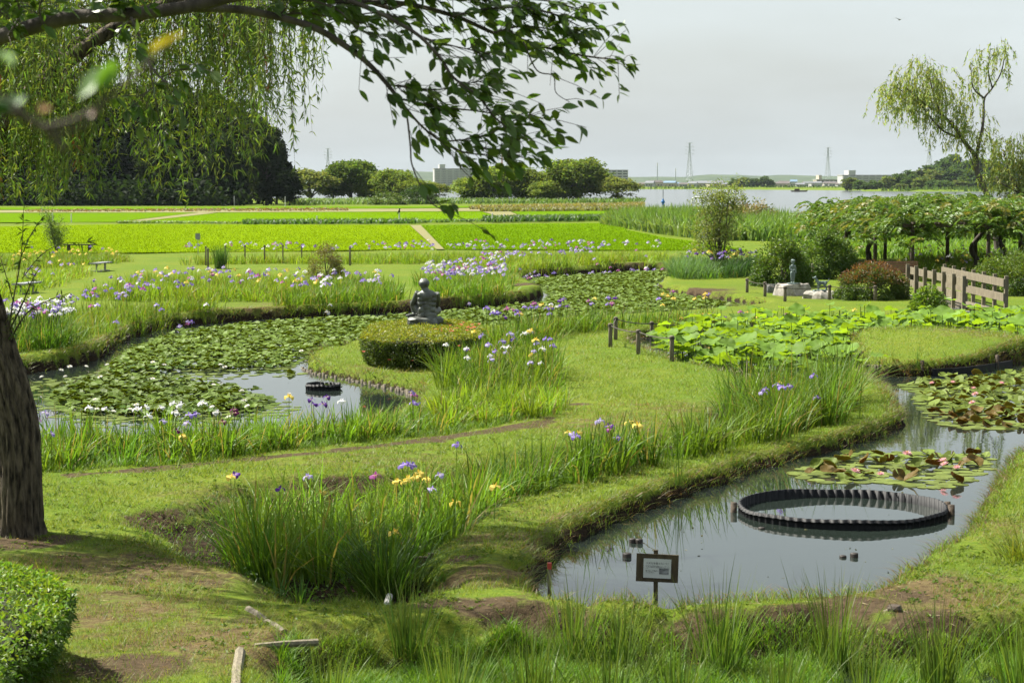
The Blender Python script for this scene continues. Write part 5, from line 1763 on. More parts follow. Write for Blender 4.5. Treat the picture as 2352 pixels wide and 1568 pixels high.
def dress(s, rate, r, gl, gb, org, dens=42, L0=.09, side=True, col=(.068, .135, .020)):
    seg = np.linalg.norm(np.diff(s, axis=0), axis=1).sum()
    n = int(seg * dens * rate)
    for _ in range(n):
        k = r.integers(0, len(s) - 1)
        f = r.random()
        p = s[k] * (1 - f) + s[k + 1] * f
        tan = s[k + 1] - s[k]
        tan = tan / (np.linalg.norm(tan) + 1e-9)
        if side:
            e = p + (tan * .6 + r.normal(size=3) * .55 + np.array((.25, 0, -.15))) * r.uniform(.05, .22)
            gb.add(*tube_arr(np.array([p, (p + e) / 2 + (0, 0, .01), e]) - org, [.0025, .002, .0015], 3, False))
            m = r.integers(2, 5)
        else:
            e, m = p, 1
        for _ in range(m):
            b = p + (e - p) * r.uniform(.5, 1.05)
            dd = tan * .4 + r.normal(size=3) * .5 + np.array((.55, 0, -.45))
            c = np.asarray(col) * r.uniform(.75, 1.25) * np.array((r.uniform(.9, 1.25), 1, 1))
            v, f_, cc = cherry_leaf(b - org, dd, L0 * r.uniform(.6, 1.15), r, c)
            gl.add(v, f_, cc)


for pts, sh, r0, r1, rate in BR:
    s = spline([PY(x, y, CY + sh + .06 * i * (1 if sh > 0 else -.5)) for i, (x, y) in enumerate(pts)], 6)
    gb.add(*tube_arr(s - CO, np.linspace(r0, r1, len(s)), 7 if r0 > .008 else 5))
    if rate:
        dress(s, rate, rc, gl, gb, CO)
# unseen crown leaves added above the frame, towards the sun, to shade the bough
bs = np.concatenate([spline([PY(x, y, CY) for x, y in BR[k][0]], 12) for k in (0, 1, 4)])
n = 5200
k = rc.integers(0, len(bs), n)
cp = bs[k] + np.array(SUN_DIR) * rc.uniform(.45, 3.0, (n, 1)) + rc.normal(size=(n, 3)) * .22
vv_ = (CAM_Z - cp[:, 2]) / cp[:, 1]
cp = cp[vv_ < -.098]
gl.add(*leaves(cp - CO, rc.normal(size=(len(cp), 3)), .10, .05, tint((.052, .105, .018), len(cp), .2, .1, rc), rc))
first = spline([PY(x, y, CY) for x, y in BR[0][0]], 2)[0]
tr_ = spline([CO + np.array((0, 0, -.3)), CO + np.array((.1, .1, 1.2)), CO + np.array((.25, .2, 2.2)), first], 6)
link('trunk', Geo().add(*tube_arr(tr_ - CO, np.linspace(.16, .052, len(tr_)), 12)).mesh('cherry_trunk', M_BARK, True), ch)
link('branches', gb.mesh('cherry_branches', M_BARK, True), ch)
link('leaves', gl.mesh('cherry_leaves', leaf_mat('cherry_leaf', .42, .4, .4)), ch)

# --- a sapling right beside the camera, out of focus
NY = 1.75
rs = np.random.default_rng(2)
gz = Z1(-.95, 1.85)
sap = thing('sapling', 'out-of-focus sapling twigs close to the camera in the upper left', 'sapling', (-.95, 1.85, gz))
SO = np.array((-.95, 1.85, gz))
gb, gl = Geo(), Geo()
stem = spline([SO, SO + (.02, -.02, .5), SO + (.1, -.05, 1.2), PY(-120, 225, NY), PY(-40, 240, NY), PY(40, 262, NY), PY(110, 300, NY), PY(150, 345, NY)], 6)
gb.add(*tube_arr(stem - SO, np.linspace(.006, .0028, len(stem)), 7))
for pts in (((100, 292), (170, 275), (240, 232), (340, 145), (400, 88)), ((120, 305), (190, 290), (235, 245)), ((60, 268), (20, 230), (-20, 215))):
    s = spline([PY(x, y, NY - .02) for x, y in pts], 5)
    gb.add(*tube_arr(s - SO, np.linspace(.0026, .0012, len(s)), 5))
for (x, y), (x2, y2), L_, c_ in (((255, 150), (185, 225), .055, (.10, .22, .02)), ((270, 140), (215, 200), .05, (.12, .25, .025)), ((345, 120), (425, 75), .045, (.30, .26, .03)), ((350, 135), (400, 100), .04, (.22, .28, .03)),
                               ((60, 220), (-20, 265), .06, (.05, .14, .02)), ((30, 235), (-40, 240), .06, (.06, .16, .02)), ((0, 120), (30, 140), .035, (.12, .24, .02)), ((225, 240), (205, 258), .02, (.3, .15, .06)), ((110, 240), (90, 255), .02, (.28, .15, .05))):
    a, b = PY(x, y, NY), PY(x2, y2, NY - .02)
    v, f_, cc = cherry_leaf(a - SO, b - a, np.linalg.norm(b - a) * 1.05, rs, np.array(c_))
    gl.add(v, f_, cc)
link('stem', gb.mesh('sapling_stem', M_TWIG, True), sap)
link('leaves', gl.mesh('sapling_leaves', M_LEAF), sap)

# --- willows on the right, beyond the pergola
def far_willow(name, label, limbs, Y, n, seed, col, base, blobs, spread=1.0):
    r = np.random.default_rng(seed)
    B = np.array((base, Y, 0.0))
    t = thing(name, label, 'tree', B)
    gb, gl, gt = Geo(), Geo(), Geo()
    for k, (pts, r0, r1) in enumerate(limbs):
        s = spline([PY(x, y, Y + r.uniform(-.3, .3)) if not isinstance(x, tuple) else np.array(x) for x, y in pts], 6)
        rr = np.linspace(r0, r1, len(s))
        if k == 0:
            link('trunk', Geo().add(*tube_arr(s - B, rr, 9)).mesh('far_willow_trunk', M_BARK2, True), t)
        else:
            gb.add(*tube_arr(s - B, rr, 7))
    for (cx, cy, rx, ry, w, drop) in blobs:
        c = PY(cx, cy, Y)
        kx, ky = rx / DS / FPX * Y, ry / DS / FPX * Y
        for _ in range(int(n * w)):
            e = unit(r.normal(size=3)) * r.random() ** .45
            p = c + e * np.array((kx, kx * .8, ky))
            L_ = drop * r.uniform(.25, .9)
            out = e[:2] * 1.5
            path = hang(p, L_, out, r)
            strand_geo(path - B, r, gl, gt, col, .085, .26, .07, .007, .6)
    link('branches', gb.mesh('far_willow_limbs', M_BARK2, True), t)
    link('leaves', gl.mesh('far_willow_leaves', M_LEAF), t)
    link('twigs', gt.mesh('far_willow_twigs', M_TWIG), t)


wb = PY(2286, 470, 116)[0]
far_willow('leaning_willow', 'tall willow leaning left behind the pergola', [
    (((tuple((wb + .3, 116, -.3)), 0), (2284, 500), (2276, 468), (2259, 427), (2245, 393), (2240, 359), (2215, 325), (2197, 297), (2160, 260), (2122, 236), (2080, 200)), .22, .05),
    (((2211, 318), (2173, 304), (2150, 284), (2112, 239), (2060, 200)), .08, .03), (((2240, 370), (2255, 300), (2259, 267), (2261, 226), (2279, 202), (2300, 164), (2310, 110)), .10, .025), (((2261, 226), (2235, 200), (2230, 150)), .06, .02), (((2160, 260), (2140, 200), (2130, 150)), .07, .02),
    (((2279, 202), (2270, 160), (2275, 110)), .05, .02), (((2245, 400), (2232, 370), (2226, 352)), .05, .03)], 116, 185, 51, (.25, .33, .07), wb,
    [(2095, 195, 70, 55, .55, 2.6), (2150, 200, 50, 75, .55, 2.6), (2050, 205, 35, 35, .22, 2.2), (2120, 150, 50, 28, .25, 1.8), (2195, 255, 35, 45, .25, 2.4), (2240, 290, 45, 60, .35, 2.2), (2290, 110, 35, 30, .22, 1.4), (2245, 150, 30, 50, .2, 1.6), (2310, 140, 18, 30, .1, 1.4), (2225, 210, 20, 30, .1, 1.4), (2280, 340, 40, 50, .22, 2.0)])
wb2 = PY(2352, 500, 112)[0]
far_willow('bushy_willow', 'dense willow at the right edge behind the pergola', [
    (((tuple((wb2, 112, -.3)), 0), (2350, 480), (2338, 440), (2320, 400), (2305, 350)), .16, .04), (((2345, 460), (2370, 400), (2380, 330)), .09, .03), (((2338, 440), (2300, 420), (2285, 400)), .05, .02)], 112, 170, 52, (.19, .26, .06), wb2,
    [(2335, 330, 45, 45, .5, 2.0), (2310, 390, 40, 40, .4, 1.8), (2370, 380, 40, 60, .4, 2.0), (2340, 430, 50, 35, .4, 1.6)])

# --- pale multi-stemmed shrub tree by the reeds
rp = np.random.default_rng(61)
pb0 = P(1652, 630)
pt = thing('shrub_tree', 'pale multi-stemmed shrub tree standing in front of the reeds', 'tree', (pb0[0], pb0[1], 0))
gb, gl = Geo(), Geo()
PYD = pb0[1]
for i in range(17):
    tx = rp.uniform(1594, 1704)
    ty = rp.uniform(400, 470) if i < 8 else rp.uniform(470, 590)
    e = PY(tx, ty, PYD + rp.uniform(-.9, .9))
    b = pb0 + np.array((rp.uniform(-.15, .15), rp.uniform(-.15, .15), -.1))
    s = spline([b, b + (e - b) * .35 + np.array((rp.uniform(-.12, .12), 0, .4)), b + (e - b) * .7 + np.array((rp.uniform(-.1, .1), 0, .25)), e], 6)
    gb.add(*tube_arr(s - pb0, np.linspace(.04, .008, len(s)), 5))
    for _ in range(46 if i < 8 else 20):
        k = rp.integers(int(len(s) * .4), len(s))
        c = s[k] + rp.normal(size=3) * np.array((.34, .3, .22))
        n = 12
        pos = c + rp.normal(size=(n, 3)) * .10
        gl.add(*leaves(pos - pb0, rp.normal(size=(n, 3)) + (0, 0, .3), .12, .06, tint((.23, .30, .065), n, .25, .15, rp), rp))
link('trunk', gb.mesh('shrub_tree_stems', M_BARK2, True), pt)
link('crown', gl.mesh('shrub_tree_crown', M_LEAF), pt)
pb1 = P(130, 582)
stt = thing('young_tree', 'small feathery young tree beside the dark plank bench', 'tree', (pb1[0], pb1[1], 0))
gb, gl = Geo(), Geo()
for i in range(7):
    e = np.array((rp.uniform(-.75, .75), rp.uniform(-.5, .5), rp.uniform(1.3, 2.7)))
    s = spline([(0, 0, -.1), e * .4 + (0, 0, .2), e], 5)
    gb.add(*tube_arr(s, np.linspace(.03, .006, len(s)), 5))
    for _ in range(40):
        k = rp.integers(4, len(s))
        n = 9
        pos = s[k] + rp.normal(size=(n, 3)) * np.array((.22, .22, .2))
        gl.add(*leaves(pos, rp.normal(size=(n, 3)), .13, .04, tint((.10, .16, .045), n, .2, .1, rp), rp))
link('trunk', gb.mesh('young_tree_stems', M_TWIG, True), stt)
link('crown', gl.mesh('young_tree_crown', M_LEAF), stt)

# ---------------------------------------------------------------- irises
IRIS_COL = {'violet': ((.30, .22, .62), (.22, .14, .52)), 'lavender': ((.50, .44, .74), (.36, .28, .66)), 'purple': ((.13, .035, .33), (.09, .02, .25)), 'white': ((.80, .80, .82), (.72, .72, .80)),
            'yellow': ((.78, .62, .13), (.74, .52, .08)), 'magenta': ((.46, .13, .40), (.36, .07, .30)), 'maroon': ((.14, .015, .10), (.10, .01, .07))}
STEM_C = (.10, .17, .035)


def iris_geo(kind, seed, R=.085, fine=True, stem=.0):
    """three broad drooping falls, three small upright standards, on a stem"""
    r = np.random.default_rng(seed)
    c0, c1 = (np.array(c) for c in IRIS_COL[kind])
    g = Geo()
    for j in range(3):
        a = j * 2.094 + r.uniform(-.2, .2)
        d, s = np.array((math.cos(a), math.sin(a), 0)), np.array((-math.sin(a), math.cos(a), 0))
        rows = ((.05, .12, .02), (.45, .42, .16), (.85, .52, .02), (1.0, .34, -.38), (.98, .06, -.62)) if fine else ((.05, .15, .02), (.6, .5, .14), (1.0, .3, -.45))
        V = []
        for (t, w, z) in rows:
            V += [d * t * R - s * w * R + np.array((0, 0, z * R + r.uniform(-.08, .08) * R)), d * t * R + s * w * R + np.array((0, 0, z * R + r.uniform(-.08, .08) * R))]
        F = []
        for i in range(len(rows) - 1):
            F += [(2 * i, 2 * i + 1, 2 * i + 3), (2 * i, 2 * i + 3, 2 * i + 2)]
        cc = np.tile(c0 * r.uniform(.9, 1.1), (len(V), 1))
        cc[:2] = np.array((.75, .6, .15))
        g.add(V, F, np.clip(cc, 0, .85))
        a += 1.047
        d, s = np.array((math.cos(a), math.sin(a), 0)), np.array((-math.sin(a), math.cos(a), 0))
        V = [d * .05 * R, d * .30 * R - s * .2 * R + np.array((0, 0, .4 * R)), d * .38 * R + np.array((0, 0, .75 * R)), d * .30 * R + s * .2 * R + np.array((0, 0, .4 * R))]
        g.add(V, [(0, 1, 2), (0, 2, 3)], c1)
    if stem:
        g.add(*tube_arr([(r.uniform(-.05, .05), r.uniform(-.05, .05), -stem), (0, 0, 0)], .007, 4, False), STEM_C, 1)
    return g


IRIS_ME, STEM_ME = {}, Geo().add(*tube_arr([(.04, .02, -1), (.01, .01, -.5), (0, 0, 0)], [.006, .005, .004], 5, False), STEM_C).mesh('iris_stem', M_BLADE)
for kd in IRIS_COL:
    IRIS_ME[kd] = [iris_geo(kd, hash_i + 7 * len(kd), .074).mesh('iris_%s' % kd, M_PETAL) for hash_i in range(2)]
    IRIS_ME[kd + '_far'] = [iris_geo(kd, 50 + i, .082, True, .55).mesh('iris_far_%s' % kd, [M_PETAL, M_BLADE]) for i in range(2)]

IG, IY, ID = (.125, .230, .020), (.180, .290, .022), (.095, .190, .018)
VMIX = {'violet': 5, 'lavender': 4, 'magenta': 1.5, 'white': 1.5, 'purple': 1}
# name, footprint, leaf height, leaves per m2, leaf colour, flower count, flower mix, flower height, words for the label
BEDS = [
    ('back_left', [(185, 692), (300, 657), (420, 650), (560, 652), (740, 657), (745, 680), (700, 694), (400, 695)], .62, 85, IY, 95, {'violet': 4, 'lavender': 3, 'yellow': 2, 'white': 2, 'magenta': 2}, .72, 'in the wide mixed bed between the grey benches and the olive bush'),
    ('back_mid', [(740, 662), (830, 652), (905, 667), (915, 707), (760, 713), (620, 713), (690, 695)], .62, 95, IG, 42, {'violet': 4, 'lavender': 3, 'white': 2, 'yellow': 1}, .75, 'in the bed between the olive bush and the crouching bronze'),
    ('strip_left', [(165, 738), (300, 722), (490, 720), (485, 730), (330, 755), (190, 795), (150, 802)], .55, 120, IY, 46, {'violet': 6, 'lavender': 3, 'magenta': 2, 'white': 1}, .85, 'in the narrow strip above the lily pond bank'),
    ('centre', [(965, 652), (1060, 638), (1165, 643), (1160, 688), (1060, 698), (1000, 697)], .62, 110, IG, 130, {'lavender': 6, 'violet': 4, 'magenta': 2, 'white': 3}, .85, 'in the dense bed behind the crouching bronze'),
    ('centre_strip', [(1100, 620), (1300, 614), (1520, 608), (1525, 617), (1350, 626), (1130, 637)], .55, 85, IY, 110, {'lavender': 6, 'violet': 4, 'magenta': 2, 'white': 1}, .8, 'in the long strip along the far end of the lily pond'),
    ('far_row', [(420, 602), (700, 599), (1000, 594), (1530, 591), (1530, 601), (1100, 612), (1000, 606), (700, 607), (430, 608)], .55, 60, IY, 170, {'lavender': 5, 'violet': 4, 'white': 2, 'magenta': 1.5, 'purple': 1}, .95, 'in the far row along the paddy edge'),
    ('bank_right', [(1095, 795), (1180, 774), (1260, 757), (1500, 741), (1505, 754), (1330, 768), (1200, 793), (1125, 808)], .62, 130, IG, 34, {'violet': 3, 'purple': 3, 'white': 2, 'yellow': 2, 'magenta': 1}, .85, 'on the pond bank right of the azalea hedge'),
    ('front_mid', [(1010, 862), (1100, 845), (1250, 838), (1290, 870), (1240, 900), (1080, 905), (1015, 895)], .68, 150, IG, 30, {'white': 4, 'violet': 3, 'yellow': 2, 'lavender': 2}, .85, 'in the bed right in front of the azalea hedge'),
    ('strip_right', [(1500, 745), (1700, 732), (2000, 730), (2010, 739), (1720, 744), (1510, 754)], .58, 120, IG, 34, {'yellow': 5, 'violet': 2, 'purple': 2, 'magenta': 1}, .8, 'in the strip behind the lotus rope fence'),
    ('yellow_left', [(-40, 602), (120, 592), (270, 589), (295, 600), (150, 613), (-40, 628)], .5, 55, IY, 40, {'yellow': 8, 'violet': 1}, .62, 'in the bed around the dark plank bench'),
    ('ditch_left', [(-40, 665), (120, 628), (190, 620), (205, 632), (80, 668), (-40, 695)], .45, 60, IY, 18, {'violet': 3, 'lavender': 2, 'yellow': 1}, .6, 'in the ditch behind the grey benches'),
    ('pergola_bed', [(2040, 614), (2150, 602), (2310, 600), (2310, 627), (2200, 640), (2060, 632)], .62, 80, IG, 55, {'white': 5, 'yellow': 5, 'lavender': 1}, .85, 'under the pergola behind the bridge'),
    ('reed_foot', [(1545, 640), (1600, 628), (1740, 624), (1740, 634), (1650, 642)], .5, 30, IG, 40, {'violet': 3, 'purple': 2, 'yellow': 2, 'lavender': 2}, 1.05, 'among the reeds at the foot of the pale shrub tree'),
    ('white_clump', [(-30, 800), (60, 790), (158, 780), (176, 800), (140, 817), (40, 822), (-30, 825)], .85, 300, ID, 95, {'white': 6, 'violet': 3, 'lavender': 1, 'magenta': 1}, 1.02, 'crowning the big clump beside the willow trunk'),
    ('front_strip', [(-120, 1084), (130, 1076), (400, 1060), (600, 1035), (740, 1016), (1000, 985), (1010, 960), (760, 985), (600, 1000), (300, 1018), (-120, 1028)], .62, 210, IG, 0, {}, .75, ''),
    ('front_strip_right', [(1010, 975), (1080, 965), (1230, 955), (1300, 930), (1310, 895), (1240, 905), (1080, 905), (1010, 930)], .55, 200, IY, 0, {}, .75, ''),
    ('ditch_main', [(550, 1240), (620, 1150), (850, 1130), (1050, 1122), (1150, 1150), (1085, 1215), (990, 1240), (900, 1260), (700, 1280), (600, 1290)], .70, 175, (.14, .25, .022), 0, {}, .9, ''),
    ('ditch_mid', [(1000, 1138), (1150, 1105), (1250, 1085), (1500, 1052), (1560, 1062), (1480, 1082), (1300, 1118), (1150, 1150)], .66, 240, ID, 0, {}, .8, ''),
    ('ditch_right', [(1530, 1058), (1650, 1018), (1760, 975), (1900, 965), (1950, 968), (1870, 992), (1760, 1020), (1600, 1054)], .66, 240, IG, 0, {}, .8, ''),
    ('tall_clump', [(1680, 975), (1700, 920), (1850, 895), (1950, 900), (1955, 955), (1870, 985), (1760, 1000)], 1.02, 190, (.14, .25, .03), 0, {}, .95, ''),
]
BED_LABEL = {'front_strip': 'long front strip of iris leaves along the near edge of the lily pond', 'front_strip_right': 'bright iris leaves beside the curving lawn path', 'ditch_main': 'iris leaves filling the muddy ditch in the foreground', 'ditch_mid': 'iris leaves along the middle of the ditch', 'ditch_right': 'iris leaves at the upper end of the ditch', 'tall_clump': 'tall light green iris leaves beside the lotus'}
flowers = []                         # (distance, kind, position, label words)
ri = np.random.default_rng(29)
for nm, pts, h, den, col, nf, mixd, fh, words in BEDS:
    pl = poly(pts)
    A = area(pl)
    dist = pl[:, 1].mean()
    near = dist < 46
    n = int(A * den * (1.1 if near else 1))
    # plants stand in bunches
    nb = max(6, int(A * (7 if near else 4)))
    b = sample(pl, nb, ri)
    k = ri.integers(0, nb, n)
    q = b[k] + ri.normal(size=(n, 2)) * (.10 if near else .2)
    hb = ri.uniform(.7, 1.15, nb)
    pos = on_ground(q)
    hh = h * ((1.15 if nm.startswith('front_strip') else 1.42) if near else 1.15) * hb[k] * ri.uniform(.5, 1.1, n)
    ln = np.abs(ri.normal(size=n)) * .22
    bd = np.where(ri.random(n) < .36, ri.uniform(.4, 1.15, n), ri.uniform(.02, .3, n))
    cb = tint(col, nb, .22, .14, ri)[k] * ri.uniform(.75, 1.25, (n, 1))
    cb = np.where((ri.random(n) < .09)[:, None], np.array((.27, .23, .07)), cb)
    out_ = q - b[k]
    az = np.arctan2(out_[:, 1], out_[:, 0]) + ri.normal(size=n) * .7
    wd = ri.uniform(.018, .036, n) if near else ri.uniform(.02, .034, n) * (1 if dist < 70 else 1.5)
    g = Geo().add(*blades(pos, hh, wd, az, ln, bd, cb, 4 if near else 2, ri))
    lab = BED_LABEL.get(nm, 'iris leaves ' + words if words else 'iris leaves')
    tag(link('iris_foliage', g.mesh('iris_foliage_' + nm, M_BLADE)), lab, 'iris leaves', None, 'stuff')
    if nf:
        kinds = list(mixd)
        w = np.array([mixd[x] for x in kinds], float)
        q = sample(pl, nf, ri)
        kk = ri.choice(len(kinds), nf, p=w / w.sum())
        z = Z(q[:, 0], q[:, 1])
        for i in range(nf):
            hh_ = fh * ri.uniform(.8, 1.18)
            flowers.append((q[i][1], kinds[kk[i]], np.array((q[i][0], q[i][1], z[i] + hh_)), hh_, words))
# blooms that can be told apart one by one, read from the photograph: (x, y, kind, height)
SPOT = [(540, 1089, 'purple', .95, 'rising above the left end of the foreground ditch'), (643, 1121, 'purple', .9, 'near the left end of the foreground ditch'), (707, 1093, 'lavender', .95, 'alone above the foreground ditch leaves'), (862, 1091, 'magenta', .85, 'left of the yellow irises in the foreground ditch'),
        (925, 1068, 'violet', .95, 'in the trio above the yellow irises in the foreground ditch'), (937, 1066, 'violet', .95, 'in the trio above the yellow irises in the foreground ditch'), (948, 1066, 'violet', .95, 'in the trio above the yellow irises in the foreground ditch'),
        (930, 1105, 'yellow', .8, 'in the yellow group of the foreground ditch'), (938, 1098, 'yellow', .82, 'in the yellow group of the foreground ditch'), (980, 1099, 'yellow', .8, 'in the yellow group of the foreground ditch'), (955, 1095, 'yellow', .82, 'in the yellow group of the foreground ditch'), (963, 1085, 'yellow', .85, 'in the yellow group of the foreground ditch'), (912, 1104, 'yellow', .78, 'in the yellow group of the foreground ditch'),
        (991, 1122, 'lavender', .7, 'just below the yellow group of the foreground ditch'), (1137, 1116, 'yellow', .75, 'leaning out at the right end of the foreground ditch'), (1045, 1153, 'yellow', .6, 'low in the foreground ditch'), (908, 1222, 'yellow', .85, 'on top of the big dark clump in the foreground ditch'), (530, 1094, 'yellow', .95, 'beside the purple bloom at the left end of the ditch'), (738, 1130, 'yellow', .8, 'in the middle left of the foreground ditch'), (1009, 1090, 'lavender', .85, 'right of the yellow group of the foreground ditch'), (1050, 1020, 'violet', .6, 'alone on the lawn path edge'),
        (1377, 966, 'lavender', .95, 'standing tall in the middle of the ditch'), (1315, 996, 'lavender', .75, 'in the middle of the ditch'), (1322, 1001, 'violet', .75, 'in the middle of the ditch'), (1400, 978, 'purple', .9, 'in the middle of the ditch'), (1402, 985, 'magenta', .85, 'in the middle of the ditch'), (1418, 1004, 'violet', .7, 'in the middle of the ditch'), (1305, 992, 'yellow', .75, 'in the middle of the ditch'), (1330, 994, 'yellow', .75, 'in the middle of the ditch'), (1445, 968, 'yellow', .9, 'in the middle of the ditch'), (1465, 975, 'yellow', .9, 'in the middle of the ditch'),
        (1758, 893, 'violet', .9, 'in front of the tall light green clump'), (1785, 884, 'violet', .9, 'in front of the tall light green clump'), (1797, 888, 'violet', .9, 'in front of the tall light green clump'), (1812, 886, 'violet', .9, 'in front of the tall light green clump'), (1752, 900, 'lavender', .85, 'in front of the tall light green clump'), (1868, 862, 'violet', .95, 'on the tall light green clump'), (1876, 912, 'violet', .7, 'on the tall light green clump'), (1790, 878, 'yellow', .9, 'in front of the tall light green clump'),
        (715, 917, 'purple', .9, 'over the pond beside the small black ring'), (720, 928, 'purple', .85, 'over the pond beside the small black ring'), (751, 911, 'purple', .95, 'over the pond beside the small black ring'), (742, 927, 'purple', .85, 'over the pond beside the small black ring'), (785, 920, 'white', .85, 'alone over the pond below the small black ring'), (952, 905, 'magenta', .85, 'at the tip of the lily pond below the hedge'), (946, 900, 'violet', .85, 'at the tip of the lily pond below the hedge'), (950, 924, 'violet', .75, 'at the tip of the lily pond below the hedge'), (962, 927, 'violet', .75, 'at the tip of the lily pond below the hedge'), (664, 910, 'yellow', .95, 'left of the purple blooms over the pond'),
        (118, 995, 'violet', .8, 'beside the willow trunk'), (105, 948, 'lavender', .95, 'beside the willow trunk'), (435, 952, 'violet', .9, 'in the front strip before the lily patch'), (449, 950, 'violet', .85, 'in the front strip before the lily patch'), (430, 970, 'lavender', .8, 'in the front strip before the lily patch'), (512, 968, 'maroon', .8, 'in the front strip before the lily patch'), (540, 947, 'maroon', .85, 'in the front strip before the lily patch'), (538, 940, 'maroon', .88, 'in the front strip before the lily patch'), (406, 988, 'maroon', .75, 'in the front strip before the lily patch'), (420, 1000, 'yellow', .7, 'in the front strip before the lily patch'),
        (315, 938, 'white', .9, 'in the front strip before the lily patch'), (398, 925, 'white', .95, 'in the front strip before the lily patch'), (415, 928, 'white', .95, 'in the front strip before the lily patch'), (334, 934, 'white', .92, 'in the front strip before the lily patch'), (498, 946, 'white', .88, 'in the front strip before the lily patch'), (404, 946, 'white', .88, 'in the front strip before the lily patch'), (370, 935, 'white', .9, 'in the front strip before the lily patch'), (242, 938, 'white', .9, 'in the front strip before the lily patch'), (205, 935, 'white', .9, 'in the front strip before the lily patch'), (465, 925, 'white', .95, 'in the front strip before the lily patch'), (340, 955, 'white', .85, 'in the front strip before the lily patch'), (375, 966, 'lavender', .8, 'in the front strip before the lily patch')]
NEAR_BEDS = [poly(b[1]) for b in BEDS if poly(b[1])[:, 1].mean() < 50]
for x, y, kd, hh_, words in SPOT:
    # a bloom stands hh_ above the ground that the line of sight meets there
    for hh_ in np.arange(min(hh_, .95), .44, -.05):
        p = P(x, y, hh_ - .1)
        z = Z1(p[0], p[1])
        p = P(x, y, hh_ + z)
        if any(inside(b_, p[None, :2])[0] for b_ in NEAR_BEDS):
            break
    p[2] = max(p[2], z + .3)
    flowers.append((p[1], kd, p, hh_, words))
flowers.sort(key=lambda f: f[0])
rest = Geo()
for i, (dist, kd, p, hh_, words) in enumerate(flowers):
    rot = (ri.uniform(-.25, .25), ri.uniform(-.25, .25), ri.uniform(0, 6.28))
    if i < 295:
        lab, grp = '%s iris bloom %s' % (kd, words), '%s irises %s' % (kd, words)
        if dist < 44:
            t = thing('iris_flower', lab, 'iris', (p[0], p[1], p[2] - hh_), 0, grp)
            link('bloom', IRIS_ME[kd][i % 2], t, (0, 0, hh_), rot, ri.uniform(.8, 1.1))
            link('stem', STEM_ME, t, (0, 0, hh_), (0, 0, rot[2]), (1, 1, hh_ + .05))
        else:
            tag(link('iris_flower', IRIS_ME[kd + '_far'][i % 2], None, p, rot, ri.uniform(.85, 1.2)), lab, 'iris', grp)
    else:
        g = iris_geo(kd, i, .10 * ri.uniform(.85, 1.25), False)
        M_ = np.array(Euler(rot).to_matrix())
        for v, f, c in zip(g.v, g.f, g.c):
            pass
        vv, ff, cc = np.concatenate(g.v), np.concatenate(g.f), np.concatenate(g.c)
        rest.add(vv @ M_.T + p, ff, cc)
tag(link('distant_iris_blooms', rest.mesh('distant_iris_blooms', M_PETAL)), 'mass of iris blooms in the farther beds', 'irises', None, 'stuff')


# big separate clumps of leaves in the foreground ditch
def clump(name, label, x, y, n, h, spread, col, seed, w=.02, bend=(.05, .9), cat='iris clump', tip=None, lean=.5):
    r = np.random.default_rng(seed)
    p = P(x, y, -.2)
    t = thing(name, label, cat, (p[0], p[1], Z1(p[0], p[1]) - .02))
    q = r.normal(size=(n, 2)) * spread * .45
    az = np.arctan2(q[:, 1], q[:, 0]) + r.normal(size=n) * .5
    rad = np.linalg.norm(q, axis=1) / spread
    g = Geo().add(*blades(np.column_stack([q, np.zeros(n)]), h * r.uniform(.35, 1.1, n), w * r.uniform(.7, 1.25, n), az, lean * rad * r.uniform(.4, 1.2, n), r.uniform(*bend, n) * (.4 + rad), tint(col, n, .28, .18, r), 5, r, tip))
    link('leaves', g.mesh(name, M_BLADE), t)
    return t


clump('iris_clump', 'big dark arching iris clump at the front of the ditch', 885, 1335, 420, .92, .42, (.065, .145, .018), 1, .020)
clump('iris_clump', 'upright bright iris clump at the left front of the ditch', 600, 1315, 130, 1.0, .16, (.10, .22, .022), 2, .026, (.02, .3))
clump('iris_clump', 'upright iris clump behind the left front clump of the ditch', 560, 1262, 170, .95, .20, (.085, .18, .02), 3, .022, (.02, .3))
clump('iris_clump', 'arching iris clump right behind the big dark clump', 1010, 1255, 300, .8, .36, (.08, .165, .022), 4, .018)
clump('iris_clump', 'thin-leaved pale iris clump in the middle of the ditch', 720, 1300, 380, .7, .33, (.11, .21, .024), 5, .009, (.05, .5))
clump('iris_clump', 'iris clump with drooping leaves near the middle of the ditch', 780, 1230, 260, .75, .35, (.105, .2, .024), 6, .016)
clump('iris_clump', 'small young iris clump on the mud of the ditch', 690, 1362, 40, .42, .10, (.085, .18, .025), 7, .02)
clump('iris_clump', 'tiny young iris clump left of the mud in the ditch', 640, 1345, 30, .36, .08, (.08, .17, .025), 8, .018)
clump('rush_clump', 'upright green rush clump standing in the red lily water', 2300, 868, 190, .75, .17, (.06, .135, .03), 9, .012, (.02, .25), 'rush', None, .6)
clump('daylily_clump', 'yellow-green arching grass clump at the right edge', 2350, 1315, 260, .55, .32, (.19, .25, .03), 10, .012, (.3, 1.2), 'grass clump')
clump('sedge_clump', 'thin reed stems standing at the corner of the ring pond', 1555, 1140, 26, .95, .09, (.08, .17, .03), 11, .008, (0, .2), 'reed', None, .2)
clump('sedge_clump', 'few thin reeds in the water before the mound', 2108, 862, 14, .62, .05, (.10, .20, .035), 12, .008, (0, .2), 'reed', None, .3)
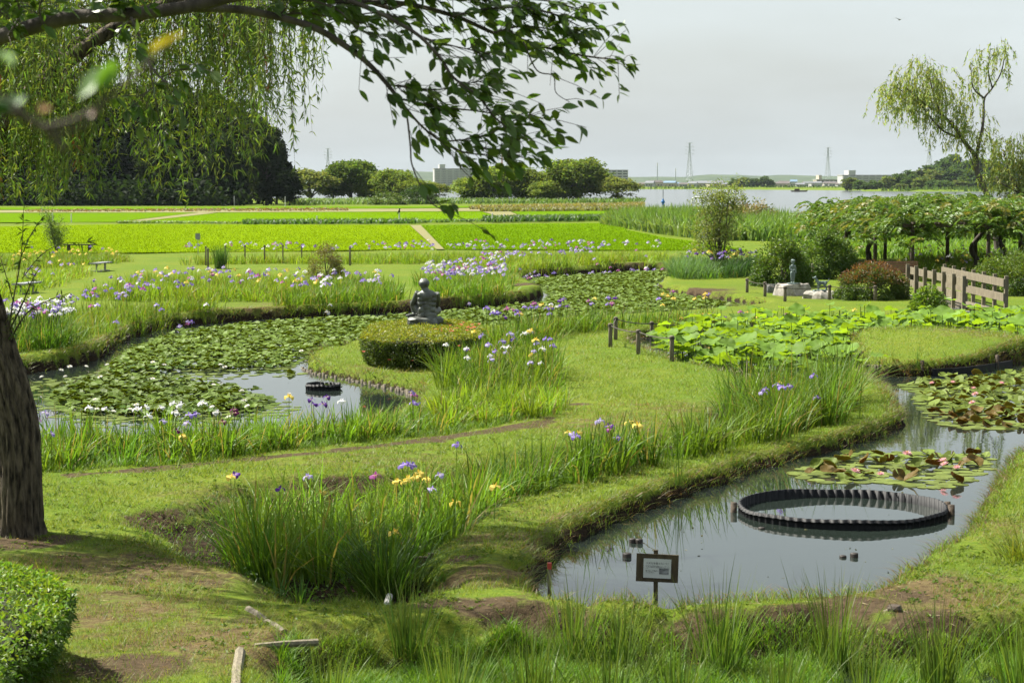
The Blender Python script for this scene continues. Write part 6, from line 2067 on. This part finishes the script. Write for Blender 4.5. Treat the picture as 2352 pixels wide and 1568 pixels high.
BUL = [(940, 1490, .62, 'bulrush clump farthest left in the foreground marsh'), (1320, 1475, .72, 'bulrush clump left of the notice board'), (1430, 1482, .62, 'bulrush clump in front of the notice board'), (1655, 1500, .82, 'tall bulrush clump right of the notice board'), (1912, 1492, .80, 'tall bulrush clump before the right bank'),
       (2160, 1545, .75, 'bulrush clump near the mud stump'), (2345, 1560, .85, 'bulrush clump in the bottom right corner'), (1040, 1600, .75, 'bulrush clump at the bottom left of the marsh'), (1230, 1590, .85, 'bulrush clump at the bottom below the pond corner'), (1400, 1620, .95, 'bulrush clump at the bottom below the notice board'), (1560, 1615, .9, 'bulrush clump at the bottom right of the notice board'), (1800, 1610, .8, 'bulrush clump at the bottom before the right bank'), (760, 1585, .65, 'sparse bulrush clump beside the log edging'), (1990, 1620, .8, 'bulrush clump at the bottom right of the marsh')]
for i, (x, y, h, lab) in enumerate(BUL):
    clump('bulrush_clump', lab, x, y, 170 if h > .7 else 120, h * (1.35 if y < 1560 else 1.1), .23, (.11, .215, .03), 40 + i, .014, (0, .3), 'bulrush', (.13, .165, .04), .32)

# ---------------------------------------------------------------- water lilies
def pad_geo(R, seed, flat, top, under, n=14, inner=True):
    """notched round pad; the raised ones are cupped and wavy, with an underside of its own colour"""
    r = np.random.default_rng(seed)
    a = np.linspace(.16, 2 * math.pi - .16, n)
    wav = r.uniform(-1, 1, 4)
    lift = (np.sin(a * 2 + r.uniform(0, 6)) * wav[0] + np.sin(a * 3 + r.uniform(0, 6)) * wav[1]) * (.015 if flat else .17) * R
    cup = 0 if flat else r.uniform(.0, .3) * R
    fold = 0 if flat else r.uniform(0, .25) * R
    rim = np.stack([np.cos(a) * R, np.sin(a) * R, lift + cup + fold * np.abs(np.sin(a))], 1)
    mid = np.stack([np.cos(a) * R * .55, np.sin(a) * R * .55, lift * .4 + cup * .25 + fold * .4 * np.abs(np.sin(a))], 1)
    V = np.concatenate([[(0, 0, 0)], mid, rim]) if inner else np.concatenate([[(0, 0, 0)], rim])
    F = [(0, 1 + i, 2 + i) for i in range(n - 1)]
    for i in range(n - 1 if inner else 0):
        F += [(1 + i, 1 + n + i, 2 + n + i), (1 + i, 2 + n + i, 2 + i)]
    F = np.array(F)
    g = Geo()
    g.add(V, F, np.asarray(top) * r.uniform(.85, 1.15))
    g.add(V - np.array((0, 0, .004)), F[:, ::-1], np.asarray(under) * r.uniform(.85, 1.15))
    return g


def lily_flower(col, seed, R=.075, center=(.75, .55, .1)):
    r = np.random.default_rng(seed)
    g = Geo()
    for ring_, (n, el, s) in enumerate(((9, .25, 1.0), (8, .65, .9), (6, 1.1, .7))):
        for j in range(n):
            a = j * 2 * math.pi / n + ring_ * .3 + r.uniform(-.08, .08)
            d = np.array((math.cos(a) * math.cos(el), math.sin(a) * math.cos(el), math.sin(el)))
            sd = np.array((-math.sin(a), math.cos(a), 0))
            V = [np.zeros(3), d * R * s * .55 - sd * R * .19, d * R * s, d * R * s * .55 + sd * R * .19]
            g.add(V, [(0, 1, 2), (0, 2, 3)], np.asarray(col) * r.uniform(.9, 1.05))
    g.add(*ellipsoid_arr((0, 0, R * .35), (R * .22, R * .22, R * .25), None, 7, 5), center)
    return g


WG, WU = (.165, .255, .036), (.24, .24, .03)
RG, RU = (.18, .245, .045), (.22, .145, .036)
FLAT_W = [pad_geo(.10, i, True, (.19, .25, .055), WU).mesh('pad', M_LEAF_GLOSSY) for i in range(3)]
UP_W = [pad_geo(.10, 10 + i, False, WG, WU).mesh('leaf', M_LEAF_GLOSSY) for i in range(8)]
UP_W += [pad_geo(.10, 30 + i, False, (.12, .215, .045), (.24, .22, .028)).mesh('leaf', M_LEAF_GLOSSY) for i in range(4)]
FLAT_R = [pad_geo(.12, 50 + i, True, (.20, .255, .06), RU).mesh('pad', M_LEAF_GLOSSY) for i in range(4)]
UP_R = [pad_geo(.12, 60 + i, False, RG, RU).mesh('leaf', M_LEAF_GLOSSY) for i in range(6)] + [pad_geo(.12, 80 + i, False, (.17, .12, .034), (.19, .10, .032)).mesh('leaf', M_LEAF_GLOSSY) for i in range(4)]
COARSE = {}
for me_, (R_, up_, tp_, un_) in [(m_, (.10, m_ not in FLAT_W, WG, WU)) for m_ in FLAT_W + UP_W] + [(m_, (.12, m_ not in FLAT_R, RG, RU)) for m_ in FLAT_R + UP_R]:
    COARSE[me_.name] = pad_geo(R_, len(COARSE) + 900, not up_, tp_, un_, 8, False)
WFL = [lily_flower((.82, .82, .76), i).mesh('lily_white', M_PETAL) for i in range(2)]
PFL = [lily_flower((.80, .42, .47), 5 + i, .07).mesh('lily_pink', M_PETAL) for i in range(2)]
rl = np.random.default_rng(91)


def mesh_arrays(me):
    v = np.empty(len(me.vertices) * 3)
    me.vertices.foreach_get('co', v)
    f = np.empty(len(me.loops), int)
    me.loops.foreach_get('vertex_index', f)
    c = np.empty(len(me.vertices) * 4)
    me.color_attributes['col'].data.foreach_get('color', c)
    return v.reshape(-1, 3), f.reshape(-1, 3), c.reshape(-1, 4)[:, :3]


def lily_patch(name, label, wz, pts, dens, upfrac, flat_me, up_me, fls, flpts, most=290, zlift=.16, seed=0, tilt=.5, rim=None, fsc=1.0, avoid=None):
    r = np.random.default_rng(seed + 400)
    pl = poly(pts, wz)
    n = int(area(pl) * dens)
    q = sample(pl, n, r)
    if avoid is not None:
        q = q[~inside(avoid, q)]
    q = q[sdf(POND_LILY if 'white' in label else POND_RING, q) < -.12]
    d = -sdf(pl, q)
    c = pl.mean(0)
    t = thing(name, label, 'water lily', (c[0], c[1], wz))
    order = np.argsort(q[:, 1])
    mass = Geo()
    arr = {}
    for j, i in enumerate(order):
        up = r.random() < upfrac * sstep(.0, .35, d[i])
        me = (up_me if up else flat_me)[r.integers(len(up_me if up else flat_me))]
        z = r.uniform(.02, zlift) if up else .006 + .004 * r.random()
        rot = (r.normal() * tilt, r.normal() * tilt, r.uniform(0, 6.28)) if up else (0, 0, r.uniform(0, 6.28))
        s = r.uniform(.7, 1.2)
        loc = (q[i][0] - c[0], q[i][1] - c[1], z)
        if j < most:
            link('leaf', me, t, loc, rot, s)
        else:
            cg = COARSE[me.name]
            v, f, cc = np.concatenate(cg.v), np.concatenate(cg.f), np.concatenate(cg.c)
            mass.add((v * s) @ np.array(Euler(rot).to_matrix()).T + loc, f, cc * r.uniform(.8, 1.2))
    if mass.n:
        o = link('leaf_mass', mass.mesh(name + '_mass', M_LEAF_GLOSSY), t)
        o['kind'] = 'stuff'
    for k, (x, y) in enumerate(flpts):
        p = P(x, y, wz + .2)
        link('flower', fls[k % 2], t, p - np.array((c[0], c[1], wz)), (r.uniform(-.4, .2), r.uniform(-.3, .3), r.uniform(0, 6)), fsc)
    return t


W1 = [(570, 932), (548, 940), (640, 1000), (240, 950), (292, 950)]
lily_patch('water_lily_patch', 'near patch of white water lilies with raised green leaves in the lily pond', WATER_Z, [(105, 905), (190, 872), (300, 864), (420, 872), (520, 888), (600, 905), (640, 925), (600, 945), (480, 955), (330, 962), (180, 955), (110, 930)], 66, .7, FLAT_W, UP_W, WFL,
           [(568, 933), (560, 920), (218, 918), (222, 940), (313, 930), (298, 940), (487, 935), (664, 905), (555, 898), (490, 884), (350, 870), (150, 865), (525, 958), (260, 945)], 295, .14, 1, .22)
lily_patch('floating_pads', 'flat floating pads of white water lilies around the near patch', WATER_Z, [(60, 885), (110, 868), (240, 855), (420, 858), (560, 852), (720, 852), (660, 866), (480, 872), (300, 862), (190, 870), (100, 905), (110, 932), (330, 965), (560, 955), (660, 920), (700, 935), (640, 962), (400, 985), (200, 980), (80, 950)], 12, .05, FLAT_W, UP_W, WFL, [(96, 866), (230, 866)], 220, .06, 2)
lily_patch('water_lily_patch', 'wide back patch of white water lilies filling the pond behind the hedge', WATER_Z, [(215, 862), (300, 800), (400, 765), (600, 742), (840, 730), (930, 726), (1100, 712), (1240, 697), (1262, 676), (1230, 655), (1215, 643), (1300, 636), (1400, 630), (1530, 623), (1545, 630), (1500, 655), (1560, 680), (1700, 700), (1560, 718), (1300, 740), (1180, 752), (960, 772), (830, 792), (760, 805), (690, 830), (660, 848), (420, 853)], 42, .8, FLAT_W, UP_W, WFL,
           [(198, 842), (246, 838), (351, 832), (377, 838), (506, 838), (516, 843), (140, 850), (160, 842), (692, 806)], 295, .13, 3, .2)
lily_patch('red_lily_patch', 'front patch of pink water lilies with rusty leaves behind the large black ring', RING_Z, [(1800, 1085), (1900, 1050), (2000, 1035), (2120, 1038), (2280, 1045), (2275, 1080), (2220, 1110), (2150, 1122), (2000, 1108), (1880, 1108)], 34, .16, FLAT_R, UP_R, PFL,
           [(1963, 1082), (2022, 1090), (2170, 1067), (2198, 1075), (2083, 1042), (2166, 1058)], 280, .10, 4, .42, None, 1.35)
lily_patch('red_lily_patch', 'back patch of pink water lilies with rusty leaves below the grassy mound', RING_Z, [(2110, 935), (2100, 905), (2060, 885), (2150, 870), (2280, 862), (2400, 845), (2600, 850), (2600, 960), (2350, 985), (2200, 985), (2130, 965)], 34, .3, FLAT_R, UP_R, PFL,
           [(2188, 878), (2236, 892), (2240, 905), (2233, 925), (2140, 880), (2300, 880)], 295, .11, 5, .36, None, 1.2)
p = P(765, 893, WATER_Z)
link_t = thing('single_lily_pad', 'single bright lily pad resting inside the small black ring', 'lily pad', (p[0], p[1], WATER_Z + .03))
link('leaf', pad_geo(.22, 5, False, (.12, .2, .03), (.15, .2, .03)).mesh('big_pad', M_LEAF_GLOSSY), link_t, (0, 0, 0), (-.25, 0, 0))

# ---------------------------------------------------------------- lotus
def lotus_geo(seed, R=.235, n=22):
    r = np.random.default_rng(seed)
    a = np.linspace(0, 2 * math.pi, n, endpoint=False)
    ph = r.uniform(0, 6, 3)
    wave = .13 * np.sin(a * 2 + ph[0]) + .09 * np.sin(a * 5 + ph[1]) + .05 * np.sin(a * 9 + ph[2])
    rr = 1 + .06 * np.sin(a * 3 + ph[1])
    cup = r.uniform(.05, .30)
    V = [np.array([(0, 0, 0)])]
    for k in (.33, .68, 1.0):
        V.append(np.stack([np.cos(a) * R * k * rr, np.sin(a) * R * k * rr, R * (cup * k ** 1.5 + wave * k ** 2.5)], 1))
    V = np.concatenate(V)
    F = [(0, 1 + j, 1 + (j + 1) % n) for j in range(n)]
    for i in range(2):
        for j in range(n):
            p_, q_ = 1 + i * n + j, 1 + i * n + (j + 1) % n
            F += [(p_, p_ + n, q_ + n), (p_, q_ + n, q_)]
    return Geo().add(V, F, np.array((.16, .28, .036)) * r.uniform(.85, 1.15))


M_LOTUS = leaf_mat('lotus_leaf', .45, .6, .15, (1.6, 1.4, .35))
LOT = [lotus_geo(i).mesh('lotus_leaf', M_LOTUS, True) for i in range(8)]
ST_L = Geo().add(*tube_arr([(.04, .02, -1), (.0, .01, -.5), (0, 0, 0)], .009, 5, False), (.10, .16, .045)).mesh('lotus_stalk', M_BLADE)
lt = poly([(1480, 800), (1540, 785), (1650, 765), (1800, 757), (1900, 752), (2100, 748), (2352, 744), (2460, 744), (2460, 790), (2352, 795), (2250, 782), (2100, 774), (2000, 785), (1930, 806), (1955, 838), (1900, 868), (1790, 880), (1660, 860), (1560, 838)], RING_Z)
lc = lt.mean(0)
lb = thing('lotus_colony', 'lotus colony with broad bright green leaves filling the middle pond', 'lotus', (lc[0], lc[1], RING_Z))
qs = sample(lt, 2100, rl)
keep = []
for q in qs:                                    # leaves keep a little apart
    if all((q[0] - k[0]) ** 2 + (q[1] - k[1]) ** 2 > .048 for k in keep):
        keep.append(q)
keep = np.array(keep)
keep = keep[np.argsort(keep[:, 1])]
keep = keep[np.abs(keep[:, 0]) < .285 * keep[:, 1]]
mass = Geo()
for i, q in enumerate(keep):
    far_ = sstep(45, 58, q[1])
    h = rl.uniform(.14, .62) * (1 if rl.random() < .85 else 1.5)
    rot = (rl.normal() * .22, rl.normal() * .22, rl.uniform(0, 6.28))
    s = rl.uniform(.62, 1.25)
    loc = (q[0] - lc[0], q[1] - lc[1], h)
    if i < 290:
        lf = link('leaf', LOT[i % 8], lb, loc, rot, s)
        link('stalk', ST_L, lf, (0, 0, 0), (-rot[0], -rot[1], 0), (1 / s, 1 / s, (h + .2) / s))
    else:
        v, f, cc = mesh_arrays(LOT[i % 8])
        mass.add((v * s) @ np.array(Euler(rot).to_matrix()).T + loc, f, cc * rl.uniform(.85, 1.15))
        mass.add(*tube_arr([(loc[0], loc[1], -.2), loc], .009, 4, False), (.1, .16, .045))
if mass.n:
    o = link('leaf_mass', mass.mesh('lotus_mass', M_LOTUS, True), lb)
    o['kind'] = 'stuff'
p = P(2015, 862, RING_Z)
ol = thing('lone_lotus', 'lone lotus with one flat bright leaf standing before the mound', 'lotus', (p[0], p[1], RING_Z))
for k, (x, y, h, s) in enumerate(((2022, 816, .62, 1.15), (1975, 828, .48, .8), (1990, 846, .30, .8), (1985, 858, .15, .75))):
    pp_ = PY(x, y, p[1] + (.05 if k == 0 else .3))
    d_ = pp_ - np.array((p[0], p[1], RING_Z))
    lf = link('leaf', LOT[k], ol, d_, (.05, .05, k), s * .9)
    link('stalk', ST_L, lf, (0, 0, 0), (0, 0, 0), (1 / s, 1 / s, (d_[2] + .2) / s))

# ---------------------------------------------------------------- short turf, bank grass and marsh grass
rg = np.random.default_rng(123)
POOLS = (POND_LILY, POND_RING, POND_LOTUS)


def free(q, m=.05):
    k = np.ones(len(q), bool)
    for pl in POOLS:
        k &= sdf(pl, q) > m
    return k


n = 620000
yy = 14.2 * (62 / 14.2) ** rg.random(n)                 # denser towards the path where blades show
q = np.column_stack([rg.uniform(-.30, .30, n) * yy + rg.uniform(-.6, .6, n), yy])
q = q[free(q)]
z, soil, dry, dark = terrain(q[:, 0], q[:, 1], True)
nb_ = vnoise(q[:, 0], q[:, 1], .7, 31) * .5 + vnoise(q[:, 0], q[:, 1], .22, 32) * .5
keep_ = (rg.random(len(q)) < np.clip(1.05 - soil * 1.0 - .12 * dry, .08, 1)) & (nb_ > .24 + .30 * soil + .08 * dry) & (dark < .7)
q, z, soil, dry = q[keep_], z[keep_], soil[keep_], dry[keep_]
n = len(q)
cl = tint((.140, .215, .020), n, .36, .24, rg)
wv = (dry * .6 + vnoise(q[:, 0], q[:, 1], 1.1, 33) * .6)[:, None]
isdry = rg.random((n, 1)) < np.clip(wv - .44, 0, .5)
cl = np.where(isdry, tint((.23, .17, .08), n, .2, .1, rg), cl)
hs_ = rg.uniform(.022, .07, n) * (1 + .9 * (nb_[keep_] > .62)) * np.where(rg.random(n) < .03, 2.0, 1)
g = Geo().add(*blades(np.column_stack([q, z - .004]), hs_, .009 * (q[:, 1] / 22) ** .8, None, rg.uniform(.1, .9, n), .3, cl, 1, rg))
tag(link('lawn_grass', g.mesh('lawn_grass', M_BLADE)), 'short mown grass over the lawns and banks', 'grass', None, 'stuff')
# grass leaning out over the pond banks
g = Geo()
for pl, dens in ((POND_LILY, 60), (POND_RING, 170), (POND_LOTUS, 60)):
    d_ = np.roll(pl, -1, 0) - pl
    L_ = np.linalg.norm(d_, axis=1)
    for a, e, l in zip(pl, d_, L_):
        if a[1] > 75 or abs(a[0]) > .32 * a[1] + 2:
            continue
        m = int(l * dens)
        if m < 1:
            continue
        k = rg.random(m)
        nrm = np.array((e[1], -e[0])) / (l + 1e-9)
        off = rg.normal(size=m) * .16 + (.1 if ((pl[:, 0] * np.roll(pl[:, 1], -1) - pl[:, 1] * np.roll(pl[:, 0], -1)).sum() > 0) else -.1)
        q = a + e * k[:, None] + nrm * off[:, None]
        pn = vnoise(q[:, 0], q[:, 1], .5, 41)
        q = q[pn > .35]
        if len(q) == 0:
            continue
        pos = on_ground(q)
        pos = pos[pos[:, 2] > -.42]
        m = len(pos)
        if m == 0:
            continue
        hh = rg.uniform(.05, .16, m) * (1.2 if a[1] < 40 else 1)
        g.add(*blades(pos, hh, .010 * (a[1] / 25) ** .8, None, rg.uniform(.0, .5, m), .3, tint((.15, .24, .026), m, .3, .2, rg), 2, rg))
tag(link('bank_grass', g.mesh('bank_grass', M_BLADE)), 'longer grass along the pond banks', 'grass', None, 'stuff')
# withered thatch hanging over the bank edges
g2 = Geo()
for pl, dens in ((POND_LILY, 45), (POND_RING, 120), (POND_LOTUS, 40)):
    ccw = ((pl[:, 0] * np.roll(pl[:, 1], -1) - pl[:, 1] * np.roll(pl[:, 0], -1)).sum() > 0)
    d_ = np.roll(pl, -1, 0) - pl
    L_ = np.linalg.norm(d_, axis=1)
    for a, e, l in zip(pl, d_, L_):
        m = int(l * dens)
        if a[1] > 75 or abs(a[0]) > .32 * a[1] + 2 or m < 1:
            continue
        nrm = np.array((e[1], -e[0])) / (l + 1e-9) * (1 if ccw else -1)
        q = a + e * rg.random(m)[:, None] + nrm * rg.uniform(.05, .38, m)[:, None]
        pos = on_ground(q)
        az = math.atan2(-nrm[1], -nrm[0]) + rg.normal(size=m) * .7
        g2.add(*blades(pos + np.array((0, 0, .01)), rg.uniform(.06, .17, m), .012 * (a[1] / 25) ** .8, az, rg.uniform(.5, 1.2, m), rg.uniform(.5, 1.3, m), np.where(rg.random((m, 1)) < .5, tint((.17, .12, .055), m, .3, .1, rg), tint((.12, .17, .03), m, .3, .1, rg)), 2, rg))
tag(link('bank_thatch', g2.mesh('bank_thatch', M_BLADE)), 'withered grass hanging over the pond banks', 'grass', None, 'stuff')
# marsh grass in the foreground and herbs in the iris ditch
g = Geo()
q = sample(np.minimum(smooth_poly(DITCH_FRONT, 1), np.array((9, 99))) * 1.0, 95000, rg)
q = q[(q[:, 1] > 13.5) & (np.abs(q[:, 0]) < .30 * q[:, 1])]
pn = .55 * vnoise(q[:, 0], q[:, 1], .8, 51) + .45 * vnoise(q[:, 0], q[:, 1], .3, 52)
sd_ = sdf(DITCH_FRONT, q)
q = q[(pn > .45) & (sd_ < -.12)]
pn2 = vnoise(q[:, 0], q[:, 1], .6, 53)
n = len(q)
cc = np.where((pn2 > .5)[:, None], tint((.125, .265, .018), n, .25, .15, rg), tint((.16, .28, .028), n, .25, .15, rg))
g.add(*blades(on_ground(q), rg.uniform(.09, .22, n) * (.6 + .8 * pn2), .009, None, rg.uniform(.1, .6, n), rg.uniform(.1, .7, n), cc, 2, rg))
tag(link('marsh_grass', g.mesh('marsh_grass', M_BLADE)), 'fine bright grass filling the foreground marsh', 'grass', None, 'stuff')
g = Geo()
q = sample(DITCH_IRIS, 15000, rg)
pn = vnoise(q[:, 0], q[:, 1], .6, 61)
q = q[pn > .38]
n = len(q)
g.add(*blades(on_ground(q), rg.uniform(.04, .16, n), .012, None, rg.uniform(.1, .8, n), .4, tint((.095, .185, .024), n, .3, .15, rg), 2, rg))
q = sample(DITCH_IRIS, 9000, rg)
q = q[vnoise(q[:, 0], q[:, 1], .5, 62) > .5]
n = len(q)
ps = on_ground(q) + np.column_stack([np.zeros((n, 2)), rg.uniform(.02, .12, n)])
g.add(*leaves(ps, rg.normal(size=(n, 3)) + (0, 0, .4), .05, .03, tint((.095, .19, .024), n, .3, .15, rg), rg))
tag(link('ditch_herbs', g.mesh('ditch_herbs', M_BLADE)), 'low herbs and grass on the floor of the iris ditch', 'herbs', None, 'stuff')
q = sample(DITCH_STRIP, 26000, rg)
n = len(q)
g = Geo().add(*blades(on_ground(q), rg.uniform(.06, .22, n), .012, None, rg.uniform(.1, .7, n), .4, tint((.14, .255, .026), n, .3, .15, rg), 2, rg))
tag(link('strip_grass', g.mesh('strip_grass', M_BLADE)), 'soft grass under the front iris strip', 'grass', None, 'stuff')

# weeds, straw and pebbles on the near lawn
g = Geo()
n = 5200
yy = 14.5 * (34 / 14.5) ** rg.random(n)
q = np.column_stack([rg.uniform(-.30, .30, n) * yy, yy])
q = q[free(q, .3)]
q = q[vnoise(q[:, 0], q[:, 1], .9, 71) > .42]
m = len(q)
base = on_ground(q)
for k in range(6):
    a = rg.uniform(0, 6.28, m)
    d_ = np.stack([np.cos(a), np.sin(a), rg.uniform(.2, .9, m)], 1)
    g.add(*leaves(base + np.column_stack([rg.normal(size=(m, 2)) * .025, np.full(m, .005)]), d_, rg.uniform(.03, .075, m), .022, tint((.115, .195, .022), m, .35, .2, rg), rg))
tag(link('lawn_weeds', g.mesh('lawn_weeds', M_BLADE)), 'small broad-leaved weeds in the near lawn', 'weeds', None, 'stuff')
g = Geo()
n = 9000
yy = 14.5 * (32 / 14.5) ** rg.random(n)
q = np.column_stack([rg.uniform(-.30, .30, n) * yy, yy])
q = q[free(q, .2)]
z, soil, dry, dark = terrain(q[:, 0], q[:, 1], True)
k = rg.random(len(q)) < np.clip(soil + .5 * dry, .06, 1) * .8
q, z = q[k], z[k]
m = len(q)
a = rg.uniform(0, 6.28, m)
d_ = np.stack([np.cos(a), np.sin(a), rg.uniform(-.05, .15, m)], 1)
g.add(*leaves(np.column_stack([q, z + .008]), d_, rg.uniform(.04, .14, m), .008, np.where(rg.random((m, 1)) < .6, tint((.30, .24, .13), m, .3, .1, rg), tint((.12, .08, .045), m, .4, .1, rg)), rg, .0))
tag(link('straw_litter', g.mesh('straw_litter', M_BLADE)), 'straw and dead leaves lying on the bare soil', 'litter', None, 'stuff')

# bits of leaf and scum adrift on the ponds
g = Geo()
for pl, n, zz in ((POND_RING, 420, RING_Z), (POND_LILY, 300, WATER_Z)):
    q = sample(pl, n, rg)
    q = q[(sdf(pl, q) < -.15)]
    q = q[vnoise(q[:, 0], q[:, 1], 1.1, 81) > .5]
    m = len(q)
    a = rg.uniform(0, 6.28, m)
    g.add(*leaves(np.column_stack([q, np.full(m, zz + .004)]), np.stack([np.cos(a), np.sin(a), a * 0], 1), rg.uniform(.015, .06, m), rg.uniform(.01, .025, m), np.where(rg.random((m, 1)) < .5, tint((.25, .24, .12), m, .3, .1, rg), tint((.05, .06, .03), m, .3, .1, rg)), rg, 0))
tag(link('floating_litter', g.mesh('floating_litter', M_BLADE)), 'bits of leaf drifting on the pond water', 'litter', None, 'stuff')

# ---------------------------------------------------------------- haze
def haze():
    m, nt, out = new_mat('haze')
    v = nd(nt, 'ShaderNodeVolumePrincipled', Density=.000024)
    v.inputs['Color'].default_value = (.78, .89, 1.0, 1)
    v.inputs['Anisotropy'].default_value = .0
    nt.links.new(v.outputs[0], out.inputs['Volume'])
    b = Geo().add(*box_arr(-8700, 8700, -30, 5800, -4, 75)).mesh('haze', m)
    tag(link('haze', b), 'thin summer haze over the lake and far shore', 'haze', None, 'stuff')


haze()

# ---------------------------------------------------------------- things of one kind told apart by their place in the row
ORD = ['second', 'third', 'fourth', 'fifth', 'sixth', 'seventh', 'eighth', 'ninth', 'tenth', 'eleventh', 'twelfth', 'thirteenth']
same = {}
for o in scene.objects:
    if o.parent is None and o.get('label') and o.get('kind') is None:
        same.setdefault(o['label'], []).append(o)
for lab, os_ in same.items():
    if not 1 < len(os_) <= 12 or len(lab.split()) > 12:
        continue
    os_.sort(key=lambda o: o.location.x / max(o.location.y, .1))
    for i, o in enumerate(os_):
        o['label'] = lab + ', ' + ('leftmost of these' if i == 0 else 'rightmost of these' if i == len(os_) - 1 else ORD[i - 1] + ' from the left')
